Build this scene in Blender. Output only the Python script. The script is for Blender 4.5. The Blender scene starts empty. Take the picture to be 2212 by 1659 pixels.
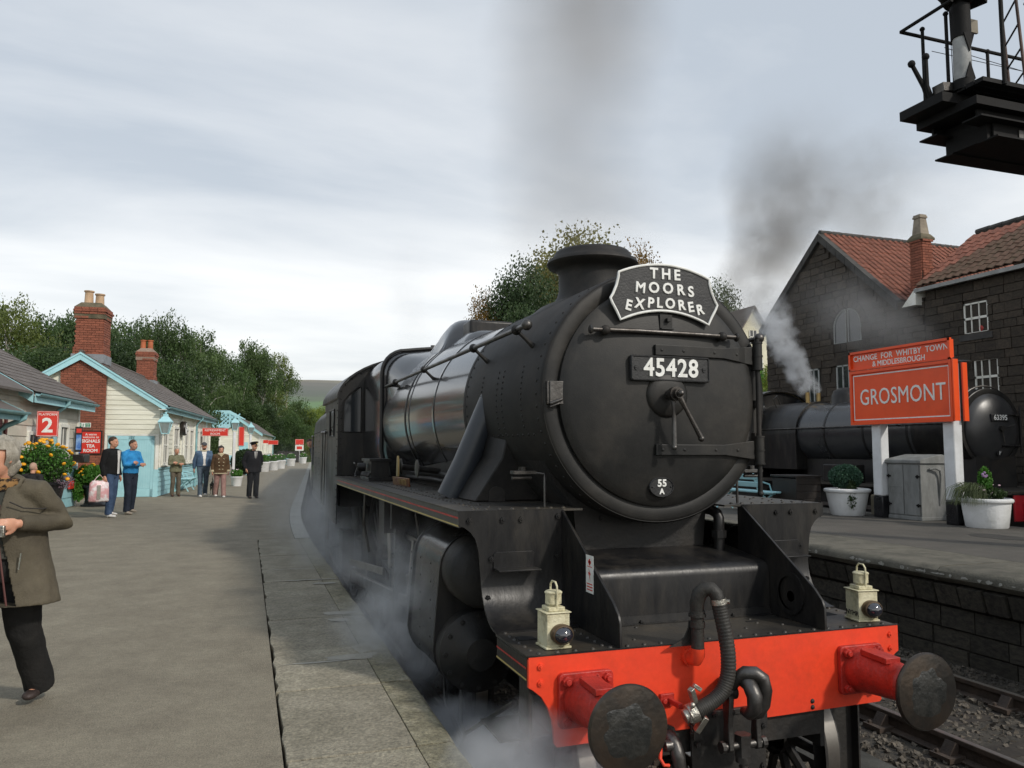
import bpy,bmesh,math,random
import numpy as np
from mathutils import Vector,Matrix,Euler,noise as mnoise
random.seed(7)
SC=bpy.context.scene
COL=SC.collection
R=math.radians
PI=math.pi
cam=bpy.data.cameras.new('camera')
cam.sensor_width=36.0
cam.lens=36.0*1696.4/2212.0
cam.clip_start=0.05
cam.clip_end=8000
camo=bpy.data.objects.new('camera',cam)
COL.objects.link(camo)
_yaw,_pitch,_roll=0.3333,0.0837,0.0027
_F=Vector((math.sin(_yaw)*math.cos(_pitch),math.cos(_yaw)*math.cos(_pitch),math.sin(_pitch)))
_R0=Vector((math.cos(_yaw),-math.sin(_yaw),0))
_U0=_R0.cross(_F)
_Rr=_R0*math.cos(_roll)+_U0*math.sin(_roll)
_Ur=-_R0*math.sin(_roll)+_U0*math.cos(_roll)
camo.matrix_world=Matrix(((_Rr.x,_Ur.x,-_F.x,-2.5691),(_Rr.y,_Ur.y,-_F.y,-3.7689),(_Rr.z,_Ur.z,-_F.z,2.3071),(0,0,0,1)))
SC.camera=camo
SUN_AZ,SUN_EL=R(33),R(36)
sdir=Vector((math.sin(SUN_AZ)*math.cos(SUN_EL),-math.cos(SUN_AZ)*math.cos(SUN_EL),math.sin(SUN_EL)))
sun=bpy.data.lights.new('sun','SUN')
sun.energy=2.25
sun.angle=R(4)
sun.color=(1.0,0.94,0.85)
suno=bpy.data.objects.new('sun',sun)
COL.objects.link(suno)
suno.rotation_euler=sdir.to_track_quat('Z','Y').to_euler()
SC.view_settings.view_transform='Standard'
SC.view_settings.look='None'
SC.view_settings.exposure=0.0
SC.view_settings.gamma=1.0
SC.view_settings.use_curve_mapping=False
SC.cycles.volume_step_rate=2.0
SC.cycles.volume_preview_step_rate=2.0
SC.cycles.volume_max_steps=96
SC.cycles.max_bounces=6
SC.cycles.transparent_max_bounces=12
SC.cycles.volume_bounces=1
W=bpy.data.worlds.new('World')
SC.world=W
W.use_nodes=True
nt=W.node_tree
N,L=nt.nodes,nt.links
for n_ in list(N):N.remove(n_)
def nn(t,**kw):
 n=N.new(t)
 for k,v in kw.items():setattr(n,k,v)
 return n
sky=nn('ShaderNodeTexSky',sky_type='NISHITA')
sky.sun_disc=False
sky.sun_elevation=SUN_EL
sky.sun_rotation=math.atan2(sdir.x,sdir.y)
sky.air_density=1.2;sky.dust_density=2.5;sky.ozone_density=1.2
tc=nn('ShaderNodeTexCoord')
sep=nn('ShaderNodeSeparateXYZ')
L.new(tc.outputs['Generated'],sep.inputs[0])
def m_(op,a,b=None,c=None):
 n=nn('ShaderNodeMath',operation=op)
 for i,v in enumerate((a,b,c)):
  if v is None:continue
  if hasattr(v,'is_output'):L.new(v,n.inputs[i])
  else:n.inputs[i].default_value=v
 return n.outputs[0]
zc=m_('ADD',m_('MAXIMUM',sep.outputs['Z'],0.0),0.13)
px_=m_('DIVIDE',sep.outputs['X'],zc);py_=m_('DIVIDE',sep.outputs['Y'],zc)
comb=nn('ShaderNodeCombineXYZ')
L.new(px_,comb.inputs[0]);L.new(py_,comb.inputs[1])
mp=nn('ShaderNodeMapping')
mp.inputs['Rotation'].default_value=(0,0,R(-22))
mp.inputs['Scale'].default_value=(0.55,1.0,1)
mp.inputs['Location'].default_value=(3.1,1.7,0)
L.new(comb.outputs[0],mp.inputs[0])
n1=nn('ShaderNodeTexNoise');n1.inputs['Scale'].default_value=1.25;n1.inputs['Detail'].default_value=8;n1.inputs['Roughness'].default_value=0.53;n1.inputs['Distortion'].default_value=0.3
L.new(mp.outputs[0],n1.inputs['Vector'])
n2=nn('ShaderNodeTexNoise');n2.inputs['Scale'].default_value=0.34;n2.inputs['Detail'].default_value=3
L.new(mp.outputs[0],n2.inputs['Vector'])
bump_=m_('SUBTRACT',0.11,m_('MULTIPLY',m_('ABSOLUTE',m_('SUBTRACT',sep.outputs['Z'],0.17)),0.6))
mix_=m_('ADD',m_('ADD',m_('MULTIPLY',n1.outputs['Fac'],0.62),m_('MULTIPLY',n2.outputs['Fac'],0.45)),bump_)
r1=nn('ShaderNodeValToRGB')
r1.color_ramp.elements[0].position=0.42;r1.color_ramp.elements[0].color=(0,0,0,1)
r1.color_ramp.elements[1].position=0.72;r1.color_ramp.elements[1].color=(1,1,1,1)
L.new(mix_,r1.inputs[0])
cr=nn('ShaderNodeValToRGB')
cr.color_ramp.elements[0].position=0.0;cr.color_ramp.elements[0].color=(4.9,5.4,6.0,1)
cr.color_ramp.elements[1].position=1.0;cr.color_ramp.elements[1].color=(9.8,9.8,9.7,1)
L.new(r1.outputs[0],cr.inputs[0])
hr=nn('ShaderNodeValToRGB')
hr.color_ramp.elements[0].position=0.0;hr.color_ramp.elements[0].color=(1,1,1,1)
hr.color_ramp.elements[1].position=0.38;hr.color_ramp.elements[1].color=(0,0,0,1)
L.new(sep.outputs['Z'],hr.inputs[0])
add=nn('ShaderNodeMix',data_type='RGBA',blend_type='MIX')
add.inputs['B'].default_value=(8.5,8.7,8.7,1)
L.new(m_('MULTIPLY',hr.outputs[0],0.42),add.inputs['Factor']);L.new(cr.outputs[0],add.inputs['A'])
fin=nn('ShaderNodeMix',data_type='RGBA')
fin.inputs['Factor'].default_value=0.86
L.new(sky.outputs[0],fin.inputs['A']);L.new(add.outputs['Result'],fin.inputs['B'])
bg=nn('ShaderNodeBackground');bg.inputs['Strength'].default_value=0.122
L.new(fin.outputs['Result'],bg.inputs[0])
wo=nn('ShaderNodeOutputWorld');L.new(bg.outputs[0],wo.inputs[0])
MATS={}
def srgb(h):
 h=h.lstrip('#');v=[int(h[i:i+2],16)/255 for i in(0,2,4)]
 return tuple(c/12.92 if c<=0.04045 else((c+0.055)/1.055)**2.4 for c in v)
def mat(name,c1,c2=None,rough=0.6,metal=0.0,scale=4.0,detail=5,bump=0.0,bscale=None,dirt=None,dirt_amt=0.35,dscale=1.3,spec=0.5,rv=0.12,rnd=0.0,coat=0.0,trans=0.0,sss=0.0,aniso=None,contrast=(0.35,0.68),emit=None,speck=None):
 """base colour varies c1..c2 by noise, dirt colour laid over by a second coarser noise; rnd: per object brightness scatter"""
 if name in MATS:return MATS[name]
 m=bpy.data.materials.new(name);m.use_nodes=True
 nt=m.node_tree;N=nt.nodes;L=nt.links
 b=N['Principled BSDF']
 c2=c2 or tuple(x*0.8 for x in c1)
 tc=N.new('ShaderNodeTexCoord')
 vec=tc.outputs['Object']
 if aniso:
  mp=N.new('ShaderNodeMapping');mp.inputs['Scale'].default_value=aniso;L.new(vec,mp.inputs[0]);vec=mp.outputs[0]
 if rnd:
  oi=N.new('ShaderNodeObjectInfo');va=N.new('ShaderNodeVectorMath');va.operation='ADD'
  vm=N.new('ShaderNodeVectorMath');vm.operation='SCALE';vm.inputs['Scale'].default_value=37.0
  cb=N.new('ShaderNodeCombineXYZ')
  for i in range(3):L.new(oi.outputs['Random'],cb.inputs[i])
  L.new(cb.outputs[0],vm.inputs[0]);L.new(vec,va.inputs[0]);L.new(vm.outputs[0],va.inputs[1]);vec=va.outputs[0]
 n=N.new('ShaderNodeTexNoise');n.inputs['Scale'].default_value=scale;n.inputs['Detail'].default_value=detail;n.inputs['Roughness'].default_value=0.6
 L.new(vec,n.inputs['Vector'])
 r=N.new('ShaderNodeValToRGB');r.color_ramp.elements[0].position=contrast[0];r.color_ramp.elements[1].position=contrast[1]
 r.color_ramp.elements[0].color=(*c1,1);r.color_ramp.elements[1].color=(*c2,1)
 L.new(n.outputs['Fac'],r.inputs[0]);col=r.outputs[0]
 if dirt:
  d=N.new('ShaderNodeTexNoise');d.inputs['Scale'].default_value=dscale;d.inputs['Detail'].default_value=8;d.inputs['Roughness'].default_value=0.68
  L.new(vec,d.inputs['Vector'])
  dr=N.new('ShaderNodeValToRGB');dr.color_ramp.elements[0].position=0.48;dr.color_ramp.elements[1].position=0.72
  dr.color_ramp.elements[1].color=(dirt_amt,dirt_amt,dirt_amt,1)
  L.new(d.outputs['Fac'],dr.inputs[0])
  mx=N.new('ShaderNodeMix');mx.data_type='RGBA';mx.inputs['B'].default_value=(*dirt,1)
  L.new(dr.outputs[0],mx.inputs['Factor']);L.new(col,mx.inputs['A']);col=mx.outputs['Result']
 if rnd:
  hs=N.new('ShaderNodeHueSaturation');mr=N.new('ShaderNodeMapRange');mr.inputs['To Min'].default_value=1-rnd;mr.inputs['To Max'].default_value=1+rnd
  L.new(oi.outputs['Random'],mr.inputs['Value']);L.new(mr.outputs[0],hs.inputs['Value']);L.new(col,hs.inputs['Color']);col=hs.outputs[0]
 if speck:
  for sc_,am_ in speck:
   k=N.new('ShaderNodeTexNoise');k.inputs['Scale'].default_value=sc_;k.inputs['Detail'].default_value=2;L.new(vec,k.inputs['Vector'])
   q=N.new('ShaderNodeMapRange');q.inputs['From Min'].default_value=.3;q.inputs['From Max'].default_value=.7;q.inputs['To Min'].default_value=1-am_;q.inputs['To Max'].default_value=1+am_;L.new(k.outputs['Fac'],q.inputs['Value'])
   h=N.new('ShaderNodeHueSaturation');L.new(q.outputs[0],h.inputs['Value']);L.new(col,h.inputs['Color']);col=h.outputs[0]
 L.new(col,b.inputs['Base Color'])
 rr=N.new('ShaderNodeMapRange');rr.inputs['To Min'].default_value=max(0.03,rough-rv);rr.inputs['To Max'].default_value=min(1,rough+rv)
 L.new(n.outputs['Fac'],rr.inputs['Value']);L.new(rr.outputs[0],b.inputs['Roughness'])
 b.inputs['Metallic'].default_value=metal
 b.inputs['Specular IOR Level'].default_value=spec
 if coat:b.inputs['Coat Weight'].default_value=coat;b.inputs['Coat Roughness'].default_value=0.08
 if trans:b.inputs['Transmission Weight'].default_value=trans
 if sss:b.inputs['Subsurface Weight'].default_value=sss;b.inputs['Subsurface Radius'].default_value=(0.02,0.008,0.004)
 if emit:b.inputs['Emission Color'].default_value=(*emit,1);b.inputs['Emission Strength'].default_value=1
 if bump:
  bn=N.new('ShaderNodeTexNoise');bn.inputs['Scale'].default_value=bscale or scale*6;bn.inputs['Detail'].default_value=6
  L.new(vec,bn.inputs['Vector'])
  bu=N.new('ShaderNodeBump');bu.inputs['Strength'].default_value=min(1,bump);bu.inputs['Distance'].default_value=0.01*max(1,bump)
  L.new(bn.outputs['Fac'],bu.inputs['Height']);L.new(bu.outputs[0],b.inputs['Normal'])
 MATS[name]=m
 return m
M={}
M['black']=mat('loco_black_paint',(0.008,0.008,0.009),(0.017,0.016,0.015),rough=0.4,scale=5,bump=0.15,bscale=30,dirt=(0.05,0.043,0.034),dirt_amt=0.6,dscale=3.2,rv=0.2,spec=.38,aniso=(1.6,1.6,.45),speck=((22,.15),))
M['sooty']=mat('sooty_smokebox_black',(0.009,0.009,0.0086),(0.018,0.0165,0.0145),rough=0.6,scale=2.8,bump=0.12,bscale=90,speck=((12,.2),(50,.12)),dirt=(0.055,0.044,0.036),dirt_amt=0.5,rv=0.14,spec=0.35)
M['dooriron']=mat('smokebox_door_black',(0.010,0.010,0.0096),(0.019,0.018,0.016),rough=0.5,scale=2.6,bump=0.07,bscale=120,speck=((9,.2),(40,.12)),dirt=(0.042,0.036,0.029),dirt_amt=0.5,rv=0.12,spec=0.38)
M['gloss']=mat('polished_boiler_black',(0.010,0.010,0.011),(0.014,0.014,0.015),rough=0.2,scale=1.5,bump=0.03,bscale=5,coat=0.4,rv=0.05,spec=0.9)
M['deckblack']=mat('oily_deck_black',(0.020,0.019,0.018),(0.050,0.043,0.033),rough=0.48,scale=2.4,bump=0.3,bscale=40,dirt=(0.085,0.066,0.042),dirt_amt=0.7,dscale=3,rv=0.2)
M['under']=mat('grimy_underframe',(0.010,0.010,0.010),(0.024,0.021,0.018),rough=0.6,scale=5,bump=0.4,dirt=(0.045,0.035,0.026),dirt_amt=0.6)
M['steel']=mat('bright_rod_steel',(0.32,0.31,0.30),(0.20,0.19,0.18),rough=0.32,metal=1.0,scale=6,bump=0.1,dirt=(0.05,0.045,0.04),dirt_amt=0.4)
M['dullsteel']=mat('dull_steel',(0.13,0.125,0.12),(0.06,0.055,0.05),rough=0.42,metal=0.85,scale=7,bump=0.25,dirt=(0.05,0.035,0.025),dirt_amt=0.5)
M['bufhead']=mat('greasy_buffer_steel',(0.055,0.052,0.048),(0.10,0.078,0.06),rough=0.36,metal=0.75,scale=5,bump=0.25,dirt=(0.09,0.055,0.035),dirt_amt=0.6,dscale=4)
M['grease']=mat('thick_grease',(0.016,0.017,0.016),(0.035,0.034,0.03),rough=0.34,scale=12,bump=0.45,bscale=45,rv=0.15,spec=0.6)
M['red']=mat('buffer_beam_red',srgb('#f04a2a'),srgb('#e44226'),rough=0.42,scale=3,bump=0.12,bscale=25,dirt=srgb('#8f3a2a'),dirt_amt=0.3,dscale=5,speck=((30,.04),))
M['red2']=mat('buffer_housing_red',srgb('#c03326'),srgb('#a32a22'),rough=0.45,scale=6,bump=0.5,bscale=50,dirt=srgb('#4d201b'),dirt_amt=0.55,dscale=7)
M['cream']=mat('lamp_cream_paint',srgb('#d6d0b2'),srgb('#c5bd98'),rough=0.5,scale=8,bump=0.4,bscale=60,dirt=srgb('#5b5236'),dirt_amt=0.75,dscale=11)
M['white']=mat('white_letter_paint',srgb('#f2f2ee'),srgb('#dcdcd6'),rough=0.5,scale=14,bump=0.1)
M['whitepot']=mat('white_pot_paint',srgb('#e9eaea'),srgb('#d9dad8'),rough=0.6,scale=3,bump=0.7,bscale=16,dirt=srgb('#9a9c92'),dirt_amt=0.35)
M['whitepost']=mat('white_post_paint',srgb('#e4e6e8'),srgb('#d5d7d8'),rough=0.55,scale=3,bump=0.2,dirt=srgb('#a0a09a'),dirt_amt=0.4)
M['blackpaint']=mat('black_gloss_post_paint',(0.012,0.012,0.014),(0.02,0.02,0.021),rough=0.3,scale=5,bump=0.15)
M['platered']=mat('plate_backing',(0.016,0.016,0.017),(0.028,0.028,0.028),rough=0.38,scale=12,bump=0.2)
M['board']=mat('cream_weatherboard',srgb('#e9e8d8'),srgb('#dbd9c6'),rough=0.62,scale=2,bump=0.15,dirt=srgb('#b9b4a0'),dirt_amt=0.45,rnd=0.03,aniso=(0.5,0.5,3))
M['trim']=mat('white_trim_paint',srgb('#efeee6'),srgb('#e2e0d4'),rough=0.5,scale=4,bump=0.1,dirt=srgb('#bdb9a8'),dirt_amt=0.3)
M['aqua']=mat('aqua_blue_paint',srgb('#addce3'),srgb('#a1d2da'),rough=0.5,scale=3,bump=0.12,dirt=srgb('#86b0b3'),dirt_amt=0.45,rnd=0.03)
M['aquadk']=mat('aqua_gutter_paint',srgb('#93bfc4'),srgb('#7fabb0'),rough=0.5,scale=4,bump=0.15,dirt=srgb('#4f6e70'),dirt_amt=0.6)
M['brick']=mat('red_brick',srgb('#a06048'),srgb('#7f4939'),rough=0.85,scale=7,bump=0.8,bscale=70,dirt=srgb('#4f3b33'),dirt_amt=0.65,dscale=5,rnd=0.2)
M['mortar']=mat('lime_mortar',srgb('#9b8676'),srgb('#7d6a5e'),rough=0.95,scale=20,bump=0.5)
M['slate']=mat('brown_grey_slate',srgb('#6d645f'),srgb('#585250'),rough=0.75,scale=6,bump=0.5,dirt=srgb('#7d7b64'),dirt_amt=0.35,dscale=6,rnd=0.16)
M['pantile']=mat('orange_pantile',srgb('#955a47'),srgb('#714a3b'),rough=0.8,scale=7,bump=0.5,dirt=srgb('#5a4a3c'),dirt_amt=0.5,dscale=4,rnd=0.18)
M['pantilebrown']=mat('brown_pantile',srgb('#6b4f40'),srgb('#52402f'),rough=0.85,scale=7,bump=0.5,dirt=srgb('#4c4a35'),dirt_amt=0.6,dscale=4,rnd=0.2)
M['stone']=mat('dark_sandstone',srgb('#4d4439'),srgb('#332d27'),rough=0.92,scale=6,bump=1.0,bscale=30,dirt=srgb('#2a2723'),dirt_amt=0.75,dscale=2.5,rnd=0.3)
M['stonejoint']=mat('dark_stone_joint',srgb('#423b33'),srgb('#322d27'),rough=0.95,scale=20,bump=0.5)
M['wallstone']=mat('damp_platform_wall_stone',srgb('#4b463c'),srgb('#35312b'),rough=0.9,scale=6,bump=1.0,bscale=30,dirt=srgb('#1d1c19'),dirt_amt=0.75,dscale=3,rnd=0.28)
M['coping']=mat('worn_coping_stone',srgb('#968f7e'),srgb('#7f7969'),rough=0.85,scale=3.5,bump=1.6,bscale=60,dirt=srgb('#8b8672'),dirt_amt=0.5,dscale=2.2,rnd=0.11,speck=((55,.28),(16,.12)))
M['wet']=mat('damp_stain',srgb('#9a968a'),srgb('#8b877a'),rough=0.5,scale=6,bump=0.3)
M['concrete']=mat('grey_concrete_cabinet',srgb('#8a8b89'),srgb('#737573'),rough=0.8,scale=3,bump=0.3,dirt=srgb('#54544f'),dirt_amt=0.6,dscale=2.5,aniso=(1.5,1.5,0.6))
M['terra']=mat('terracotta_pot',srgb('#b86a45'),srgb('#9c5637'),rough=0.8,scale=4,bump=0.3)
M['buffpot']=mat('buff_chimney_pot',srgb('#c9a988'),srgb('#8f7a62'),rough=0.8,scale=3,bump=0.3,aniso=(1,1,0.6))
M['glass']=mat('dark_window_glass',(0.02,0.024,0.028),(0.03,0.034,0.038),rough=0.06,scale=1,spec=0.9,rv=0.02)
M['lampglass']=mat('lantern_glass',(0.5,0.56,0.56),(0.42,0.5,0.5),rough=0.1,scale=2,spec=0.8,trans=0.55,rv=0.03)
M['signred']=mat('station_sign_orange_red',srgb('#f4561f'),srgb('#ea501c'),rough=0.4,scale=2,bump=0.06,dirt=srgb('#a83c20'),dirt_amt=0.25)
M['signred2']=mat('small_sign_red',srgb('#dc3a2c'),srgb('#cf3226'),rough=0.42,scale=3)
M['green']=mat('exit_sign_green',srgb('#3d8f6a'),srgb('#37855f'),rough=0.4)
M['posterblue']=mat('poster_blue_picture',srgb('#2a5fae'),srgb('#8fb4dd'),rough=0.35,scale=6,detail=3)
M['chocolate']=mat('dark_brown_frame',(0.02,0.016,0.014),(0.03,0.024,0.02),rough=0.4)
M['lattice']=M['aqua']
M['rail']=mat('rusty_rail_side',srgb('#4a3d33'),srgb('#352c26'),rough=0.7,scale=9,bump=0.5)
M['railtop']=mat('worn_rail_top',(0.33,0.31,0.28),(0.22,0.2,0.18),rough=0.36,metal=0.9,scale=6)
M['sleeper']=mat('tarred_sleeper',srgb('#3d352d'),srgb('#28231e'),rough=0.9,scale=5,bump=0.8,rnd=0.15)
M['iron']=mat('black_structural_iron',(0.005,0.005,0.005),(0.01,0.009,0.009),rough=0.75,scale=4,bump=0.3,spec=.25)
M['coachred']=mat('maroon_coach_side',srgb('#5a1f22'),srgb('#481a1d'),rough=0.25,scale=2,coat=0.6)
M['rubber']=mat('black_rubber_hose',(0.018,0.017,0.015),(0.03,0.027,0.022),rough=0.62,scale=10,bump=0.3)
M['alu']=mat('bare_alloy',(0.5,0.48,0.42),(0.34,0.32,0.28),rough=0.36,metal=0.9,scale=14,bump=0.5)
M['skin']=mat('skin',srgb('#cf9b80'),srgb('#c08a70'),rough=0.55,scale=14,bump=0.08,sss=0.12)
M['bark']=mat('dark_bark',srgb('#4a4237'),srgb('#332d26'),rough=0.9,scale=8,bump=0.8)
M['birch']=mat('pale_birch_bark',srgb('#b9b5a8'),srgb('#6d675c'),rough=0.85,scale=5,bump=0.5,contrast=(0.5,0.62))
M['soil']=mat('dark_soil',(0.03,0.022,0.016),(0.05,0.038,0.028),rough=0.95,scale=12,bump=1)
def leafmat(name,c1,c2,tr=0.25,rnd=0.12):
 m=mat(name,c1,c2,rough=0.55,scale=0.55,detail=3,spec=0.35,rv=0.08,rnd=rnd,contrast=(0.3,0.7))
 nt=m.node_tree;N=nt.nodes;L=nt.links
 b=N['Principled BSDF'];out=[n for n in N if n.type=='OUTPUT_MATERIAL'][0]
 t=N.new('ShaderNodeBsdfTranslucent');mx=N.new('ShaderNodeMixShader');mx.inputs[0].default_value=tr
 src=b.inputs['Base Color'].links[0].from_socket
 hs=N.new('ShaderNodeHueSaturation');hs.inputs['Value'].default_value=1.5;hs.inputs['Saturation'].default_value=1.1
 L.new(src,hs.inputs['Color']);L.new(hs.outputs[0],t.inputs['Color'])
 L.new(b.outputs[0],mx.inputs[1]);L.new(t.outputs[0],mx.inputs[2]);L.new(mx.outputs[0],out.inputs['Surface'])
 return m
M['leafbirch']=leafmat('birch_leaves',srgb('#5c7040'),srgb('#394b2c'))
M['leafdark']=leafmat('dark_sycamore_leaves',srgb('#41552f'),srgb('#2b3c24'))
M['leafolive']=leafmat('turning_olive_leaves',srgb('#79773f'),srgb('#5d5c34'))
M['leaforange']=leafmat('autumn_orange_leaves',srgb('#8f6f38'),srgb('#6d5a31'))
M['leafyellow']=leafmat('yellow_green_leaves',srgb('#8a9440'),srgb('#5f7232'))
M['leafshrub']=leafmat('bright_shrub_leaves',srgb('#5f8f38'),srgb('#3f6a2c'))
M['leafblue']=leafmat('blue_green_kale',srgb('#4a6a54'),srgb('#33503e'))
M['petal']=mat('marigold_petals',srgb('#f5b81c'),srgb('#e08e12'),rough=0.6,scale=10,rnd=0.1)
M['petalwhite']=mat('white_petals',srgb('#f1e9ee'),srgb('#dba9bd'),rough=0.6,scale=10,rnd=0.1)
M['petalmauve']=mat('mauve_petals',srgb('#a88bb0'),srgb('#86698f'),rough=0.7,scale=10)
class MB:
 def __init__(s):s.v=[];s.f=[]
 def add(s,vs,fs):
  o=len(s.v);s.v.extend([tuple(v)for v in vs]);s.f.extend([tuple(i+o for i in f)for f in fs]);return s
 def box(s,c,d,rot=None):
  x,y,z=d[0]/2,d[1]/2,d[2]/2
  vs=[Vector(p)for p in((-x,-y,-z),(x,-y,-z),(x,y,-z),(-x,y,-z),(-x,-y,z),(x,-y,z),(x,y,z),(-x,y,z))]
  if rot is not None:
   q=rot if isinstance(rot,Matrix)else Euler(rot).to_matrix()
   vs=[q@v for v in vs]
  c=Vector(c)
  return s.add([v+c for v in vs],[(0,3,2,1),(4,5,6,7),(0,1,5,4),(1,2,6,5),(2,3,7,6),(3,0,4,7)])
 def b2(s,lo,hi):
  return s.box([(a+b)/2 for a,b in zip(lo,hi)],[abs(b-a)for a,b in zip(lo,hi)])
 def prism(s,poly,h0,h1,axis='y'):
  """poly: 2D outline; axis y -> (x,z) outline extruded along y; x -> (y,z); z -> (x,y)"""
  n=len(poly)
  def P(p,h):
   return(p[0],h,p[1])if axis=='y' else(h,p[0],p[1])if axis=='x' else(p[0],p[1],h)
  vs=[P(p,h0)for p in poly]+[P(p,h1)for p in poly]
  fs=[tuple(range(n)),tuple(range(2*n-1,n-1,-1))]+[(i,i+n,(i+1)%n+n,(i+1)%n)for i in range(n)]
  return s.add(vs,fs)
 def tube(s,pts,r,n=10,caps=True,closed=False):
  pts=[Vector(p)for p in pts];m=len(pts)
  rs=r if isinstance(r,(list,tuple))else[r]*m
  rings=[];up=None
  for i,p in enumerate(pts):
   a=pts[i-1]if(i>0 or closed)else p
   b=pts[(i+1)%m]if(i<m-1 or closed)else p
   t=(b-a).normalized()
   if up is None:up=t.orthogonal().normalized()
   up=(up-t*up.dot(t))
   up=up.normalized()if up.length>1e-6 else t.orthogonal().normalized()
   sd=t.cross(up)
   rings.append([p+(up*math.cos(k*2*PI/n)+sd*math.sin(k*2*PI/n))*rs[i]for k in range(n)])
  vs=[v for g in rings for v in g];fs=[]
  for i in range(m if closed else m-1):
   j=(i+1)%m
   for k in range(n):fs.append((i*n+k,i*n+(k+1)%n,j*n+(k+1)%n,j*n+k))
  if caps and not closed:fs+=[tuple(range(n-1,-1,-1)),tuple((m-1)*n+k for k in range(n))]
  return s.add(vs,fs)
 def cyl(s,a,b,r0,r1=None,n=20):return s.tube([a,b],[r0,r0 if r1 is None else r1],n)
 def lathe(s,prof,o=(0,0,0),ax='z',n=32,a0=0,a1=2*PI,cap=True):
  """prof: list of (radius, height along the axis)"""
  full=abs(a1-a0-2*PI)<1e-6
  k=n if full else n+1
  vs=[]
  for r,h in prof:
   for i in range(k):
    a=a0+(a1-a0)*i/n;x,y=r*math.cos(a),r*math.sin(a)
    v=(x,y,h)if ax=='z' else(x,h,y)if ax=='y' else(h,x,y)
    vs.append(Vector(v)+Vector(o))
  fs=[]
  for j in range(len(prof)-1):
   for i in range(n):
    i2=(i+1)%k
    f=(j*k+i,j*k+i2,(j+1)*k+i2,(j+1)*k+i)
    fs.append(f if ax!='y' else f[::-1])
  if cap and full:
   if prof[0][0]>1e-5:fs.append(tuple(range(k-1,-1,-1)))
   if prof[-1][0]>1e-5:fs.append(tuple((len(prof)-1)*k+i for i in range(k)))
  return s.add(vs,fs)
 def ball(s,c,r,n=12,m=8,sc=(1,1,1),rot=None):
  vs=[];fs=[]
  for j in range(m+1):
   t=PI*j/m
   for i in range(n):
    a=2*PI*i/n
    v=Vector((math.sin(t)*math.cos(a)*sc[0],math.sin(t)*math.sin(a)*sc[1],math.cos(t)*sc[2]))*r
    if rot is not None:v=rot@v
    vs.append(v+Vector(c))
  for j in range(m):
   for i in range(n):fs.append((j*n+i,(j+1)*n+i,(j+1)*n+(i+1)%n,j*n+(i+1)%n))
  return s.add(vs,fs)
 def bolt(s,c,nrm,r=0.016,h=0.014,hexa=True):
  c=Vector(c);nrm=Vector(nrm).normalized()
  if hexa:s.tube([c,c+nrm*h],[r,r*0.96],6);s.tube([c+nrm*h,c+nrm*(h+0.006)],[r*0.55,r*0.4],6)
  else:s.tube([c,c+nrm*h*0.5,c+nrm*h*0.9,c+nrm*h],[r,r*0.85,r*0.5,r*0.12],8)
  return s
 def mesh(s,name,smooth=35):
  me=bpy.data.meshes.new(name);me.from_pydata(s.v,[],s.f);me.validate();me.update()
  bm=bmesh.new();bm.from_mesh(me)
  bmesh.ops.remove_doubles(bm,verts=bm.verts,dist=1e-5)if len(bm.verts)<60000 else None
  bmesh.ops.recalc_face_normals(bm,faces=bm.faces)if len(bm.faces)<60000 else None
  bm.to_mesh(me);bm.free()
  if smooth:
   me.polygons.foreach_set('use_smooth',[True]*len(me.polygons));me.set_sharp_from_angle(angle=R(smooth))
  return me
def wmat(o):
 mtx=Matrix.LocRotScale(o.location,o.rotation_euler,o.scale)
 if o.parent:mtx=wmat(o.parent)@o.matrix_parent_inverse@mtx
 return mtx
def link(o,parent=None,world=True):
 COL.objects.link(o)
 if parent is not None:
  o.parent=parent
  if world:o.matrix_parent_inverse=wmat(parent).inverted()
 return o
def obj(name,mb,m,parent=None,world=True,smooth=35,bevel=0,seg=2,kind=None,label=None):
 me=mb.mesh(name,smooth)if isinstance(mb,MB)else mb
 if m is not None and not me.materials:me.materials.append(m)
 o=bpy.data.objects.new(name,me)
 link(o,parent,world)
 if bevel:
  b=o.modifiers.new('bevel','BEVEL');b.width=bevel;b.segments=seg;b.limit_method='ANGLE';b.angle_limit=R(40);b.harden_normals=False
 if kind:o['kind']=kind
 if label:o['label']=label
 return o
def tag(o,label,cat,group=None):
 o['label']=label;o['category']=cat
 if group:o['group']=group
 return o
def thing(name,label,cat,loc=(0,0,0),rotz=0,group=None):
 o=bpy.data.objects.new(name,None);COL.objects.link(o)
 o.empty_display_size=0.2
 o.location=loc;o.rotation_euler=(0,0,rotz)
 return tag(o,label,cat,group)
def struct(name,mb,m,smooth=35,kind='structure'):
 o=obj(name,mb,m,None,smooth=smooth);o['kind']=kind;return o
def dup(root,loc,rotz=None,label=None,group=None,scale=None):
 r=root.copy();COL.objects.link(r);r.location=loc
 if rotz is not None:r.rotation_euler=(0,0,rotz)
 if scale is not None:r.scale=(scale,)*3 if not isinstance(scale,tuple)else scale
 if label:r['label']=label
 if group:r['group']=group
 for ch in list(root.children):
  c=ch.copy();COL.objects.link(c);c.parent=r
  for g in ch.children:
   d=g.copy();COL.objects.link(d);d.parent=c
 return r
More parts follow.
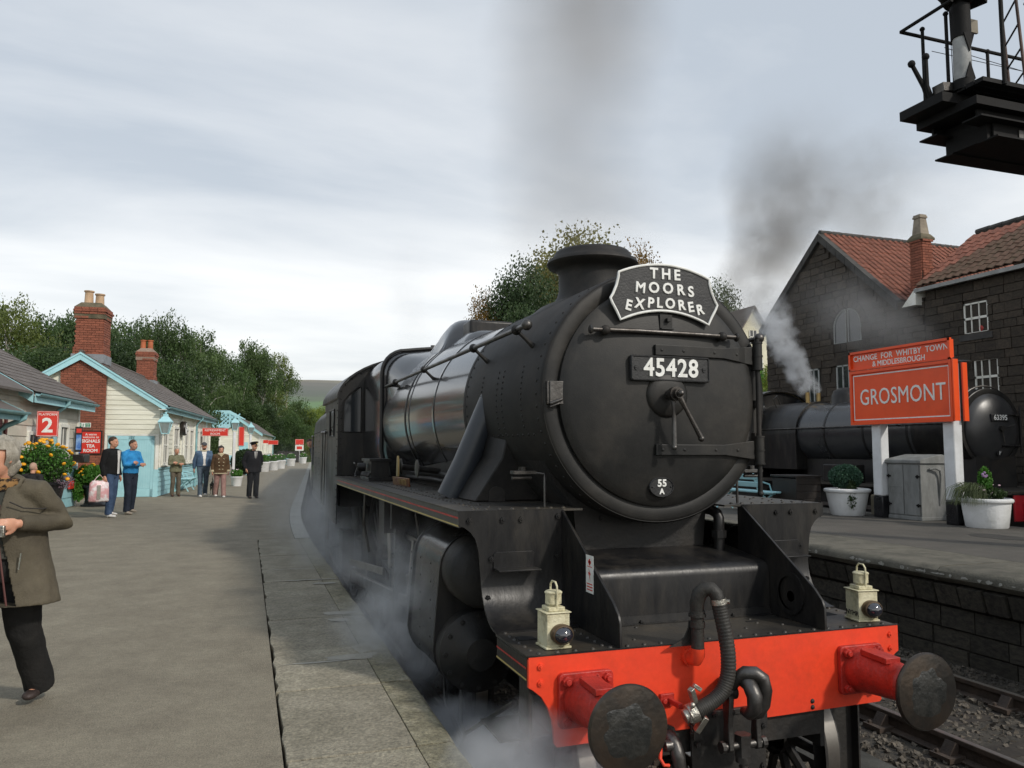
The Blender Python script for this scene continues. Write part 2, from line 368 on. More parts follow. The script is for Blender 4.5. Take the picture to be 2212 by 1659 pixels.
def text(name,s,size,m,parent,loc,rot,extrude=0.003,bold=0.0,align='CENTER',sx=1.0,spacing=1.0,world=True):
 cu=bpy.data.curves.new(name,'FONT');cu.body=s;cu.size=size;cu.extrude=extrude
 if 'M' in s and bold:cu.bevel_depth=bold;cu.bevel_resolution=0
 else:cu.offset=bold
 cu.align_x=align;cu.align_y='CENTER';cu.resolution_u=3;cu.space_character=spacing
 t=bpy.data.objects.new(name,cu)
 me=bpy.data.meshes.new_from_object(t);bpy.data.objects.remove(t)
 me.name=name
 if m:me.materials.clear();me.materials.append(m)
 o=bpy.data.objects.new(name,me)
 o.location=loc;o.rotation_euler=rot;o.scale=(sx,1,1)
 link(o,parent,world)
 return o
def pieces(name,me,mats,parent,mtxs,limit=300,stuff_name=None,key=None):
 """alike pieces sharing a mesh: the first `limit` (sorted by key, largest in view first) are parts, the rest one stuff part"""
 if key:mtxs=sorted(mtxs,key=key)
 if not me.materials:me.materials.append(mats)
 for mx in mtxs[:limit]:
  o=bpy.data.objects.new(name,me);COL.objects.link(o)
  if parent is not None:o.parent=parent;o.matrix_parent_inverse=wmat(parent).inverted()
  o.matrix_basis=mx
 rest=mtxs[limit:]
 if rest:
  vs=np.array([v.co[:]for v in me.vertices]);fs=[tuple(p.vertices)for p in me.polygons]
  V=[];F=[]
  for mx in rest:
   a=np.array(mx);q=vs@a[:3,:3].T+a[:3,3]
   o_=len(V);V.extend(map(tuple,q));F.extend([tuple(i+o_ for i in f)for f in fs])
  m2=bpy.data.meshes.new(stuff_name or name);m2.from_pydata(V,[],F);m2.update();m2.materials.append(mats)
  o=bpy.data.objects.new(stuff_name or name,m2);link(o,parent);o['kind']='stuff'
CAMP=Vector((-2.5691,-3.7689,2.3071))
def nearest(mx):return(mx.translation-CAMP).length
def remesh(o,vox=0.012,it=4,fac=0.5,sub=False):
 r=o.modifiers.new('r','REMESH');r.mode='VOXEL';r.voxel_size=vox;r.use_smooth_shade=True
 s=o.modifiers.new('s','SMOOTH');s.iterations=it;s.factor=fac
 return o
BS=bpy.data.scenes.new('bake')
def bake(o):
 BS.collection.objects.link(o);vl=BS.view_layers[0];vl.update();ev=o.evaluated_get(vl.depsgraph)
 me=bpy.data.meshes.new_from_object(ev);me.name=o.name;BS.collection.objects.unlink(o)
 if o.data.materials and not me.materials:me.materials.append(o.data.materials[0])
 o.modifiers.clear();o.data=me
 me.polygons.foreach_set('use_smooth',[True]*len(me.polygons))
 return o
def lerp(a,b,t):return a+(b-a)*t
def arc(cx,cy,r,a0,a1,n):return[(cx+r*math.cos(lerp(a0,a1,i/n)),cy+r*math.sin(lerp(a0,a1,i/n)))for i in range(n+1)]
#SETTING
def xc(Y):
 """sideways drift of the curved line, metres"""
 if Y<8:return 0.0
 if Y<18:return(Y-8)**2/225.0
 return 100/225.0+(Y-18)*0.0889
def edge(Y):return-1.47+0.009*max(0,min(Y,8))+xc(Y)
PZ=0.8
QZ=0.95
M['asphalt']=mat('worn_grey_asphalt',srgb('#918977'),srgb('#837b6b'),rough=0.85,scale=2.6,detail=9,bump=1.4,bscale=110,dirt=srgb('#6f6759'),dirt_amt=0.5,dscale=1.6,speck=((95,.22),(28,.10)))
M['asphalt2']=mat('island_asphalt',srgb('#5b5750'),srgb('#4e4b45'),rough=0.85,scale=1.5,detail=8,bump=0.7,bscale=120,dirt=srgb('#3d3b37'),dirt_amt=0.6,dscale=0.7)
M['grassland']=mat('rough_grassland',srgb('#5a6a38'),srgb('#3e4c28'),rough=0.95,scale=0.25,detail=8,bump=1,bscale=8)
M['ballast']=mat('ballast_stones',srgb('#6a6257'),srgb('#3e3933'),rough=0.9,scale=14,bump=1.0,bscale=60,dirt=srgb('#211f1c'),dirt_amt=0.8,dscale=2,rnd=0.2)
M['ballastbed']=mat('ballast_bed',srgb('#4a443b'),srgb('#2c2924'),rough=0.95,scale=22,bump=2.0,bscale=40,dirt=srgb('#1f1d1a'),dirt_amt=0.8,dscale=1.2)
g=MB();g.b2((-900,-300,-0.6),(900,900,-0.42));struct('ground',g,M['grassland'])
g=MB();g.b2((-1.9,-40,-0.41),(5.6,140,-0.17));g.b2((10.9,-40,-0.41),(14.0,60,-0.05));struct('track_bed',g,M['ballastbed'])
g=MB();g.b2((14.0,-40,-0.41),(60,60,0.25));struct('station_yard',g,M['asphalt2'])
def strip(ys,fx0,fx1,z0,z1,mb):
 """solid strip following the curve, between x functions"""
 vs=[]
 for y in ys:
  a,b=fx0(y),fx1(y)
  vs+=[(a,y,z0),(b,y,z0),(b,y,z1),(a,y,z1)]
 fs=[(0,3,2,1)]
 for i in range(len(ys)-1):
  o=i*4
  for k in range(4):fs.append((o+k,o+(k+1)%4,o+4+(k+1)%4,o+4+k))
 o=(len(ys)-1)*4;fs.append((o,o+1,o+2,o+3))
 return mb.add(vs,fs)
YS=[-30,-15,-6]+[i*1.0 for i in range(-5,30)]+[32,36,40,46,52,60,70,80,92]
g=MB();strip([y for y in YS if y<=10]+[10.15],lambda y:-19,lambda y:edge(y)-0.855,-0.4,PZ,g)
strip([10.15]+[y for y in YS if y>10.2],lambda y:-19,lambda y:edge(y)-0.26,-0.4,PZ,g)
struct('platform_asphalt',g,M['asphalt'],smooth=0)
g=MB();strip([y for y in YS],lambda y:edge(y)-0.9,lambda y:edge(y)-0.1,-0.4,PZ-0.115,g);struct('platform_core',g,M['stonejoint'],smooth=0)
M['nose']=mat('gritty_coping_nose',srgb('#8d876f'),srgb('#6f6a58'),rough=0.9,scale=9,bump=1.8,bscale=70,speck=((45,.35),),dirt=srgb('#b0aa98'),dirt_amt=0.5,dscale=7,rnd=0.08)
joints=[-9,-7.6,-6.1,-4.7,-3.3,-1.95,-0.95,0.3,1.44,2.45,3.61,4.7,5.68,6.85,8.0,9.1,10.13]
slabwalk=thing('platform_edge','row of worn grey stone slabs edging the near platform beside the locomotive','platform edge',(edge(0),0,PZ))
for i in range(len(joints)-1):
 a,b=joints[i]+0.006,joints[i+1]-0.006
 j1,j2=random.uniform(-.015,.015),random.uniform(-.015,.015)
 dz=random.uniform(-0.004,0.004)
 g=MB();w=0.2
 xs=lambda y:edge(y)-0.84
 P=[(xs(a)+j1,a),(edge(a)-w,a),(edge(b)-w,b),(xs(b)+j2,b)]
 k=7;inner=[(xs(lerp(b,a,t/k))+random.uniform(-.012,.012),lerp(b,a,t/k))for t in range(1,k)]
 g.prism(P+inner,PZ-0.11,PZ+0.004+dz,'z')
 s=obj('slab',g,M['coping'],slabwalk,bevel=0.006,smooth=0)
 g=MB();n=6;prof=[(-w+0.004,-0.13),(0,-0.13),(0.012,-0.05),(0.004,-0.012),(-0.02,0.003),(-w+0.004,0.005)]
 vs=[]
 for t in range(n+1):
  y=lerp(a,b,t/n)
  jx=random.uniform(-0.006,0.006)
  vs+=[(edge(y)+p[0]+(jx if p[0]>-0.1 else 0),y,PZ+dz+p[1]+(random.uniform(-.003,.003)if p[1]>-0.02 else 0))for p in prof]
 m=len(prof);fs=[tuple(range(m))]+[tuple(n*m+q for q in range(m-1,-1,-1))]
 for t in range(n):
  for q in range(m):fs.append((t*m+q,t*m+m+q,t*m+m+(q+1)%m,t*m+(q+1)%m))
 g.add(vs,fs);obj('slab_nose',g,M['nose'],slabwalk,smooth=30)
g=MB();strip([10.15]+[y for y in YS if y>10.2],lambda y:edge(y)-0.25,lambda y:edge(y),-0.1,PZ+0.012,g)
kb=obj('far_kerb',g,mat('pale_far_kerb',srgb('#a5a49b'),srgb('#8a8980'),rough=0.8,scale=3,bump=0.4),slabwalk,smooth=30)
def blob(pts,z,mb,n=40,amp=0.25,seed=0):
 (cx,cy),(rx,ry)=pts
 vs=[(cx,cy,z)]
 for i in range(n):
  a=2*PI*i/n;q=1+amp*mnoise.noise(Vector((math.cos(a)*1.7+seed,math.sin(a)*1.7,seed)))*2
  vs.append((cx+rx*q*math.cos(a),cy+ry*q*math.sin(a),z))
 mb.add(vs,[(0,i+1,(i+1)%n+1)for i in range(n)])
g=MB()
for c_,r_,sd_ in(((-1.74,2.14),(.20,.075),1),((-2.0,2.06),(.25,.018),2),((-1.62,2.36),(.09,.13),3),((-1.66,3.72),(.16,.07),4),((-1.7,3.42),(.08,.06),5),((-1.8,5.7),(.36,.022),6),((-1.62,5.42),(.13,.06),7),((-1.9,6.6),(.28,.02),8)):
 blob((c_,r_),PZ+0.0095,g,seed=sd_*3.3,amp=0.22,n=64)
o=struct('damp_patches',g,M['wet'])
stone_me=MB().box((0,0,0),(1,1,1)).mesh('wall_stone',0)
def stone_rows(parent,name,x,y0,y1,z0,z1,rowh,w0,w1,matl,nx,thick=0.06,limit=300,curve=None,rnd=random.Random(3),jx=0.01,gap=0.012):
 ms=[];z=z0;k=0
 while z<z1-0.02:
  h=min(rowh*rnd.uniform(0.88,1.12),z1-z);y=y0-rnd.uniform(0,w1)
  while y<y1:
   w=rnd.uniform(w0,w1);c=y+w/2
   xx=x(c)if callable(x)else x
   ms.append(Matrix.Translation((xx+nx*rnd.uniform(0,jx),c,z+h/2))@Matrix.Diagonal((thick,w-gap,h-gap,1)))
   y+=w
  z+=h
 pieces(name,stone_me if not stone_me.materials or stone_me.materials[0]==matl else stone_me.copy(),matl,parent,ms,limit,key=nearest)
fw=thing('platform_face_wall','dark stone face wall below the near platform edge','wall',(edge(0),0,0))
m2=MB().box((0,0,0),(1,1,1)).mesh('face_stone',0);stone_me=m2
stone_rows(fw,'stone',lambda y:edge(y)-0.11,-4,12,-0.17,0.66,0.2,0.3,0.5,M['wallstone'],1,limit=80)
def iedge(Y):return 5.22+0.012*Y if Y<8 else 5.32+xc(Y)
g=MB();strip([y for y in YS if y<60],lambda y:iedge(y)+1.26,lambda y:10.75,-0.4,QZ,g);struct('island_platform_asphalt',g,M['asphalt2'],smooth=0)
g=MB();strip([y for y in YS if y<60],lambda y:iedge(y)+0.22,lambda y:iedge(y)+1.2,-0.4,QZ-0.17,g);struct('island_platform_core',g,M['stonejoint'],smooth=0)
M['icoping']=mat('mossy_island_coping',srgb('#6b675b'),srgb('#56534a'),rough=0.9,scale=3,bump=1.2,bscale=50,dirt=srgb('#35342c'),dirt_amt=0.75,dscale=2.4,rnd=0.08)
ic=thing('island_platform_edge','thick dark coping stones with worn white paint along the far platform edge','platform edge',(iedge(3),3,QZ))
ij=[-6,-4.5,-3,-1.4,0.2,1.9,3.5,5.0,6.6,8.2,9.8,11.4,13,16,19,22]
for i in range(len(ij)-1):
 a,b=ij[i]+0.006,ij[i+1]-0.006;n=5
 prof=[(1.25,-0.19),(0.2,-0.19),(0.05,-0.17),(0.0,-0.11),(0.015,-0.05),(0.07,-0.008),(0.16,0.0),(1.25,0.0)]
 vs=[]
 for t in range(n+1):
  y=lerp(a,b,t/n);jx=random.uniform(-.012,.012)
  vs+=[(iedge(y)+p[0]+(jx if p[0]<0.3 else 0),y,QZ+p[1]+(random.uniform(-.006,.004)if p[0]<.3 else 0))for p in prof]
 m=len(prof);fs=[tuple(range(m))]+[tuple(n*m+q for q in range(m-1,-1,-1))]
 for t in range(n):
  for q in range(m):fs.append((t*m+q,t*m+(q+1)%m,t*m+m+(q+1)%m,t*m+m+q))
 g=MB();g.add(vs,fs);obj('coping_stone',g,M['icoping'],ic,smooth=40)
g=MB();rr=random.Random(5)
for k in range(46):
 y=rr.uniform(1.0,7.2);h=rr.uniform(0.008,0.028);w=rr.uniform(0.01,0.06)
 xb=iedge(y)
 n=7
 vs=[]
 for q in range(n):
  a=2*PI*q/n;yy=y+w*math.cos(a)*rr.uniform(.6,1.2);zz=-0.08+h*math.sin(a)*rr.uniform(.5,1.3)
  vs.append((xb-0.006+abs(zz+0.1)*0.25-0.008,yy,QZ+zz))
 g.add(vs,[tuple(range(n))])
obj('worn_white_paint',g,mat('flaking_white_edge_paint',srgb('#a9a79e'),srgb('#7d7b72'),rough=0.8,scale=30,bump=0.6),ic,smooth=0,kind='stuff')
iw=thing('island_platform_wall','blackened stone retaining wall under the far platform coping','wall',(iedge(3)+.1,3,0))
stone_me=MB().box((0,0,0),(1,1,1)).mesh('island_stone',0)
ms=[];y=-3
rr=random.Random(9)
while y<14:
 w=rr.uniform(.26,.42);c=y+w/2
 ms.append(Matrix.Translation((iedge(c)+0.15+rr.uniform(-.012,.012),c,0.64))@Euler((0,R(-16),R(rr.uniform(-3,3)))).to_matrix().to_4x4()@Matrix.Diagonal((0.14,w-0.035,0.24,1)));y+=w
pieces('corbel_stone',MB().box((0,0,0),(1,1,1)).mesh('corbel_stone',0),M['wallstone'],iw,ms,120,key=nearest)
stone_rows(iw,'stone',lambda y:iedge(y)+0.19,-3,14,-0.2,0.5,0.235,0.34,0.62,M['wallstone'],1,limit=150,jx=0.03,gap=0.02)
rail_prof=[(-.07,0),(.07,0),(.07,.012),(.012,.03),(.012,.11),(.034,.12),(.034,.156),(-.034,.156),(-.034,.12),(-.012,.11),(-.012,.03),(-.07,.012)]
def track(name,label,cx,y0,y1,zt,curve,sleep_to,label2=None):
 t=thing(name,label,'railway track',(cx,y0,zt),group='running lines through the station')
 ys=[y0]+[float(k)for k in range(int(y0)+1,30)]+[32,36,40,50,60,80]
 ys=[y for y in ys if y<=y1]
 for s in(-1,1):
  vs=[];tops=[]
  m=len(rail_prof)
  for y in ys:
   x=cx+s*0.752+(xc(y)if curve else 0)
   vs+=[(x+p[0],y,zt-0.156+p[1])for p in rail_prof]
  fs=[tuple(range(m-1,-1,-1)),tuple((len(ys)-1)*m+q for q in range(m))]
  for k in range(len(ys)-1):
   for q in range(m):fs.append((k*m+q,k*m+(q+1)%m,(k+1)*m+(q+1)%m,(k+1)*m+q))
  g=MB();g.add(vs,fs);obj('rail',g,M['rail'],t,smooth=0)
  g=MB();strip(ys,lambda y:cx+s*.752-.026+(xc(y)if curve else 0),lambda y:cx+s*.752+.026+(xc(y)if curve else 0),zt-0.004,zt+0.002,g)
  obj('rail_head',g,M['railtop'],t,smooth=0)
 sl=MB().box((0,0,0),(2.55,.25,.13)).mesh('sleeper',0)
 ms=[];y=y0+.3
 while y<sleep_to:ms.append(Matrix.Translation((cx+(xc(y)if curve else 0),y,zt-0.156-0.075)));y+=0.72
 pieces('sleeper',sl,M['sleeper'],t,ms,90,key=nearest)
 ch=MB()
 ch.box((0,0,-.135),(.36,.2,.04));ch.prism([(-.13,-.12),(-.03,-.12),(-.03,-.03),(-.06,-.02)],-.05,.05,'y');ch.prism([(.13,-.12),(.06,-.02),(.045,-.02),(.03,-.12)],-.05,.05,'y')
 ch.box((.058,0,-.055),(.045,.13,.07));ch.bolt((-.14,.06,-.115),(0,0,1),.02,.02);ch.bolt((.15,-.06,-.115),(0,0,1),.02,.02)
 cm=ch.mesh('rail_chair',0);ms=[];y=y0+.3
 while y<min(sleep_to,14):
  for s in(-1,1):ms.append(Matrix.Translation((cx+s*.752,y,zt)))
  y+=0.72
 pieces('rail_chair',cm,M['rail'],t,ms,60,key=nearest)
 return t
track('railway_track','track under the black locomotive beside the near platform',0,-12,80,0,True,20)
track('railway_track','empty rusty track below the far stone platform wall',3.73,-12,80,0,True,24)
track('railway_track','track on which the second black engine stands',12.15,-6,30,0.12,False,20)
rr=np.random.RandomState(4)
def scatter(name,n,lo,hi,zf,smin,smax,matl,rows=False):
 V=[];F=[]
 base=np.array([(-1,-1,-.6),(1,-.8,-.7),(.9,1,-.6),(-1,.8,-.7),(-.6,-.7,.6),(.7,-.5,.7),(.5,.7,.6),(-.7,.6,.5)])*.5
 fs=[(0,3,2,1),(4,5,6,7),(0,1,5,4),(1,2,6,5),(2,3,7,6),(3,0,4,7)]
 for i in range(n):
  p=np.array([rr.uniform(lo[0],hi[0]),rr.uniform(lo[1],hi[1]),0]);p[2]=zf(p[0],p[1])
  s=rr.uniform(smin,smax)
  e=np.array(Euler(tuple(rr.uniform(-PI,PI,3))).to_matrix())
  q=(base*rr.uniform(.7,1.25,(8,1))*s)@e.T+p
  o=len(V);V.extend(map(tuple,q));F.extend([tuple(k+o for k in f)for f in fs])
 me=bpy.data.meshes.new(name);me.from_pydata(V,[],F);me.update();me.materials.append(matl)
 o=bpy.data.objects.new(name,me);COL.objects.link(o);o['kind']='stuff';return o
scatter('ballast',15000,(-1.5,-1.5),(5.35,7.5),lambda x,y:-0.16+0.015*math.sin(x*3+y)+(-.02 if abs(x-3.73)<.6 else 0.0),.022,.06,M['ballast'])
scatter('ballast',1500,(-1.5,7.5),(5.4,16),lambda x,y:-0.15,.04,.08,M['ballast'])
g=MB();g.b2((1.75,-1.2,-.16),(2.25,0.4,-.1));g.b2((1.75,0.43,-.16),(2.25,2.0,-.102));g.b2((1.75,2.03,-.16),(2.25,3.6,-.1))
g.b2((4.9,-1,-.16),(5.25,1.5,-.11));struct('trough_covers',g,mat('grimy_concrete_cover',srgb('#4b4a45'),srgb('#383733'),rough=0.9,scale=4,bump=.7,dirt=srgb('#232220'),dirt_amt=.6),smooth=0)
def hill(name,pts,depth,matl,base_z=-6):
 """pts: (x, y, z) ridge line; slopes down to base on the near side"""
 g=MB();n=14;vs=[]
 for(x,y,z)in pts:
  for k in range(n+1):
   t=k/n
   yy=y-depth*(1-t);zz=base_z+(z-base_z)*(t**1.1)+mnoise.noise(Vector((x*.004,yy*.004,1)))*z*0.10*math.sin(PI*t)
   vs.append((x*(yy/y),yy,zz))
 m=n+1;fs=[]
 for i in range(len(pts)-1):
  for k in range(n):fs.append((i*m+k,(i+1)*m+k,(i+1)*m+k+1,i*m+k+1))
 g.add(vs,fs);return struct(name,g,matl,smooth=180)
hm=bpy.data.materials.new('moor_hillside');hm.use_nodes=True
nt=hm.node_tree;N=nt.nodes;L=nt.links;b=N['Principled BSDF'];b.inputs['Roughness'].default_value=0.95
tc=N.new('ShaderNodeTexCoord');sp=N.new('ShaderNodeSeparateXYZ');L.new(tc.outputs['Object'],sp.inputs[0])
nz=N.new('ShaderNodeTexNoise');nz.inputs['Scale'].default_value=0.012;nz.inputs['Detail'].default_value=8;L.new(tc.outputs['Object'],nz.inputs['Vector'])
vo=N.new('ShaderNodeTexVoronoi');vo.inputs['Scale'].default_value=0.008;L.new(tc.outputs['Object'],vo.inputs['Vector'])
ml=N.new('ShaderNodeMath');ml.operation='MULTIPLY_ADD';ml.inputs[1].default_value=60;L.new(nz.outputs['Fac'],ml.inputs[0]);L.new(sp.outputs['Z'],ml.inputs[2])
mr=N.new('ShaderNodeMapRange');mr.inputs['From Min'].default_value=20;mr.inputs['From Max'].default_value=165;L.new(ml.outputs[0],mr.inputs['Value'])
cr=N.new('ShaderNodeValToRGB');e=cr.color_ramp.elements
e[0].position=0;e[0].color=(*srgb('#5b6748'),1);e[1].position=1;e[1].color=(*srgb('#8f8a78'),1)  # moor and field colours, greyed so the colour itself carries distance haze
for p,c in((0.3,'#66775a'),(0.42,'#6c8b5e'),(0.56,'#6c7663'),(0.66,'#666b62'),(0.88,'#75736c')):k=e.new(p);k.color=(*srgb(c),1)
L.new(mr.outputs[0],cr.inputs[0])
mx=N.new('ShaderNodeMix');mx.data_type='RGBA';mx.blend_type='MULTIPLY';mx.inputs['Factor'].default_value=0.55;L.new(cr.outputs[0],mx.inputs['A']);bwn=N.new('ShaderNodeValToRGB');bwn.color_ramp.elements[0].color=(.5,.5,.5,1);L.new(vo.outputs['Color'],bwn.inputs[0]);L.new(bwn.outputs[0],mx.inputs['B']);L.new(mx.outputs['Result'],b.inputs['Base Color'])
hill('moorland_hill',[(x,1500,132+10*mnoise.noise(Vector((x*.0016,3,0)))+(-0.03*abs(x-150)))for x in range(-1500,3100,60)],1250,hm,-20)
wm=mat('wooded_slope',srgb('#5f7238'),srgb('#3e5228'),rough=0.95,scale=0.05,detail=10,bump=1,bscale=0.3)
#LOCOMOTIVE
loco=thing('steam_locomotive','large black steam locomotive with red buffer beam filling the foreground track','steam locomotive',(0,0,0))
BC=2.66
FS=0.744
RS=0.823
def lp(name,mb,m,parent=None,**k):return obj(name,mb,m,parent or loco,**k)
g=MB();g.lathe([(RS-.03,FS+.0),(RS-.012,FS-.006),(RS,FS+.012),(RS,2.46),(RS-.04,2.46)],(0,0,BC),'y',96,cap=False)
sb=lp('smokebox',g,M['sooty'],smooth=40)
g=MB();g.lathe([(RS-.125,FS-.004),(RS-.115,FS-.012),(RS-.03,FS-.012),(RS-.012,FS-.004),(RS-.004,FS+.02)],(0,0,BC),'y',96,cap=False)
lp('front_ring',g,M['dooriron'],sb,smooth=60)
g=MB()
for k in range(64):
 a=2*PI*k/64;g.bolt((math.cos(a)*(RS-.001),FS+.07,BC+math.sin(a)*(RS-.001)),(math.cos(a),0,math.sin(a)),.011,.008,False)
 g.bolt((math.cos(a)*(RS-.001),2.40,BC+math.sin(a)*(RS-.001)),(math.cos(a),0,math.sin(a)),.011,.008,False)
for y0 in(1.1,1.5,1.62,2.0):
 for k in range(12):
  a=PI+R(-14)+R(28)*k/11 if y0 in(1.1,2.0)else PI*.92+k*0.05
  g.bolt((math.cos(a)*(RS-.001),y0+(k%3)*.0,BC+math.sin(a)*(RS-.001)),(math.cos(a),0,math.sin(a)),.010,.008,False)
for k in range(14):
 a=R(180+18);y=.95+k*.105;g.bolt((math.cos(a)*(RS-.001),y,BC+math.sin(a)*(RS-.001)),(math.cos(a),0,math.sin(a)),.010,.008,False)
lp('rivets',g,M['sooty'],sb,kind='stuff')
g=MB();RD=0.699
g.lathe([(RD+.012,FS-.012),(RD+.010,FS-.032),(RD-.01,FS-.046),(RD-.05,FS-.058),(.5,FS-.088),(.3,FS-.105),(.15,FS-.112),(0.0005,FS-.115)],(0,0,BC),'y',96,cap=False)
door=lp('smokebox_door',g,M['dooriron'],smooth=40)
def doorY(x,z):
 r=math.hypot(x,z-BC);return FS-np.interp(r,[0,.15,.3,.5,.65,.7],[.115,.112,.105,.088,.058,.03])
for z,h in((2.945,.035),(2.31,.035)):
 n=12;v=[];
 for k in range(n+1):
  x=lerp(-.085,.70,k/n);hh=.034 if k<9 else lerp(.034,.062,(k-8)/4)
  y=min(doorY(x,z),FS-.03)-.022
  v+=[(x,y,z-hh),(x,y,z+hh),(x,y+.03,z+hh),(x,y+.03,z-hh)]
 f=[(0,1,2,3),(n*4+3,n*4+2,n*4+1,n*4)]
 for k in range(n):
  for q in range(4):f.append((k*4+q,k*4+4+q,k*4+4+(q+1)%4,k*4+(q+1)%4))
 g=MB().add(v,f)
 for x in(-.04,.12,.36,.55):g.bolt((x,min(doorY(x,z),FS-.03)-.021,z),(0,-1,0),.012,.006,False)
 st=lp('hinge_strap',g,M['dooriron'],door,bevel=.004,smooth=0)
 g=MB();g.cyl((.735,FS-.055,z-.085),(.735,FS-.055,z+.085),.032,n=18)
 for dz in(-.09,0,.09):g.cyl((.735,FS-.055,z+dz-.006),(.735,FS-.055,z+dz+.006),.036,n=18)
 lp('hinge_knuckle',g,M['dooriron'],door)
g=MB();g.cyl((.735,FS-.055,2.02),(.735,FS-.055,3.06),.016,n=14);g.box((.73,FS-.02,2.4),(.05,.06,.05));g.box((.73,FS-.02,2.62),(.03,.06,.05));g.ball((.735,FS-.055,2.02),.022)
lp('hinge_rod',g,M['sooty'],door)
g=MB();g.b2((-.775,FS-.045,BC-.072),(-.625,FS-.02,BC+.072));g.b2((-.79,FS-.035,BC-.072),(-.765,FS+.03,BC+.072))
g.cyl((-.775,FS-.045,BC-.07),(-.70,FS-.06,BC-.04),.012,n=8);g.cyl((-.775,FS-.045,BC-.09),(-.715,FS-.055,BC-.065),.008,n=8)
lp('door_clip',g,M['dullsteel'],door,bevel=.004)
g=MB();g.lathe([(.0005,FS-.145),(.07,FS-.142),(.125,FS-.135),(.145,FS-.12),(.147,FS-.10)],(0,0,BC),'y',40);lp('dart_boss_plate',g,M['dooriron'],door,smooth=50)
g=MB();g.cyl((0,FS-.14,BC),(0,FS-.27,BC),.032,n=18);g.cyl((0,FS-.195,BC),(0,FS-.235,BC),.045,n=18);g.cyl((0,FS-.25,BC),(0,FS-.285,BC),.024,n=6);g.ball((0,FS-.285,BC),.02)
lp('dart_hub',g,M['dullsteel'],door)
g=MB();g.tube([(0,FS-.19,BC-.02),(-.004,FS-.205,BC-.10),(-.008,FS-.21,BC-.33)],[.018,.013,.016],10);g.ball((-.008,FS-.21,BC-.335),.018);lp('dart_handle',g,M['dullsteel'],door)
g=MB();g.tube([(.01,FS-.25,BC-.02),(.05,FS-.26,BC-.10),(.15,FS-.265,BC-.275)],[.02,.013,.017],10);g.ball((.152,FS-.265,BC-.28),.02);lp('dart_handle',g,M['dullsteel'],door)
npl=[]
def rrect(w,h,r,n=4):
 o=[]
 for cx,cy,a in((w-r,h-r,0),(-w+r,h-r,PI/2),(-w+r,-h+r,PI),(w-r,-h+r,1.5*PI)):
  o+=[(cx+r*math.cos(a+PI/2*k/n),cy+r*math.sin(a+PI/2*k/n))for k in range(n+1)]
 return o
NPX,NPZ,NPY=.02,2.825,FS-.135
g=MB();g.prism([(x+NPX,z+NPZ)for x,z in rrect(.285,.082,.016)],NPY,NPY+.03,'y');nplate=lp('number_plate',g,M['platered'],door,bevel=.003)
g=MB()
fr=rrect(.278,.075,.014);g.tube([(x+NPX,NPY-.002,z+NPZ)for x,z in fr],.006,6,closed=True)
for s in(-1,1):g.cyl((NPX+s*.245,NPY-.006,NPZ),(NPX+s*.245,NPY+.002,NPZ),.016,n=14);g.box((NPX+s*.245,NPY-.008,NPZ),(.022,.004,.004))
lp('plate_rim',g,M['platered'],nplate)
text('plate_number','45428',.160,M['white'],nplate,(NPX,NPY-.001,NPZ),(PI/2,0,0),.006,.0035,sx=.93,spacing=1.08)
g=MB();g.prism([(.088*math.cos(a)-.03,.064*math.sin(a)+2.075)for a in[2*PI*k/32 for k in range(32)]],FS-.085,FS-.06,'y');shp=lp('shed_plate',g,M['platered'],door,bevel=.003)
g=MB();g.tube([(.083*math.cos(a)-.03,FS-.087,.059*math.sin(a)+2.075)for a in[2*PI*k/32 for k in range(32)]],.004,6,closed=True)
for s in(-1,1):g.ball((-.03+s*.066,FS-.087,2.075),.006)
lp('plate_rim',g,M['platered'],shp)
text('shed_code','55',.062,M['white'],shp,(-.028,FS-.086,2.098),(PI/2,0,0),.003,.0022,spacing=1.1);text('shed_code','A',.048,M['white'],shp,(-.030,FS-.086,2.046),(PI/2,0,0),.003,.0018)
g=MB();HY=FS-.115;HZ=3.055
g.tube([(-.53,HY,HZ),(-.2,HY,HZ+.005),(.25,HY,HZ+.004),(.53,HY,HZ)],.0155,12);lp('front_handrail',g,M['dullsteel'])
for x in(-.43,.42):
 g=MB();g.ball((x,HY,HZ),.032);g.cyl((x,HY,HZ),(x*.97,FS-.02,HZ-.035),.013,n=10);lp('handrail_knob',g,M['sooty'])
for x in(-.53,.53):
 g=MB();g.lathe([(.0005,-.012),(.024,-.008),(.03,0),(.024,.008),(.0005,.012)],(x,HY,HZ),'x',14);lp('handrail_end',g,M['dullsteel'])
for s in(-1,1):
 g=MB();g.tube([(s*.872,.86,3.095),(s*.872,7.0,3.085)],.0165,10);g.ball((s*.872,.85,3.096),.036);hrail=lp('side_handrail',g,M['dullsteel'])
 for y in(1.05,2.05,3.78,5.28):
  rad=RS if y<2.4 else lerp(.80,.87,(y-2.4)/3.6)
  a=math.asin(min(.98,(3.05-.06-BC)/rad));e=(s*math.cos(a)*rad,y,BC+math.sin(a)*rad)
  g=MB();g.lathe([(.02,-.03),(.032,-.012),(.036,0),(.032,.012),(.02,.03)],(s*.872,y,3.092),'y',12);g.tube([(s*.872,y,3.092),lerp(Vector((s*.872,y,3.092)),Vector(e),.6),e],[.013,.014,.02],10)
  lp('handrail_pillar',g,M['sooty'],hrail)
g=MB();g.b2((-.035,FS-.10,3.085),(.055,FS-.09,3.18));g.b2((-.035,FS-.12,3.08),(.055,FS-.05,3.09));g.b2((.005,FS-.125,3.13),(.03,FS-.10,3.155));lp('lamp_iron',g,M['dooriron'],bevel=.002)
g=MB();CY=1.74
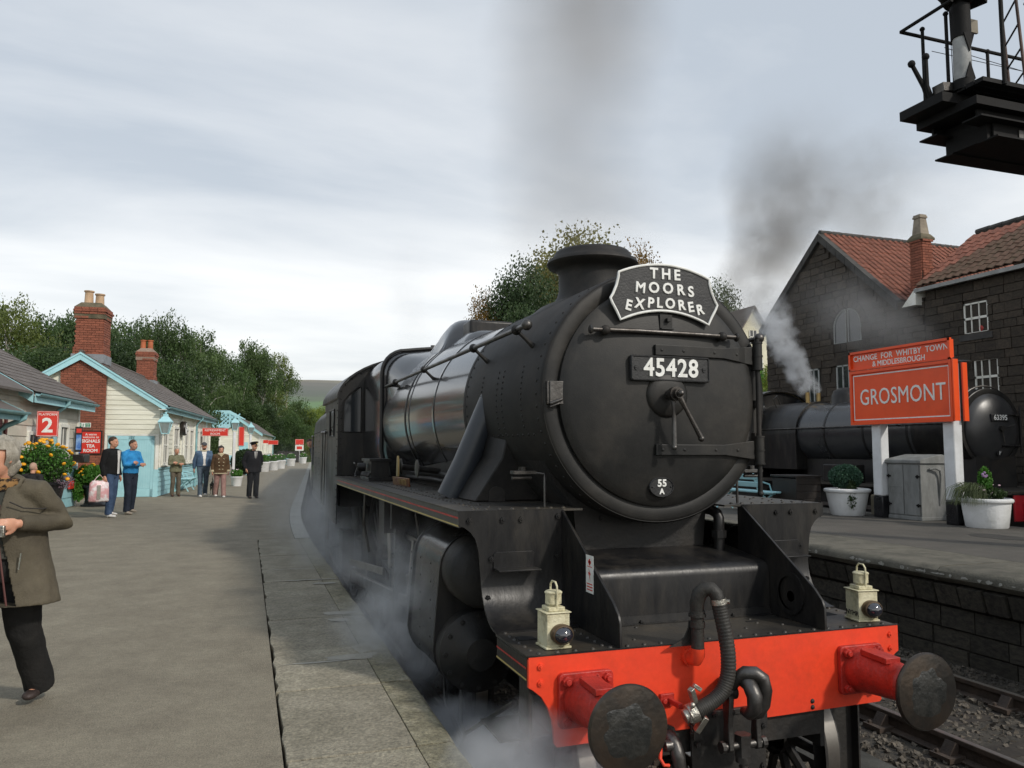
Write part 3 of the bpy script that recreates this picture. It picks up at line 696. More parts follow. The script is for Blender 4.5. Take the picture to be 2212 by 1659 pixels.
prof=[(.50,3.36),(.43,3.385),(.365,3.42),(.325,3.48),(.305,3.56),(.305,3.66),(.31,3.70),(.335,3.725),(.40,3.745),(.415,3.765),(.405,3.79),(.36,3.81),(.35,3.84),(.33,3.862),(.285,3.868),(.26,3.86),(.255,3.7),(.25,3.5)]
prof=[(r*(.86 if h>3.4 else.95),h-(.018 if h>3.5 else 0))for r,h in prof];g.lathe(prof,(0,CY,0),'z',64,cap=False)
vs=[]
for i,v in enumerate(g.v):
 x,y,z=v
 if z<3.43:
  rr_=math.hypot(x,y-CY);zz=BC+math.sqrt(max(.01,(RS+.01)**2-x*x));t=(3.43-z)/.07;vs.append((x,y,lerp(z,zz+(.02 if z>3.37 else-.01),min(1,t))))
 else:vs.append(v)
g.v=vs;lp('chimney',g,M['sooty'],smooth=50)
def bell(y):return float(np.interp(y,[2.46,4.3,5.9],[.80,.87,.90]))
g=MB();g.lathe([(bell(y),y)for y in np.linspace(2.46,5.95,12)],(0,0,BC),'y',128,cap=False)
boil=lp('boiler_cladding',g,M['gloss'],smooth=60)
for y in(3.52,4.50,4.66):
 g=MB();r=bell(y);g.lathe([(r,y-.028),(r+.006,y-.025),(r+.006,y+.025),(r,y+.028)],(0,0,BC),'y',128,cap=False);lp('boiler_band',g,M['gloss']if y!=4.66 else M['black'],boil,smooth=40)
g=MB();g.lathe([(.80,2.44),(RS+.003,2.445),(RS+.003,2.50),(.80,2.505)],(0,0,BC),'y',96,cap=False);lp('boiler_band',g,M['sooty'],boil,smooth=30)
def fb_prof(w,top,n=8):
 p=[(-w*.92,1.98)]
 p+=[(-w,2.3),(-w,BC)]
 c=.30;cz=top-c-.02
 p+=[(-w+c*.98-c*math.cos(a),cz+c*math.sin(a))for a in np.linspace(0,PI/2,n)]
 xs=-w+c*.98
 p+=[(xs*(1-k/6),top-.02+.05*math.sin(PI/2*k/6))for k in range(1,6)]
 q=[(-x,z)for x,z in reversed(p)]
 return p+[(0,top+.03)]+q
def loft(secs,cap=True,closed=True):
 """secs: list of lists of 3D points with equal length"""
 m=len(secs[0]);vs=[p for s in secs for p in s];fs=[]
 for i in range(len(secs)-1):
  for k in range(m if closed else m-1):fs.append((i*m+k,i*m+(k+1)%m,(i+1)*m+(k+1)%m,(i+1)*m+k))
 if cap:fs+=[tuple(range(m-1,-1,-1)),tuple((len(secs)-1)*m+k for k in range(m))]
 return MB().add(vs,fs)
secs=[]
for y,w,top,k in((5.92,.855,3.52,0),(5.97,.885,3.555,0),(6.05,.90,3.57,0),(7.35,.93,3.53,0)):
 secs.append([(x,y,z)for x,z in fb_prof(w,top)])
g=loft(secs);lp('firebox',g,M['gloss'],smooth=40)
g=MB();
pf=fb_prof(.905,3.58);g.tube([(x,6.0,z)for x,z in pf],.022,6);lp('firebox_band',g,M['black'])
secs=[]
for y,t in((5.2,0),(5.45,.35),(5.7,.8),(5.93,1)):
 pr=fb_prof(.86,3.53);s_=[]
 for x,z in pr:
  a=math.atan2(z-BC,x);r0=bell(y)-.01;bx_,bz_=math.cos(a)*r0,BC+math.sin(a)*r0
  if z<BC-.3:s_.append((bx_,y,bz_))
  else:s_.append((lerp(bx_,x,t),y,lerp(bz_,z,t)))
 secs.append(s_)
lp('firebox_front',loft(secs,cap=False),M['gloss'],smooth=60)
secs=[]
def hump(y0,y1,hw,top,m,name,flat=.6):
 secs=[]
 for k in range(9):
  t=k/8;y=lerp(y0,y1,t);f=math.sin(PI*min(max(t,0.0),1))**flat
  zt=lerp(3.40,top,f);s_=[]
  for q in range(17):
   u=-1+2*q/16;x=hw*u*(1.25-.25*f);zz=BC+math.sqrt(max(0,bell(y)**2-x*x))-.02
   s_.append((x,y,max(zz,lerp(zz,zt,(1-abs(u)**3.2)))))
  secs.append(s_)
 lp(name,loft(secs,cap=False,closed=False),m,smooth=60)
hump(4.72,5.5,.42,3.84,M['gloss'],'steam_dome',.42)
hump(3.98,4.62,.40,3.60,M['gloss'],'top_feed_cover',.35)
g=MB();g.b2((-.25,4.32,3.40),(.25,4.62,3.715));lp('top_feed_casing',g,M['black'],bevel=.03,seg=4)
g=MB();g.cyl((-.12,6.6,3.5),(-.12,6.6,3.72),.03,n=10);g.cyl((.12,6.9,3.5),(.12,6.9,3.70),.03,n=10);lp('safety_valve',g,M['dullsteel'])
g=MB();secs=[[(-.46,y,1.55),(-.50,y,1.94),(-.62,y,2.08),(-.74,y,2.30),(0,y,2.2),(.74,y,2.30),(.62,y,2.08),(.50,y,1.94),(.46,y,1.55)]for y in(.98,2.2)]
lp('smokebox_saddle',loft(secs),M['under'])
g=MB()
for k in range(5):g.bolt((-.30+k*.15,.975,1.86),(0,-1,0),.018,.012)
for k in range(5):g.bolt((-.30+k*.15,.975,2.05),(0,-1,0),.014,.01)
lp('rivets',g,M['under'],kind='stuff')
for s in(-1,1):
 g=MB();g.tube([(s*.70,2.0,2.80),(s*.80,2.02,2.52),(s*.92,2.06,2.2),(s*1.03,2.1,1.945)],[.085,.10,.105,.11],24);lp('steam_pipe',g,mat('blue_black_steam_pipe',(.028,.034,.042),(.04,.046,.055),rough=.33,scale=2,bump=.1),smooth=60)
 g=MB();pr=[(.55,1.945),(1.02,1.945)]
 secs=[[(s*.5,1.55,1.945),(s*1.0,1.55,1.945),(s*.80,1.55,2.25),(s*.72,1.55,2.62),(s*.5,1.55,2.4)],[(s*.5,2.25,1.945),(s*1.02,2.25,1.945),(s*.84,2.25,2.25),(s*.74,2.25,2.68),(s*.5,2.25,2.4)]]
 lp('saddle_casing',loft(secs),M['sooty'],bevel=.01)
 g=MB();g.prism([(.78*s,1.945),(.90*s,1.945),(.90*s,2.0)]+[(s*(.84+.06*math.cos(a)),2.0+.05*math.sin(a))for a in np.linspace(0.2,PI-.2,7)]+[(.78*s,2.0)],1.543,1.552,'y');lp('casing_opening',g,M['under'])
FZ=1.943
for s in(-1,1):
 g=MB();g.prism([(s*.52,.79),(s*1.32,.79),(s*1.32,7.35),(s*.52,7.35)],FZ-.012,FZ,'z')
 rp=lp('running_plate',g,M['deckblack'])
 g=MB();g.b2((s*1.308,.80,FZ-.10),(s*1.32,7.35,FZ-.013));lp('running_plate_valance',g,mat('satin_valance_black',(.035,.033,.03),(.05,.047,.042),rough=.4,scale=4,bump=.1),rp)
 g=MB();g.b2((s*1.3205,.80,FZ-.048),(s*1.3225,6.9,FZ-.038));lp('red_lining',g,M['red2'],rp)
 g=MB();g.b2((s*1.3205,.80,FZ-.094),(s*1.3225,6.9,FZ-.086));lp('cream_lining',g,mat('cream_lining',srgb('#c9b46c'),rough=.5),rp)
 g=MB()
 for k in range(58):
  y=.92+k*.11;g.bolt((s*1.17,y,FZ),(0,0,1),.012,.009,False)
  if k%2:g.bolt((s*1.06,y,FZ),(0,0,1),.012,.009,False)
  if k<8:g.bolt((s*(.62+k*.085),.86,FZ),(0,0,1),.014,.01,False)
 for y in(2.5,3.4,4.35):
  for k in range(6):g.bolt((s*(.72+k*.07),y,FZ),(0,0,1),.012,.009,False)
 lp('rivets',g,M['deckblack'],rp,kind='stuff')
 outer=[(1.325,1.943),(1.325,1.855),(1.29,1.845),(1.25,1.815),(1.22,1.775),(1.203,1.72),(1.195,1.66)]
 secs=[]
 pts=outer+[(1.19,1.60),(1.185,1.55)]
 for x,z in pts:secs.append([(s*x,.785,z),(s*.66,.785,z),(s*.66,.797,z),(s*x,.797,z)])
 for k in range(1,9):
  a=PI/2*k/8;y=.785-.26*(1-math.cos(a));z=1.55-.265*math.sin(a);x=lerp(1.185,1.172,k/8)
  secs.append([(s*x,y,z),(s*.66,y,z),(s*.66,y+.012*math.cos(a),z-.012*math.sin(a)),(s*x,y+.012*math.cos(a),z-.012*math.sin(a))])
 lp('front_drop_plate',loft(secs),M['black'],smooth=40)
 g=MB()
 for x,z in((1.26,1.885),(1.05,1.885),(.93,1.885),(.69,1.90),(1.12,1.655),(1.15,1.43),(.70,1.66),(.69,1.42)):g.bolt((s*x,.785 if z>1.5 else.765,z),(0,-1,0),.019,.013)
 lp('plate_bolts',g,M['black'],kind='stuff')
 g=MB();g.prism([(s*1.11,1.60),(s*.845,1.60),(s*.845,1.68),(s*.86,1.695),(s*1.095,1.695),(s*1.11,1.68)],.775,.784,'y');g.b2((s*1.11,.66,1.592),(s*.845,.784,1.602));lp('foot_step',g,M['black'],bevel=.002)
g=MB();g.b2((-1.173,.001,1.262),(1.173,.53,1.275));dk=lp('front_deck',g,M['deckblack'])
g=MB();g.b2((-.655,.53,1.262),(.655,1.0,1.274));lp('inner_deck',g,M['deckblack'])
g=MB();rr=random.Random(11)
for k in range(23):
 x=-1.1+k*.1
 if abs(abs(x)-.65)>.03 and abs(x+.26)>.09:g.bolt((x,.045,1.275),(0,0,1),.014,.011,False)
for s in(-1,1):
 for k in range(6):g.bolt((s*1.12,.12+k*.08,1.275),(0,0,1),.013,.010,False)
 for k in range(5):g.bolt((s*.72,.1+k*.09,1.275),(0,0,1),.013,.010,False)
for x,y in((-.35,.42),(.42,.4),(.25,.2),(.4,.3),(-.5,.16),(.52,.22),(-.95,.42),(.93,.44)):g.bolt((x,y,1.275),(0,0,1),.012,.008,False)
lp('rivets',g,M['deckblack'],dk,kind='stuff')
g=MB();g.b2((-1.10,.34,1.2755),(-1.0,.42,1.2775));g.b2((.93,.34,1.2755),(1.03,.42,1.2775));g.b2((.36,.34,1.2755),(.44,.36,1.2775));lp('deck_slot',g,mat('black_hole',(.003,.003,.003),rough=.9),dk)
for s in(-1,1):
 prof=[(s*1.174,.02),(s*1.174,.53)]
 g=MB();g.b2((s*1.168,.02,1.15),(s*1.176,.5,1.261));lp('deck_valance',g,M['black'])
 g=MB();g.b2((s*1.177,.02,1.212),(s*1.179,.5,1.220));lp('red_lining',g,M['red2'])
 g=MB();g.b2((s*1.177,.02,1.158),(s*1.179,.5,1.165));lp('cream_lining',g,mat('cream_lining',srgb('#c9b46c'),rough=.5))
 pr=[(.008,1.276),(.008,1.40),(.03,1.445),(.09,1.50),(.795,1.943),(.83,1.943),(.83,1.276)]
 g=MB();g.prism(pr,s*.648,s*.664,'x');gu=lp('frame_gusset',g,M['black'],bevel=.003)
 g=MB();g.cyl((s*(.648-.0015*(s>0)),.30,1.46),(s*.6475,.30,1.46),.03,n=20)
 xx=.646 if s>0 else.666
 g=MB();g.lathe([(.0005,0),(.032,0)],(s*.6465,.30,1.42),'x',20);lp('jacking_hole',g,mat('pale_worn_metal',(.32,.31,.29),rough=.5),gu)
 g=MB();g.lathe([(.10,0),(.13,.0),(.13,.012),(.10,.012)],(s*.636 if s>0 else-.648,.30,1.44),'x',30,cap=False);lp('hole_ring',g,M['black'],gu)
g=MB();g.b2((-.6665,.32,1.50),(-.6655,.42,1.71));wl=lp('warning_label',g,M['white'])
g=MB();zt=1.695
g.b2((-.6675,.352,1.665),(-.667,.388,1.68));g.b2((-.6675,.362,1.655),(-.667,.378,1.69))
g.add([(-.6676,.385,1.64),(-.6676,.352,1.60),(-.6676,.372,1.605),(-.6676,.360,1.565),(-.6676,.392,1.618),(-.6676,.370,1.612)],[(0,1,2,5),(5,2,3,4)])
for k in range(3):g.b2((-.6675,.332,1.515+k*.016),(-.667,.408,1.521+k*.016))
for k in range(2):g.b2((-.6675,.338,1.645-.0+k*.0),(-.667,.402,1.649))
lp('warning_symbol',g,M['signred2'],wl)
pr=[(.50,1.276),(.50,1.54),(.508,1.57),(.525,1.592),(.55,1.604),(.60,1.612),(.82,1.64),(.98,1.66),(.98,1.276)]
g=MB();g.prism(pr,-.645,.645,'x');lp('inspection_cover',g,M['black'],smooth=50)
g=MB();g.prism([(.47,1.276),(.47,1.281),(.488,1.285),(.493,1.325),(.499,1.325),(.499,1.276)],-.644,.644,'x');g.bolt((-.28,.482,1.285),(0,0,1),.012,.01);g.bolt((.36,.482,1.285),(0,0,1),.012,.01);lp('cover_angle_strip',g,M['black'])
for s,x in((1,.52),):
 g=MB();g.tube([(x,.86,1.62),(x,.86,1.80),(x,.86,1.85),(x+.0,.88,1.88),(x,.95,1.90),(x+.02,1.1,1.9)],.036,14);g.cyl((x,.86,1.72),(x,.86,1.77),.05,n=8);lp('steam_elbow',g,M['black'])
for s in(-1,1):
 g=MB();g.tube([(s*.72,.93,1.945),(s*.72,.93,2.13),(s*.72,.94,2.155),(s*.80,.96,2.165),(s*.90,.96,2.165)],.009,8);g.b2((s*.78,.92,2.155),(s*.93,1.0,2.175));g.cyl((s*.86,.96,2.17),(s*.86,.96,2.20),.025,n=10);g.cyl((s*.8,.96,2.13),(s*.93,.96,2.13),.012,n=8)
 lp('running_plate_lamp_iron',g,M['dullsteel'])
nb=[(-1.173,1.275),(-1.173,1.125),(-1.155,1.115),(-1.11,1.08),(-1.07,1.02),(-1.045,.95),(-1.035,.87),(-1.03,.825),(-.30,.825),(-.27,.79),(.0,.79),(.27,.79),(.3,.825),(1.01,.845),(1.03,.87),(.99,.89),(.98,.91),(.985,.935),(1.0,.95),(1.07,1.02),(1.11,1.08),(1.155,1.115),(1.173,1.125),(1.173,1.275)]
nb=[(-1.173,1.274),(-1.173,1.125),(-1.15,1.112),(-1.105,1.075),(-1.07,1.02),(-1.045,.95),(-1.035,.84),(-1.02,.822),(1.02,.845),(1.035,.858),(1.03,.872),(1.0,.885),(1.0,.9),(1.04,.95),(1.07,1.02),(1.105,1.075),(1.15,1.112),(1.173,1.125),(1.173,1.274)]
g=MB();g.prism(nb,-.0,.022,'y');beam=lp('buffer_beam',g,M['red'],bevel=.002)
g=MB();g.b2((-1.175,-.003,1.2745),(1.175,.012,1.279));lp('beam_top_angle',g,M['black'],beam)
g=MB();g.prism([(x*.985,z+(.01 if z<1.1 else-.03))for x,z in nb],.024,.05,'y');lp('beam_backing',g,M['under'],beam)
g=MB()
for s in(-1,1):
 for z in(1.225,1.145):g.bolt((s*1.11,0,z),(0,-1,0),.017,.010)
lp('beam_bolts',g,M['red'],beam,kind='stuff')
g=MB();g.bolt((.54,0,.895),(0,-1,0),.014,.01,False);g.bolt((.54,0,.862),(0,-1,0),.014,.01,False);lp('beam_bolts',g,M['under'],beam,kind='stuff')
g=MB();g.b2((-1.165,.02,.80),(-1.145,.16,1.262));lp('beam_side_bracket',g,M['under']);g=MB();g.b2((1.145,.02,.90),(1.165,.16,1.262));lp('beam_side_bracket',g,M['under'])
for s in(-1,1):
 bx=s*.87;bz=1.052
 g=MB();g.prism([(bx+x,bz+z)for x,z in rrect(.15,.135,.025)],-.032,-.001,'y');bp=lp('buffer_base_plate',g,M['red2'],bevel=.004)
 for ax in(-.112,.112):
  for az in(-.1,.1):
   g=MB();g.tube([(bx+ax,-.032,bz+az),(bx+ax,-.056,bz+az)],.026,6);g.tube([(bx+ax,-.056,bz+az),(bx+ax,-.072,bz+az)],.015,10);lp('buffer_bolt',g,M['red2'],bp,bevel=.002)
 g=MB();g.lathe([(.128,-.032),(.126,-.06),(.118,-.10),(.112,-.16),(.104,-.26),(.098,-.335),(.103,-.345),(.104,-.36),(.098,-.372),(.08,-.374)],(bx,0,bz),'y',40);bh=lp('buffer_housing',g,M['red2'],smooth=50)
 g=MB();g.box((bx-.02,-.19,bz+.113),(.10,.19,.03),(0.04,0,0));g.b2((bx-.055,-.275,bz+.085),(bx-.03,-.12,bz+.12))
 for q in(-.06,.03):g.bolt((bx+q,-.10,bz+.118),(0,0,1),.011,.014)
 lp('buffer_wedge',g,M['red2'],bh,bevel=.004)
 g=MB();g.cyl((bx,-.37,bz),(bx,-.43,bz),.066,n=30);lp('buffer_shank',g,M['grease'],bh)
 g=MB();g.lathe([(.07,-.425),(.10,-.437),(.185,-.462),(.197,-.470),(.199,-.482),(.192,-.493),(.14,-.502),(.07,-.508),(.0005,-.51)],(bx,0,bz),'y',64);hd=lp('buffer_head',g,M['bufhead'],smooth=45)
 g=MB();n=64;rings=12;vs=[(bx-.01,-.5135,bz+.0)]
 for j in range(1,rings+1):
  for i in range(n):
   a=2*PI*i/n;q=1+.30*mnoise.noise(Vector((math.cos(a)*2.2,math.sin(a)*2.2,s*3)))
   rr_=.122*q*j/rings;x,z=bx-.008+rr_*math.cos(a),bz-.005+rr_*math.sin(a)*1.02
   th=.0030*(1-(j/rings)**5)+.0007*mnoise.noise(Vector((x*34,z*34,7)))*(j<rings)
   rad=math.hypot(x-bx,z-bz);face=-np.interp(rad,[0,.07,.14,.192],[.510,.508,.502,.493])
   vs.append((x,face-max(th,.0005)if j<rings else face+.001,z))
 fs=[(0,1+i,1+(i+1)%n)for i in range(n)]
 for j in range(rings-1):
  for i in range(n):fs.append((1+j*n+i,1+(j+1)*n+i,1+(j+1)*n+(i+1)%n,1+j*n+(i+1)%n))
 lp('grease_patch',MB().add(vs,fs),M['grease'],hd,smooth=180)
g=MB();g.b2((-.26,-.030,.885),(.205,-.002,.915));g.b2((-.26,-.022,.40),(.205,-.004,.885));g.b2((.135,-.042,.80),(.205,-.022,.93));g.b2((-.26,-.042,.78),(-.2,-.022,.91));dp=lp('drag_plate',g,M['under'],bevel=.003)
g=MB()
for x,z in((-.235,.86),(-.235,.76),(.175,.895),(.175,.815),(-.13,.9),(-.02,.905),(.1,.9),(-.235,.6),(.18,.6)):g.bolt((x,-.04 if z>.75 else-.022,z),(0,-1,0),.016,.014)
lp('drag_plate_bolts',g,M['under'],kind='stuff')
cp=dp
g=MB()
g.tube([(-.065,-.02,1.06),(-.065,-.12,1.10),(-.062,-.20,1.125),(-.06,-.26,1.11),(-.058,-.295,1.06),(-.058,-.29,1.0),(-.06,-.25,.965),(-.062,-.20,.965)],[.03,.034,.038,.040,.040,.037,.032,.022],16);lp('coupling_hook',g,M['dullsteel'],smooth=60)
g=MB();g.tube([(-.115,-.17,1.06),(-.105,-.20,1.13),(-.07,-.235,1.165),(-.03,-.262,1.165),(.005,-.275,1.14),(.02,-.275,1.08),(.015,-.265,1.01),(-.01,-.25,.965),(-.035,-.235,.955)],[.024,.032,.036,.037,.037,.037,.036,.034,.028],16);lp('coupling_shackle',g,M['dullsteel'],smooth=60)
for dx in(-.135,.035):
 g=MB();g.prism([(-.19,1.075),(-.16,1.09),(-.135,1.07),(-.14,1.02),(-.15,.9),(-.14,.80),(-.15,.765),(-.18,.755),(-.205,.77),(-.2,.82),(-.195,.9),(-.21,1.03)],dx-.014,dx+.014,'x')
 lp('coupling_link',g,M['dullsteel'],bevel=.004)
g=MB();g.cyl((-.17,-.17,1.055),(-.09,-.17,1.055),.036,n=16);g.cyl((-.185,-.17,1.055),(-.16,-.17,1.055),.026,n=6);lp('coupling_pin',g,M['dullsteel']);g=MB();g.cyl((-.17,-.175,.785),(.07,-.175,.785),.022,n=14);g.cyl((-.185,-.175,.785),(-.165,-.175,.785),.03,n=10);g.cyl((.06,-.175,.785),(.085,-.175,.785),.03,n=10)
lp('coupling_pin',g,M['dullsteel'])
g=MB();g.tube([(-.05,-.175,.84),(-.05,-.175,.73)],.045,6);g.cyl((-.05,-.175,.73),(-.05,-.175,.70),.04,n=16);g.cyl((-.05,-.175,.70),(-.05,-.175,.38),.02,n=12)
for k in range(22):g.lathe([(.02,0),(.025,.004),(.02,.008)],(-.05,-.175,.40+k*.013),'z',12,cap=False)
lp('coupling_screw',g,M['dullsteel'])
g=MB();g.tube([(-.262,.0,1.205),(-.262,-.045,1.205),(-.262,-.075,1.21),(-.26,-.092,1.235),(-.26,-.094,1.272)],[.034,.034,.036,.037,.037],18);g.cyl((-.262,.0,1.205),(-.262,-.03,1.205),.044,n=18);lp('red_pipe_elbow',g,M['red'])
g=MB();g.cyl((-.26,-.094,1.272),(-.26,-.094,1.44),.034,n=20);g.cyl((-.26,-.094,1.38),(-.26,-.094,1.41),.04,n=20);g.cyl((-.26,-.094,1.435),(-.26,-.094,1.45),.046,n=20);g.cyl((-.26,-.094,1.45),(-.26,-.094,1.465),.04,n=20)
g.tube([(-.26,-.094,1.46),(-.262,-.095,1.50),(-.252,-.103,1.55),(-.228,-.12,1.58),(-.20,-.14,1.58),(-.182,-.155,1.555),(-.175,-.162,1.52)],[.036,.038,.04,.04,.038,.036,.034],20)
g.prism([(-.40,1.276),(-.31,1.32),(-.285,1.37),(-.28,1.405),(-.25,1.405),(-.25,1.276)],-.05,-.04,'y');lp('vacuum_standpipe',g,M['rubber'],smooth=50)
ctl=[Vector(p)for p in((-.176,-.163,1.535),(-.166,-.17,1.46),(-.152,-.185,1.36),(-.146,-.20,1.25),(-.155,-.205,1.15),(-.19,-.205,1.075),(-.245,-.20,1.03),(-.31,-.195,1.0),(-.345,-.19,.985))]
def cat(P,n=12):
 out=[]
 for i in range(len(P)-1):
  a=P[max(i-1,0)];b=P[i];c=P[i+1];d=P[min(i+2,len(P)-1)]
  for k in range(n):
   t=k/n;out.append(.5*((2*b)+(c-a)*t+(2*a-5*b+4*c-d)*t*t+(3*b-a-3*c+d)*t**3))
 return out+[P[-1]]
pts=cat(ctl,18);rs=[.0385+.0018*math.sin(k*PI/1.5)if k>6 else.038 for k in range(len(pts))]
g=MB();g.tube(pts,rs,22);lp('vacuum_hose',g,M['rubber'],smooth=80)
g=MB();d=(pts[3]-pts[0]).normalized();g.cyl(pts[0]+d*.002,pts[0]+d*.03,.0425,n=24);g.cyl(pts[0]+d*.016+Vector((.045,-.01,0)),pts[0]+d*.016+Vector((.055,-.02,0)),.01,n=10);lp('hose_clamp',g,M['alu'])
g=MB();e=pts[-1];d=(pts[-1]-pts[-5]).normalized();g.cyl(e-d*.01,e+d*.035,.05,n=20);g.cyl(e+d*.03,e+d*.06,.036,n=16)
g.box(e+Vector((-.01,-.005,.075)),(.028,.03,.11),(0.2,-.5,.2));g.box(e+Vector((.005,-.02,.125)),(.05,.02,.02),(0,.6,0));g.box(e+Vector((.03,-.01,-.06)),(.03,.035,.09),(.3,.5,0));g.cyl(e+Vector((-.035,-.03,.03)),e+Vector((-.035,-.03,-.04)),.01,n=8)
g.ball(e+Vector((-.03,-.03,.045)),.016,10,6)
lp('hose_coupling',g,M['alu'],bevel=.003)
g=MB();g.b2((-.44,-.02,.965),(-.36,-.001,1.03));g.b2((-.40,-.13,.985),(-.375,-.02,1.01));g.cyl((-.42,-.02,.995),(-.42,-.035,.995),.014,n=8);lp('hose_dummy_bracket',g,M['red2'],bevel=.003)
g=MB()
for k in range(7):
 a=k*.5;g.lathe([(.009,-.0025),(.012,0),(.009,.0025),(.006,0)],(-.345+.012*math.sin(k*2),-.15-.004*k,.925-k*.008),'x' if k%2 else 'z',10,cap=False)
lp('bracket_chain',g,M['dullsteel'])
g=MB();g.tube([(-.42,.03,.83),(-.42,-.06,.83),(-.41,-.10,.80),(-.40,-.12,.74),(-.395,-.125,.66)],[.036,.036,.037,.036,.034],16);g.cyl((-.42,-.03,.83),(-.42,-.05,.83),.055,n=8)
g.cyl((-.395,-.125,.68),(-.395,-.125,.655),.062,n=20);g.cyl((-.395,-.125,.65),(-.395,-.125,.625),.062,n=20);g.tube([(-.395,-.125,.63),(-.39,-.13,.5),(-.38,-.12,.4)],.032,14)
for a in range(6):g.bolt((-.395+.048*math.cos(a),-.125+.048*math.sin(a),.68),(0,0,1),.008,.012)
g.cyl((-.47,-.10,.80),(-.43,-.10,.80),.03,n=8)
lp('steam_heat_pipe',g,M['dullsteel'],smooth=50)
g=MB();g.tube([(-.49,-.10,.80),(-.505,-.12,.75),(-.49,-.13,.72),(-.46,-.13,.715)],.009,8);lp('steam_heat_handle',g,M['red'])
for s in(-1,1):
 g=MB();g.prism([(s*.86,.84),(s*1.13,.84),(s*1.13,.35),(s*1.15,.22),(s*.98,.30),(s*.86,.42)],.36,.376,'y');g.b2((s*1.128,.30,.22),(s*1.14,.42,.84));g.b2((s*1.13,.26,.215),(s*1.3,.42,.228));lp('front_step_plate',g,M['under'])
g=MB();g.b2((-1.30,.06,.855),(-1.02,.40,.868));g.b2((-1.03,.04,.6),(-1.015,.46,1.15));lp('front_step_plate',g,M['under'])
g=MB();g.tube([(-1.18,.2,1.0),(-1.24,.9,.62),(-1.22,1.1,.45)],.012,8);lp('drain_pipe',g,M['dullsteel'])
g=MB();g.b2((-.66,.05,.62),(-.63,9.2,1.26));g.b2((.63,.05,.62),(.66,9.2,1.26));g.b2((-.62,.03,.7),(.62,.10,1.25));g.b2((-.62,2.3,.5),(.62,2.4,1.9));g.b2((-.5,2.5,1.6),(.5,7.3,2.05));lp('main_frames',g,M['under'])
def wheel(y,r,parent=loco,spokes=12,x=.72,tyre=None):
 for s in(-1,1):
  g=MB();g.lathe([(r+.03,s*(x-.02)),(r+.028,s*(x+.0)),(r,s*(x+.012)),(r-.005,s*(x+.12)),(r-.06,s*(x+.125)),(r-.075,s*(x+.10)),(r-.075,s*(x-.02))],(0,y,r),'x',44,cap=False)
  t=lp('wheel',g,M['under'],parent,smooth=30)
  g=MB()
  for k in range(spokes):
   a=2*PI*k/spokes;g.tube([(s*(x+.06),y+.1*math.cos(a),r+.1*math.sin(a)),(s*(x+.06),y+(r-.07)*math.cos(a),r+(r-.07)*math.sin(a))],[.035,.025],6)
  g.lathe([(.0005,s*(x+.13)),(.1,s*(x+.13)),(.13,s*(x+.1)),(.13,s*x)],(0,y,r),'x',20,cap=False);lp('spokes',g,M['under'],t)
  g=MB();g.lathe([(r+.001,s*(x+.02)),(r-.004,s*(x+.11))],(0,y,r),'x',44,cap=False);lp('tyre_tread',g,M['railtop'],t,smooth=40)
for y,r,sp in((.62,.5,10),(2.55,.5,10),(4.35,.914,19),(6.48,.914,19),(8.8,.914,19)):wheel(y,r,spokes=sp)
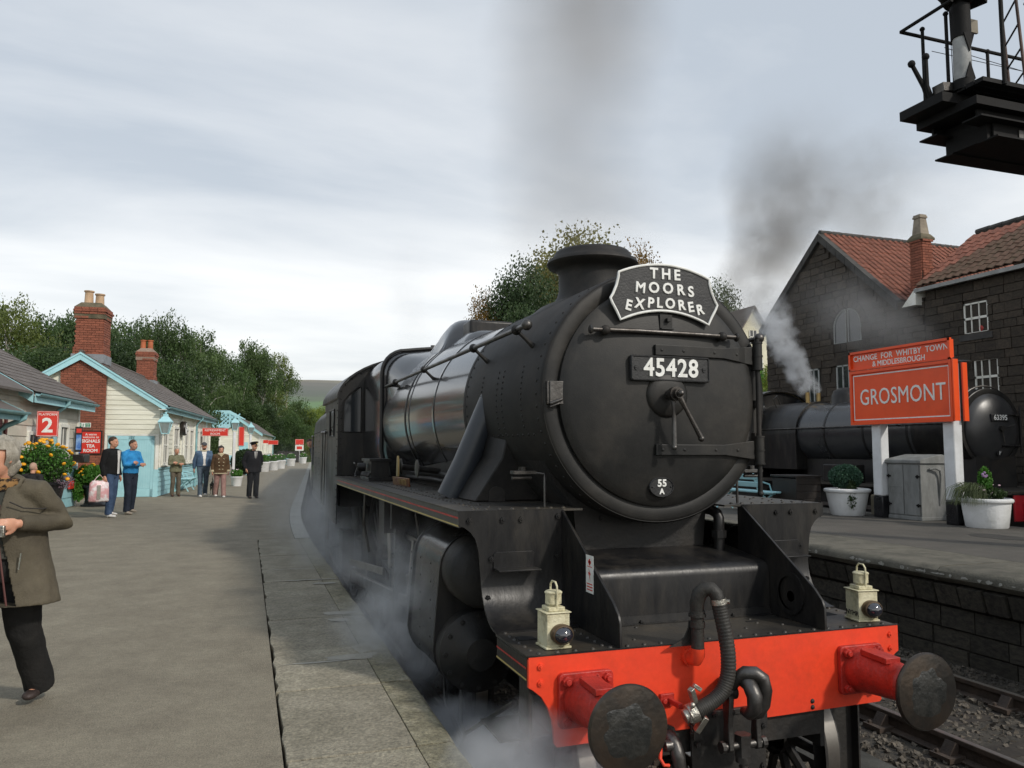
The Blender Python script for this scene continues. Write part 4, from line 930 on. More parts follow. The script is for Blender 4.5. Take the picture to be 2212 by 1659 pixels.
for s in(-1,1):
 def cs(y,k=1.0):
  P=[]
  for a in np.linspace(R(35),R(-200),22):pass
  cx,cz1,r1,cz2,r2=1.06,1.52,.225*k,1.02,.265*k
  up=[(cx+r1*math.cos(a),cz1+r1*math.sin(a))for a in np.linspace(PI,0,12)]
  dn=[(cx+r2*math.cos(a),cz2+r2*math.sin(a))for a in np.linspace(R(-5),-PI,14)]
  return[(s*x,y,z)for x,z in up+dn]
 g=loft([cs(1.38),cs(2.16)]);lp('cylinder_block',g,mat('satin_cylinder_cladding',(.014,.014,.015),(.026,.025,.024),rough=.24,scale=3,bump=.08,dirt=(.07,.062,.055),dirt_amt=.6,dscale=2),smooth=40)
 for y in(1.37,2.17):
  g=loft([cs(y-.012,1.045),cs(y+.012,1.045)]);lp('cylinder_flange',g,M['black'],smooth=40)
 g=MB()
 for y in(1.46,1.77,2.08):
  for z in np.arange(.95,1.55,.12):g.bolt((s*(1.06+.27),y,z),(s,0,0),.010,.006,False)
 lp('cladding_screws',g,M['black'],kind='stuff')
 g=MB();g.lathe([(.0005,1.07),(.12,1.08),(.2,1.1),(.225,1.13),(.225,1.36)],(s*1.06,0,1.52),'y',36,cap=False);lp('valve_chest_cover',g,M['under'],smooth=50)
 g=MB();g.lathe([(.0005,1.15),(.1,1.16),(.12,1.2),(.235,1.23),(.26,1.25),(.26,1.36)],(s*1.06,0,1.0),'y',36,cap=False)
 for k in range(12):a=k*PI/6;g.bolt((s*1.06+.225*math.cos(a),1.24,1.0+.225*math.sin(a)),(0,-1,0),.018,.02)
 lp('cylinder_cover',g,M['under'],smooth=50)
 g=MB()
 for k in range(2):g.tube([(s*1.1,1.5+k*.5,.72),(s*1.16,1.3+k*.4,.55),(s*1.18,.8+.1*k,.42)],.014,8)
 lp('drain_cocks',g,M['dullsteel'])
 g=MB();g.b2((s*1.02,2.17,1.13),(s*1.10,3.5,1.18));g.b2((s*1.02,2.17,.86),(s*1.10,3.5,.91));lp('slide_bars',g,M['steel'])
 g=MB();g.cyl((s*1.06,2.17,1.0),(s*1.06,2.9,1.0),.04,n=14);g.b2((s*.99,2.85,.9),(s*1.13,3.15,1.14));lp('crosshead',g,M['steel'],bevel=.01)
 g=MB();g.prism([(2.95,.96),(2.95,1.05),(6.3,.78),(6.5,.80),(6.6,.72),(6.5,.60),(6.3,.64)],s*1.12,s*1.17,'x');lp('connecting_rod',g,M['steel'],bevel=.008)
 g=MB();g.prism([(4.2,.62),(4.2,.72),(8.9,.72),(8.9,.62)],s*1.03,s*1.07,'x')
 for y in(4.35,6.48,8.8):g.cyl((s*1.0,y,.67),(s*1.12,y,.67),.13,n=18)
 lp('coupling_rod',g,M['steel'],bevel=.005)
 g=MB();g.prism([(4.05,1.15),(4.15,1.6),(4.05,1.9),(3.9,1.9),(3.98,1.6),(3.9,1.15)],s*1.10,s*1.15,'x');g.b2((s*1.08,2.2,1.50),(s*1.11,4.0,1.545));g.prism([(3.0,.9),(3.06,.9),(2.8,1.55),(2.74,1.55)],s*1.15,s*1.18,'x');g.prism([(3.9,1.1),(3.9,1.17),(6.3,.95),(6.3,.88)],s*1.2,s*1.23,'x');lp('valve_gear',g,M['steel'],bevel=.004)
 g=MB();g.b2((s*.66,3.42,.75),(s*1.2,3.50,1.93));g.b2((s*.9,3.9,1.5),(s*1.22,4.2,1.9));g.b2((s*1.08,3.3,1.6),(s*1.26,3.36,1.93));lp('motion_bracket',g,M['under'])
 g=MB();g.tube([(s*1.24,2.3,1.93),(s*1.27,2.22,1.8),(s*1.2,2.3,1.5)],.012,8);g.tube([(s*1.27,4.8,1.9),(s*1.27,4.85,1.5),(s*1.2,4.9,1.2)],.014,8);lp('lubricator_pipe',g,M['dullsteel'])
 g=MB();g.b2((s*.9,5.0,1.2),(s*.93,5.9,1.9));g.b2((s*1.05,7.2,.6),(s*1.2,7.6,1.2));lp('spring_hanger',g,M['under'])
g=MB();g.b2((-1.16,5.30,1.944),(-.88,5.95,1.99));g.b2((-1.13,5.32,1.99),(-.92,5.92,2.17));g.b2((-1.15,5.30,2.17),(-.90,5.94,2.20));g.cyl((-1.15,5.62,2.1),(-1.24,5.62,2.1),.05,n=14);g.tube([(-1.24,5.62,2.1),(-1.27,5.62,2.14),(-1.27,5.72,2.15)],.01,6);g.tube([(-1.24,5.62,2.1),(-1.27,5.6,2.02),(-1.27,5.55,1.99)],.01,6)
for k in range(8):g.cyl((-1.135,5.36+k*.075,2.04),(-1.16,5.36+k*.075,2.0),.012,n=6)
lp('mechanical_lubricator',g,M['black'],bevel=.006)
for y in(3.55,4.35):
 g=MB();g.lathe([(.0005,-.01),(.05,-.01),(.085,-.004),(.085,.006),(.0005,.01)],(-.98,y,2.13),'x',18);g.cyl((-.98,y,2.13),(-.75,y+.05,2.1),.03,n=10);lp('washout_flange',g,M['dullsteel'])
g=MB()
for k,(y0,y1,z)in enumerate(((2.5,5.2,2.0),(2.6,4.9,2.06),(2.5,5.2,2.32))):g.tube([(-.72,y0,z),(-.76,(y0+y1)/2,z+.02),(-.74,y1,z)],.022,8)
g.tube([(-1.0,2.4,1.96),(-.8,2.9,1.98),(-.74,3.3,2.03)],.018,8);lp('pipe_run',g,M['under'])
g=MB();g.b2((-.70,2.5,1.9),(-.5,5.9,2.25));g.b2((.5,2.5,1.9),(.7,5.9,2.25));lp('under_boiler_plate',g,M['under'])  # dark plates running along both flanks under the boiler
CBY=7.35
def cabprof(w,z0,zs,top,n=18):
 p=[(-w,z0),(-w,zs)]
 for k in range(1,n):
  t=k/n;a=PI-PI*t;p.append((w*math.cos(a)*(1-.0*t),zs+(top-zs)*math.sin(a)**.72))
 return p+[(w,zs),(w,z0)]
pr=cabprof(1.28,FZ,3.02,3.78)
def plate_with_hole(outer,hole,y0,y1):
 import itertools
 bm=bmesh.new()
 o=[bm.verts.new((x,y0,z))for x,z in outer];h=[bm.verts.new((x,y0,z))for x,z in hole]
 e=[bm.edges.new((o[i],o[(i+1)%len(o)]))for i in range(len(o))]+[bm.edges.new((h[i],h[(i+1)%len(h)]))for i in range(len(h))]
 r=bmesh.ops.triangle_fill(bm,edges=e,use_beauty=True)
 fs=[f for f in bm.faces]
 r=bmesh.ops.extrude_face_region(bm,geom=fs);bmesh.ops.translate(bm,verts=[v for v in r['geom']if isinstance(v,bmesh.types.BMVert)],vec=(0,y1-y0,0))
 bmesh.ops.recalc_face_normals(bm,faces=bm.faces)
 g=MB();bm.verts.index_update();g.add([v.co[:]for v in bm.verts],[tuple(v.index for v in f.verts)for f in bm.faces]);bm.free();return g
for s in(-1,1):
 half=[(s*.0,3.70)]+[(x*-s if s>0 else x,z)for x,z in pr if x<-.001][::-1]
 half=[(s*.72,1.95),(s*1.28,1.95),(s*1.28,3.02)]+[(s*1.28*math.cos(a),3.02+.60*math.sin(a)**1.05)for a in np.linspace(.15,PI/2,9)]+[(0,3.3),(s*.72,3.0)]
 hole=[(s*.955,2.55),(s*1.21,2.55),(s*1.21,2.96),(s*1.12,3.08),(s*1.0,3.17),(s*.955,3.18)]
 g=plate_with_hole(half,hole,CBY,CBY+.012);lp('cab_front',g,M['black'],smooth=0)
 g=MB();g.tube([(x,CBY-.006,z)for x,z in hole],.014,6,closed=True);lp('spectacle_frame',g,M['black'])
 g=MB();g.prism(hole,CBY+.003,CBY+.008,'y');lp('spectacle_glass',g,M['glass'])
 side=[(7.362,1.20),(8.0,1.20),(8.05,1.25),(9.05,1.25),(9.05,2.45),(8.45,2.45),(8.45,3.0),(8.95,3.0),(8.95,3.05),(7.362,3.05)]
 side=[(CBY+.013,1.28),(CBY+.013,3.04),(9.1,3.04),(9.1,2.9),(8.95,2.9),(8.75,2.45),(8.75,1.28)]
 hole=[(7.75,2.5),(8.3,2.5),(8.3,2.88),(7.75,2.88)]
 g=plate_with_hole(side,hole,0,.012)
 g.v=[(s*1.28-(s*v[1]),v[0],v[2])for v in g.v];cs_=lp('cab_side',g,M['black'],smooth=0)
 g=MB();g.tube([(s*1.285,y,z)for y,z in hole],.012,6,closed=True);lp('window_frame',g,M['black'],cs_)
 for y in(8.80,9.18):
  g=MB();g.tube([(s*1.31,y,1.45),(s*1.31,y,2.55)],.016,8);g.ball((s*1.31,y,2.57),.03);lp('cab_handrail',g,M['steel'])
 g=MB();g.b2((s*1.05,8.3,.45),(s*1.3,8.65,.47));g.b2((s*1.05,8.3,.85),(s*1.3,8.65,.87));g.b2((s*1.27,8.28,.44),(s*1.285,8.67,1.3));lp('cab_steps',g,M['under'])
secs=[]
for y in(7.25,9.25):
 secs.append([(1.31*math.cos(a),y,3.02+.635*math.sin(a)**1.05)for a in np.linspace(PI,0,26)]+[(1.29*math.cos(a),y,3.0+.635*math.sin(a)**1.05)for a in np.linspace(0,PI,26)])
lp('cab_roof',loft(secs),M['black'],smooth=50)
g=MB()
for k in range(20):
 a=PI*(k+.5)/20;g.bolt((1.28*math.cos(a),CBY-.0,2.99+.60*math.sin(a)**1.05),(0,-1,0),.012,.01,False)
for k in range(12):g.bolt((-1.24,CBY,2.02+k*.09),(0,-1,0),.012,.01,False)
for z in np.arange(1.35,3.0,.1):g.bolt((-1.282,CBY+.05,z),(-1,0,0),.011,.01,False)
lp('rivets',g,M['black'],kind='stuff')
g=MB();g.b2((-1.2,7.6,1.5),(1.2,9.0,1.95));g.b2((-.6,7.45,1.95),(.6,7.6,3.2));lp('cab_interior',g,M['under'])
g=MB();g.b2((-.58,5.6,.7),(.58,7.5,1.95));lp('ashpan',g,M['under'])
#tender and coaches on the curve
def heading(y0,y1):return-math.atan2(xc(y1)-xc(y0),y1-y0)
def vehicle(name,label,cat,y0,y1,build,group=None):
 t=thing(name,label,cat,(xc(y0)+(.3 if 'coach' in name else.08),y0,0),heading(y0,y1),group);build(t,y1-y0);return t
def build_tender(t,Ln):
 K=dict(world=False)
 pr=[(-1.2,1.30),(-1.2,2.75),(-1.17,2.95),(-1.04,3.12),(-.88,3.2),(.88,3.2),(1.04,3.12),(1.17,2.95),(1.2,2.75),(1.2,1.30)]
 g=MB();g.prism(pr,.12,Ln,'y');obj('tank',g,M['black'],t,smooth=40,**K)
 g=MB();g.b2((-1.22,.0,1.18),(1.22,Ln,1.30));obj('tender_frame',g,M['under'],t,**K)
 g=MB()
 for k in range(26):
  y=.2+k*(Ln-.4)/25;g.bolt((-1.2,y,1.36),(-1,0,0),.012,.01,False);g.bolt((-1.2,y,2.68),(-1,0,0),.012,.01,False)
 for q in range(5):
  for z in np.arange(1.4,2.7,.12):g.bolt((-1.2,.2+q*1.4,z),(-1,0,0),.012,.01,False)
 obj('rivets',g,M['black'],t,kind='stuff',**K)
 for x,y in((-1.24,.12),(-1.24,Ln-.1)):
  g=MB();g.tube([(x,y,1.4),(x,y,2.6)],.018,8);g.ball((x,y,2.62),.03);obj('handrail',g,M['steel'],t,**K)
 for y in(1.2,3.4,5.6):
  g=MB();g.lathe([(.65,-.66),(.65,-.78),(.55,-.78)],(0,y,.65),'x',30);g.lathe([(.65,.66),(.65,.78),(.55,.78)],(0,y,.65),'x',30);obj('wheelset',g,M['under'],t,**K)
  g=MB();g.b2((-1.12,y-.15,.5),(-.95,y+.15,.85));g.b2((-1.1,y-.5,.95),(-.98,y+.5,1.05));obj('axlebox',g,M['under'],t,**K)
 g=MB();g.b2((-1.0,.2,.75),(-.96,Ln-.1,1.2));obj('side_frame',g,M['under'],t,**K)
 g=MB();rr=random.Random(2)
 for k in range(60):g.ball((rr.uniform(-.8,.8),rr.uniform(1.5,Ln-1),3.18+rr.uniform(0,.12)),rr.uniform(.08,.16),6,4)
 obj('coal',g,mat('coal',(.012,.012,.013),rough=.4,bump=.6),t,kind='stuff',smooth=0,**K)
vehicle('tender','black riveted tender coupled behind the cab with tall bright handrails','tender',9.35,16.3,build_tender)
def build_coach(t,Ln):
 K=dict(world=False)
 def prof(o=0):return[(-1.26-o,1.15),(-1.30-o,1.6),(-1.28-o,2.2),(-1.22-o,2.95)]+[(1.22*math.cos(a)*1.0,2.95+.72*math.sin(a)**.9)for a in np.linspace(PI,0,14)[1:-1]]+[(1.22+o,2.95),(1.28+o,2.2),(1.30+o,1.6),(1.26+o,1.15)]
 g=MB();g.prism(prof(),0,Ln,'y');obj('body',g,M['coachred'],t,smooth=40,**K)
 pr=[(1.25*math.cos(a),2.96+.74*math.sin(a)**.9)for a in np.linspace(PI,0,14)]
 secs=[[(x,y,z)for x,z in pr]+[(x*.98,y,z-.03)for x,z in reversed(pr)]for y in(-.05,Ln+.05)]
 obj('roof',loft(secs),M['black'],t,smooth=50,**K)
 g=MB();g.b2((-1.2,.3,.85),(1.2,Ln-.3,1.15));obj('underframe',g,M['under'],t,**K)
 for k in range(int(Ln/2.1)):
  y=1.6+k*2.1;g=MB();g.b2((-1.308,y,1.95),(-1.25,y+1.2,2.72));w=obj('window',g,M['glass'],t,**K)
  g=MB();g.tube([(-1.30,a,b)for a,b in((y,1.95),(y+1.2,1.95),(y+1.2,2.72),(y,2.72))],.02,6,closed=True);obj('window_frame',g,M['coachred'],w,**K)
 for y in(1.0,3.0,Ln-3,Ln-1):
  g=MB();g.lathe([(.5,-.66),(.5,-.78),(.42,-.78)],(0,y+.3,.5),'x',24);obj('wheelset',g,M['under'],t,**K)
 g=MB();g.b2((-1.315,.55,1.2),(-1.25,1.2,2.8));obj('door',g,M['coachred'],t,**K)
 g=MB();g.b2((-1.0,-.35,1.0),(1.0,0,3.4));obj('corridor_connection',g,M['under'],t,**K)
cg='maroon coaches of the train on the curve'
vehicle('railway_coach','maroon coach directly behind the tender from which a man leans out','railway coach',17.1,36.5,build_coach,cg)
vehicle('railway_coach','maroon coach farther round the curve, mostly hidden by the first','railway coach',37.4,57,build_coach,cg)
#headboard, lamps and plaque on the engine
hb=thing('train_headboard','black curved headboard with a white rim and raised white capitals on the smokebox top','headboard',(0,FS-.09,3.12))
HBY=FS-.105
def hbc(u,v):
 x=u*.385;bow_t=.068*(1-u*u);bow_b=.068*(1-u*u)
 return x,v
top=[(.335*u,3.435+.072*(1-u*u))for u in np.linspace(-1,1,17)]
bot=[(.325*u,3.125+.075*(1-u*u))for u in np.linspace(1,-1,17)]
rsd=[(.338,3.405),(.352,3.35),(.378,3.29),(.396,3.262),(.385,3.235),(.35,3.175)]
lsd=[(-x,z)for x,z in reversed(rsd)]
outl=top+rsd+bot+lsd
g=MB();g.prism(outl,HBY,HBY+.018,'y');obj('plate',g,M['platered'],hb,bevel=.003)
g=MB();g.tube([(x*.985,HBY-.003,3.3+(z-3.3)*.98)for x,z in outl],.0085,8,closed=True);obj('rim',g,M['white'],hb)
g=MB();g.b2((-.03,HBY+.018,3.06),(.03,HBY+.032,3.3));obj('bracket',g,M['dooriron'],hb)
def arctext(s,size,zc,bow,gap,parent,sx=1.0):
 cu=bpy.data.curves.new('m','FONT');cu.size=size;cu.offset=.002;ws=[]
 for ch in s:
  cu.body=ch;o=bpy.data.objects.new('m',cu);COL.objects.link(o);bpy.context.view_layer.update();ws.append(o.dimensions.x*sx);bpy.data.objects.remove(o)
 tot=sum(ws)+gap*(len(s)-1);x=-tot/2
 for ch,w in zip(s,ws):
  c=x+w/2;u=c/.36;zz=zc+bow*(1-u*u);sl=-2*bow*u/.36
  text('letter',ch,size,M['white'],parent,(c,HBY-.001,zz),(PI/2,math.atan(sl),0),.006,.0028,sx=sx);x+=w+gap
arctext('THE',.096,3.428,.012,.030,hb);arctext('MOORS',.096,3.312,.035,.028,hb);arctext('EXPLORER',.092,3.196,.054,.023,hb,.97)
def lampbuild(label,loc,rz,nymr=False,group='cream headlamps on the engine'):
 t=thing('headlamp',label,'lamp',loc,rz,group);t.scale=(1.04,1.0,.88);K=dict(world=False)
 g=MB();g.b2((-.062,-.055,.012),(.062,.075,.205));g.b2((-.07,-.063,0),(.07,.083,.014));b=obj('lamp_body',g,M['cream'],t,bevel=.004,**K)
 g=MB();g.b2((-.07,-.063,.205),(.07,.083,.213));g.b2((-.045,-.038,.213),(.045,.058,.238));obj('lamp_roof',g,M['cream'],t,bevel=.004,**K)
 g=MB();g.lathe([(.028,.238),(.028,.25),(.042,.253),(.042,.312),(.046,.314),(.046,.321),(.038,.328),(.0005,.332)],(0,.01,0),'z',24);obj('lamp_chimney',g,M['cream'],t,**K)
 g=MB();g.tube([(0,-.035,.232),(0,-.04,.30),(0,-.036,.36),(0,-.018,.382),(0,.025,.382),(0,.045,.36),(0,.05,.30),(0,.052,.236)],.0055,8);obj('lamp_handle',g,M['cream'],t,**K)
 g=MB();g.lathe([(.058,-.055),(.06,-.085),(.055,-.095),(.048,-.096),(.048,-.06)],(0.012,0,.088),'y',32,cap=False);rim=obj('lens_rim',g,mat('copper_rim',srgb('#6d5a45'),srgb('#4a4238'),rough=.35,metal=.6),t,**K)
 g=MB();g.lathe([(.05,-.088),(.046,-.105),(.036,-.118),(.02,-.127),(.0005,-.13)],(0.012,0,.088),'y',32,cap=False);obj('lens',g,mat('dark_bullseye_lens',(.012,.013,.02),(.02,.02,.03),rough=.05,coat=1,spec=1,rv=.02),rim,smooth=180,**K)
 g=MB();g.b2((.062,.0,.06),(.085,.03,.12));g.cyl((.08,.015,.05),(.09,.015,.14),.009,n=8);obj('lamp_socket',g,M['dullsteel'],t,**K)
 if nymr:text('lettering','NYMR',.045,M['chocolate'],t,(-.0625,.01,.05),(PI/2,0,-PI/2),.0006,.001,world=False)
 return t
lampbuild('cream paint-worn headlamp standing over the left end of the red buffer beam',(-.972,.155,1.277),R(2))
lampbuild('cream headlamp with the letters NYMR standing over the right end of the red buffer beam',(1.07,.165,1.277),R(-8),True)
pq=thing('brass_emblem_plate','small red and brass name plate with an upright pointed stand on the running plate','name plate',(-1.0,4.2,1.944))
g=MB();g.box((-1.01,4.15,1.985),(.014,.62,.085),(0,R(-8),R(4)));obj('plaque',g,mat('brass_red_plaque',srgb('#6b2d24'),srgb('#8a7048'),rough=.4,metal=.4,scale=40,contrast=(.4,.6)),pq,bevel=.004)
g=MB();g.prism([(4.29,2.03),(4.38,2.03),(4.365,2.2),(4.35,2.235),(4.33,2.245),(4.315,2.235),(4.30,2.2)],-1.02,-1.0,'x');obj('upright',g,mat('brass_post',srgb('#9a8052'),srgb('#b09a6a'),rough=.35,metal=.7),pq,bevel=.004)
g=MB()
for k in range(11):g.box((-1.0195-.0045*(k-5)*.1,4.15+(k-5)*.05,1.985),(.008,.012,.055),(R((k%3-1)*14),R(-8),R(4)))
obj('raised_marks',g,mat('brass_post',srgb('#9a8052')),pq,smooth=0,kind='stuff')
#BUILDINGS, platform 2 side
TH=R(5.4)
class Frame:
 """local frame of a building: u = to the left of the platform wall, v = along, z up"""
 def __init__(s,x,y):s.o=Vector((x,y,0));s.c=Vector((-math.cos(TH),math.sin(TH),0));s.a=Vector((math.sin(TH),math.cos(TH),0))
 def P(s,u,v,z):return s.o+s.c*u+s.a*v+Vector((0,0,z))
 def M(s,mb):mb.v=[tuple(s.P(*v))for v in mb.v];return mb
 def mat(s,u,v,z,sc=(1,1,1)):
  m=Matrix(((s.c.x,s.a.x,0,0),(s.c.y,s.a.y,0,0),(0,0,1,0),(0,0,0,1)))
  m.translation=s.P(u,v,z);return m@Matrix.Diagonal((*sc,1))
 def rotz(s):return-TH
brick_me=MB().b2((-.5,-.5,-.5),(.5,.5,.5)).mesh('brick',0)
def bricks_face(F,parent,u0,u1,z0,z1,v,clip=None,limit=300,d=.02,name='brick',along=False,bl=.225,bh=.0755,side=None):
 """brick skins on a face at v (or at u=v when along=True, running u0..u1 along v)"""
 ms=[];row=0;z=z0;rr=random.Random(int(u0*100+z0*10)&255)
 while z+bh*.6<z1:
  u=u0-(bl/2 if row%2 else 0)
  while u<u1-.02:
   a,b=max(u,u0),min(u+bl,u1);hd=False
   if b-a>.04 and(clip is None or clip((a+b)/2,z+bh/2)):
    dd=d+rr.uniform(-.004,.004)
    if along:ms.append(F.mat(v,(a+b)/2,z+bh/2,(dd*2,b-a-.011,bh-.011)))
    else:ms.append(F.mat((a+b)/2,v,z+bh/2,(b-a-.011,dd*2,bh-.011)))
   u+=bl
  z+=bh;row+=1
 return ms
def slates(F,parent,u_e,z_e,u_r,z_r,v0,v1,m,course=.26,width=.34,limit=300,name='slate',thick=.012,jit=.006,wave=False):
 """slates on a roof plane from eaves (u_e,z_e) to ridge (u_r,z_r), v0..v1"""
 L_=math.hypot(u_r-u_e,z_r-z_e);n=int(L_/course)+1;ang=math.atan2(z_r-z_e,u_r-u_e)
 rr=random.Random(int(abs(u_e)*37+abs(v1)*11));ms=[]
 base=MB()
 nrm=(-math.sin(ang),math.cos(ang))
 if nrm[1]<0:nrm=(-nrm[0],-nrm[1])
 for r in range(n):
  t=r*course+course*.5
  v=v0-(width/2 if r%2 else 0)
  while v<v1-.03:
   a,b=max(v,v0),min(v+width,v1)
   if b-a>.06:
    lift=.018+rr.uniform(0,jit)
    u=u_e+math.cos(ang)*t+nrm[0]*lift;z=z_e+math.sin(ang)*t+nrm[1]*lift
    B=F.mat(u,(a+b)/2,z)
    rot=Matrix.Rotation(-ang+(R(2.6)if math.cos(ang)>0 else-R(2.6)),4,'Y')
    ms.append(B@rot@Matrix.Diagonal((course*1.12,b-a-.008,thick,1)))
   v+=width
 return ms
slate_me=MB().box((0,0,0),(1,1,1)).mesh('slate',0)
def gable_building(name,label,F,half,length,eave,ridge,over,cat='building'):
 t=thing(name,label,cat,F.P(half,0,PZ));return t
def boards_gable(F,t,m,u0,u1,z0,slope,zr,ur,pitch,v,zmax=None,nm='weatherboard',zcut=None):
 """horizontal lapped boards on the gable face between u0..u1 from z0 up to the rake line"""
 z=z0
 while True:
  def lim(zz):
   return(zr-zz)/slope
  zt=z+pitch-.006
  w0,w1=lim(z),lim(zt)
  a0,b0=max(u0,ur-w0),min(u1,ur+w0);a1,b1=max(u0,ur-w1),min(u1,ur+w1)
  if b0-a0<.08:break
  if b1<=a1:a1=b1=(a0+b0)/2
  g=MB();vs=[]
  for(a,b,zz,vv)in((a0,b0,z,v-.022),(a1,b1,zt,v-.006)):
   vs+=[(a,vv,zz),(b,vv,zz),(b,v+.01,zz),(a,v+.01,zz)]
  g.add(vs,[(0,1,5,4),(1,2,6,5),(2,3,7,6),(3,0,4,7),(0,3,2,1),(4,5,6,7)])
  obj(nm,F.M(g),m,t,smooth=0);z+=pitch
  if zmax and z>zmax:break
def boards_side(F,t,m,v0,v1,z0,z1,pitch,u=0,nm='weatherboard',gaps=()):
 z=z0
 while z<z1-.03:
  zt=min(z+pitch,z1)-.006
  segs=[(v0,v1)]
  for ga,gb,gz0,gz1 in gaps:
   if zt>gz0 and z<gz1:
    ns=[]
    for a,b in segs:
     if gb<=a or ga>=b:ns.append((a,b))
     else:
      if ga>a:ns.append((a,ga))
      if gb<b:ns.append((gb,b))
    segs=ns
  for a,b in segs:
   g=MB();vs=[]
   for zz,uu in((z,u-.024),(zt,u-.006)):vs+=[(uu,a,zz),(uu,b,zz),(u+.01,b,zz),(u+.01,a,zz)]
   g.add(vs,[(0,1,5,4),(1,2,6,5),(2,3,7,6),(3,0,4,7),(0,3,2,1),(4,5,6,7)]);obj(nm,F.M(g),m,t,smooth=0)
  z+=pitch
def bargeboards(F,t,half,eave,ridge,over_v,ov_u,depth=.2,v=0):
 """pair of raking boards at the gable"""
 for s in(-1,1):
  ue=half+s*(half+ov_u);sl=(ridge-eave)/(half+ov_u)
  pts=[(half,ridge-.01),(ue,eave-.01),(ue,eave-depth*.95),(half,ridge-depth*1.15)]
  g=MB();vs=[(a,v-over_v-.03,b)for a,b in pts]+[(a,v-over_v,b)for a,b in pts]
  g.add(vs,[(0,1,2,3),(7,6,5,4),(0,4,5,1),(1,5,6,2),(2,6,7,3),(3,7,4,0)]);obj('bargeboard',F.M(g),M['aqua'],t)
  g=MB();pts2=[(half,ridge+.012),(ue-0,eave+.012),(ue,eave-.045),(half,ridge-.05)]
  vs=[(a,v-over_v-.055,b)for a,b in pts2]+[(a,v-over_v-.03,b)for a,b in pts2]
  g.add(vs,[(0,1,2,3),(7,6,5,4),(0,4,5,1),(1,5,6,2),(2,6,7,3),(3,7,4,0)]);obj('barge_moulding',F.M(g),M['aqua'],t)
  pts3=[(half,ridge-.06),(ue,eave-.06),(ue,eave-.075),(half,ridge-.075)]
  g=MB();vs=[(a,v-over_v,b)for a,b in pts3]+[(a,v,b)for a,b in pts3]
  g.add(vs,[(0,1,2,3),(7,6,5,4),(0,4,5,1),(1,5,6,2),(2,6,7,3),(3,7,4,0)]);obj('soffit',F.M(g),M['trim'],t)
def gutter(F,t,u,z,v0,v1,r=.06,name='gutter'):
 g=MB();n=8;vs=[]
 for v in(v0,v1):
  for k in range(n+1):a=PI+PI*k/n;vs.append((u+r*math.cos(a),v,z+r*math.sin(a)))
  for k in range(n,-1,-1):a=PI+PI*k/n;vs.append((u+(r-.012)*math.cos(a),v,z+(r-.012)*math.sin(a)))
 m=2*(n+1);fs=[tuple(range(m)),tuple(range(2*m-1,m-1,-1))]+[(k,(k+1)%m,m+(k+1)%m,m+k)for k in range(m)]
 g.add(vs,fs);return obj(name,F.M(g),M['aquadk'],t,smooth=40)
def downpipe(F,t,ug,zg,uw,v,z0,r=.04):
 g=MB();g.tube([(ug,v,zg),(ug,v,zg-.08),(ug+(uw-ug)*.3,v,zg-.15),(uw-(uw-ug)*.25,v,zg-.24),(uw,v,zg-.34),(uw,v,z0)],r,12)
 for z in np.arange(z0+.5,zg-.4,.9):g.cyl((uw,v,z),(uw,v,z+.06),r*1.3,n=12)
 return obj('downpipe',F.M(g),M['aquadk'],t)
def roofbox(F,t,half,eave,ridge,v0,v1,ov):
 for s in(-1,1):
  ue=half+s*(half+ov);pts=[(half,ridge),(ue,eave),(ue,eave-.05),(half,ridge-.06)]
  g=MB();vs=[(a,v0,b)for a,b in pts]+[(a,v1,b)for a,b in pts]
  g.add(vs,[(0,1,2,3),(7,6,5,4),(0,4,5,1),(1,5,6,2),(2,6,7,3),(3,7,4,0)]);obj('roof_deck',F.M(g),M['slate'],t,smooth=0)
def chimney(F,t,u0,u1,v0,v1,z0,z1,pots,potm,potb=None,potr=.1,poth=.45,capm=None):
 g=MB();g.b2((u0+.02,v0+.02,z0),(u1-.02,v1-.02,z1-.05));st=obj('chimney_stack',F.M(g),M['mortar'],t,smooth=0)
 ms=[]
 H=z1-z0
 neck=z0+H*.62
 ms+=bricks_face(F,st,u0,u1,z0,z1-.22,v0+.005)
 ms+=bricks_face(F,st,v0,v1,z0,z1-.22,u0+.005,along=True)
 for k,(zz,e)in enumerate(((z1-.36,.02),(z1-.22,.035),(z1-.145,.06),(z1-.07,.035))):
  ms+=bricks_face(F,st,u0-e,u1+e,zz,zz+.06,v0-e+.01,d=.03);ms+=bricks_face(F,st,v0-e,v1+e,zz,zz+.06,u0-e+.01,along=True,d=.03)
 ms+=bricks_face(F,st,u0-.03,u1+.03,z0,z0+H*.32,v0-.02);ms+=bricks_face(F,st,v0-.03,v1+.03,z0,z0+H*.32,u0-.02,along=True)
 g=MB();g.b2((u0-.04,v0-.04,z1-.36),(u1+.04,v1+.04,z1));vs=[(u0-.04,v0-.04,z1),(u1+.04,v0-.04,z1),(u1+.04,v1+.04,z1),(u0-.04,v1+.04,z1),(u0+.12,v0+.12,z1+.17),(u1-.12,v0+.12,z1+.17),(u1-.12,v1-.12,z1+.17),(u0+.12,v1-.12,z1+.17)]
 g.add(vs,[(0,1,5,4),(1,2,6,5),(2,3,7,6),(3,0,4,7),(4,5,6,7)]);obj('chimney_cap',F.M(g),capm or M['mortar'],t,smooth=0)
 for i,(pu,pv,h,pm)in enumerate(pots):
  g=MB();c=F.P(pu,pv,0);g.lathe([(potr*1.12,z1+.1),(potr,z1+.18),(potr*.9,z1+.12+h),(potr*1.12,z1+.13+h),(potr*1.12,z1+.17+h),(potr*.85,z1+.17+h),(potr*.8,z1+.1)],(c.x,c.y,0),'z',20,cap=False);obj('chimney_pot',g,M[pm],t)
 return st,ms
FB=Frame(-4.97,23.56);HB,LB,EB,RB=2.33,11.6,3.66,5.30
B=thing('refreshment_room','cream boarded station building with a brick gable, tall brick chimney and blue double doors','building',FB.P(HB,0,PZ))
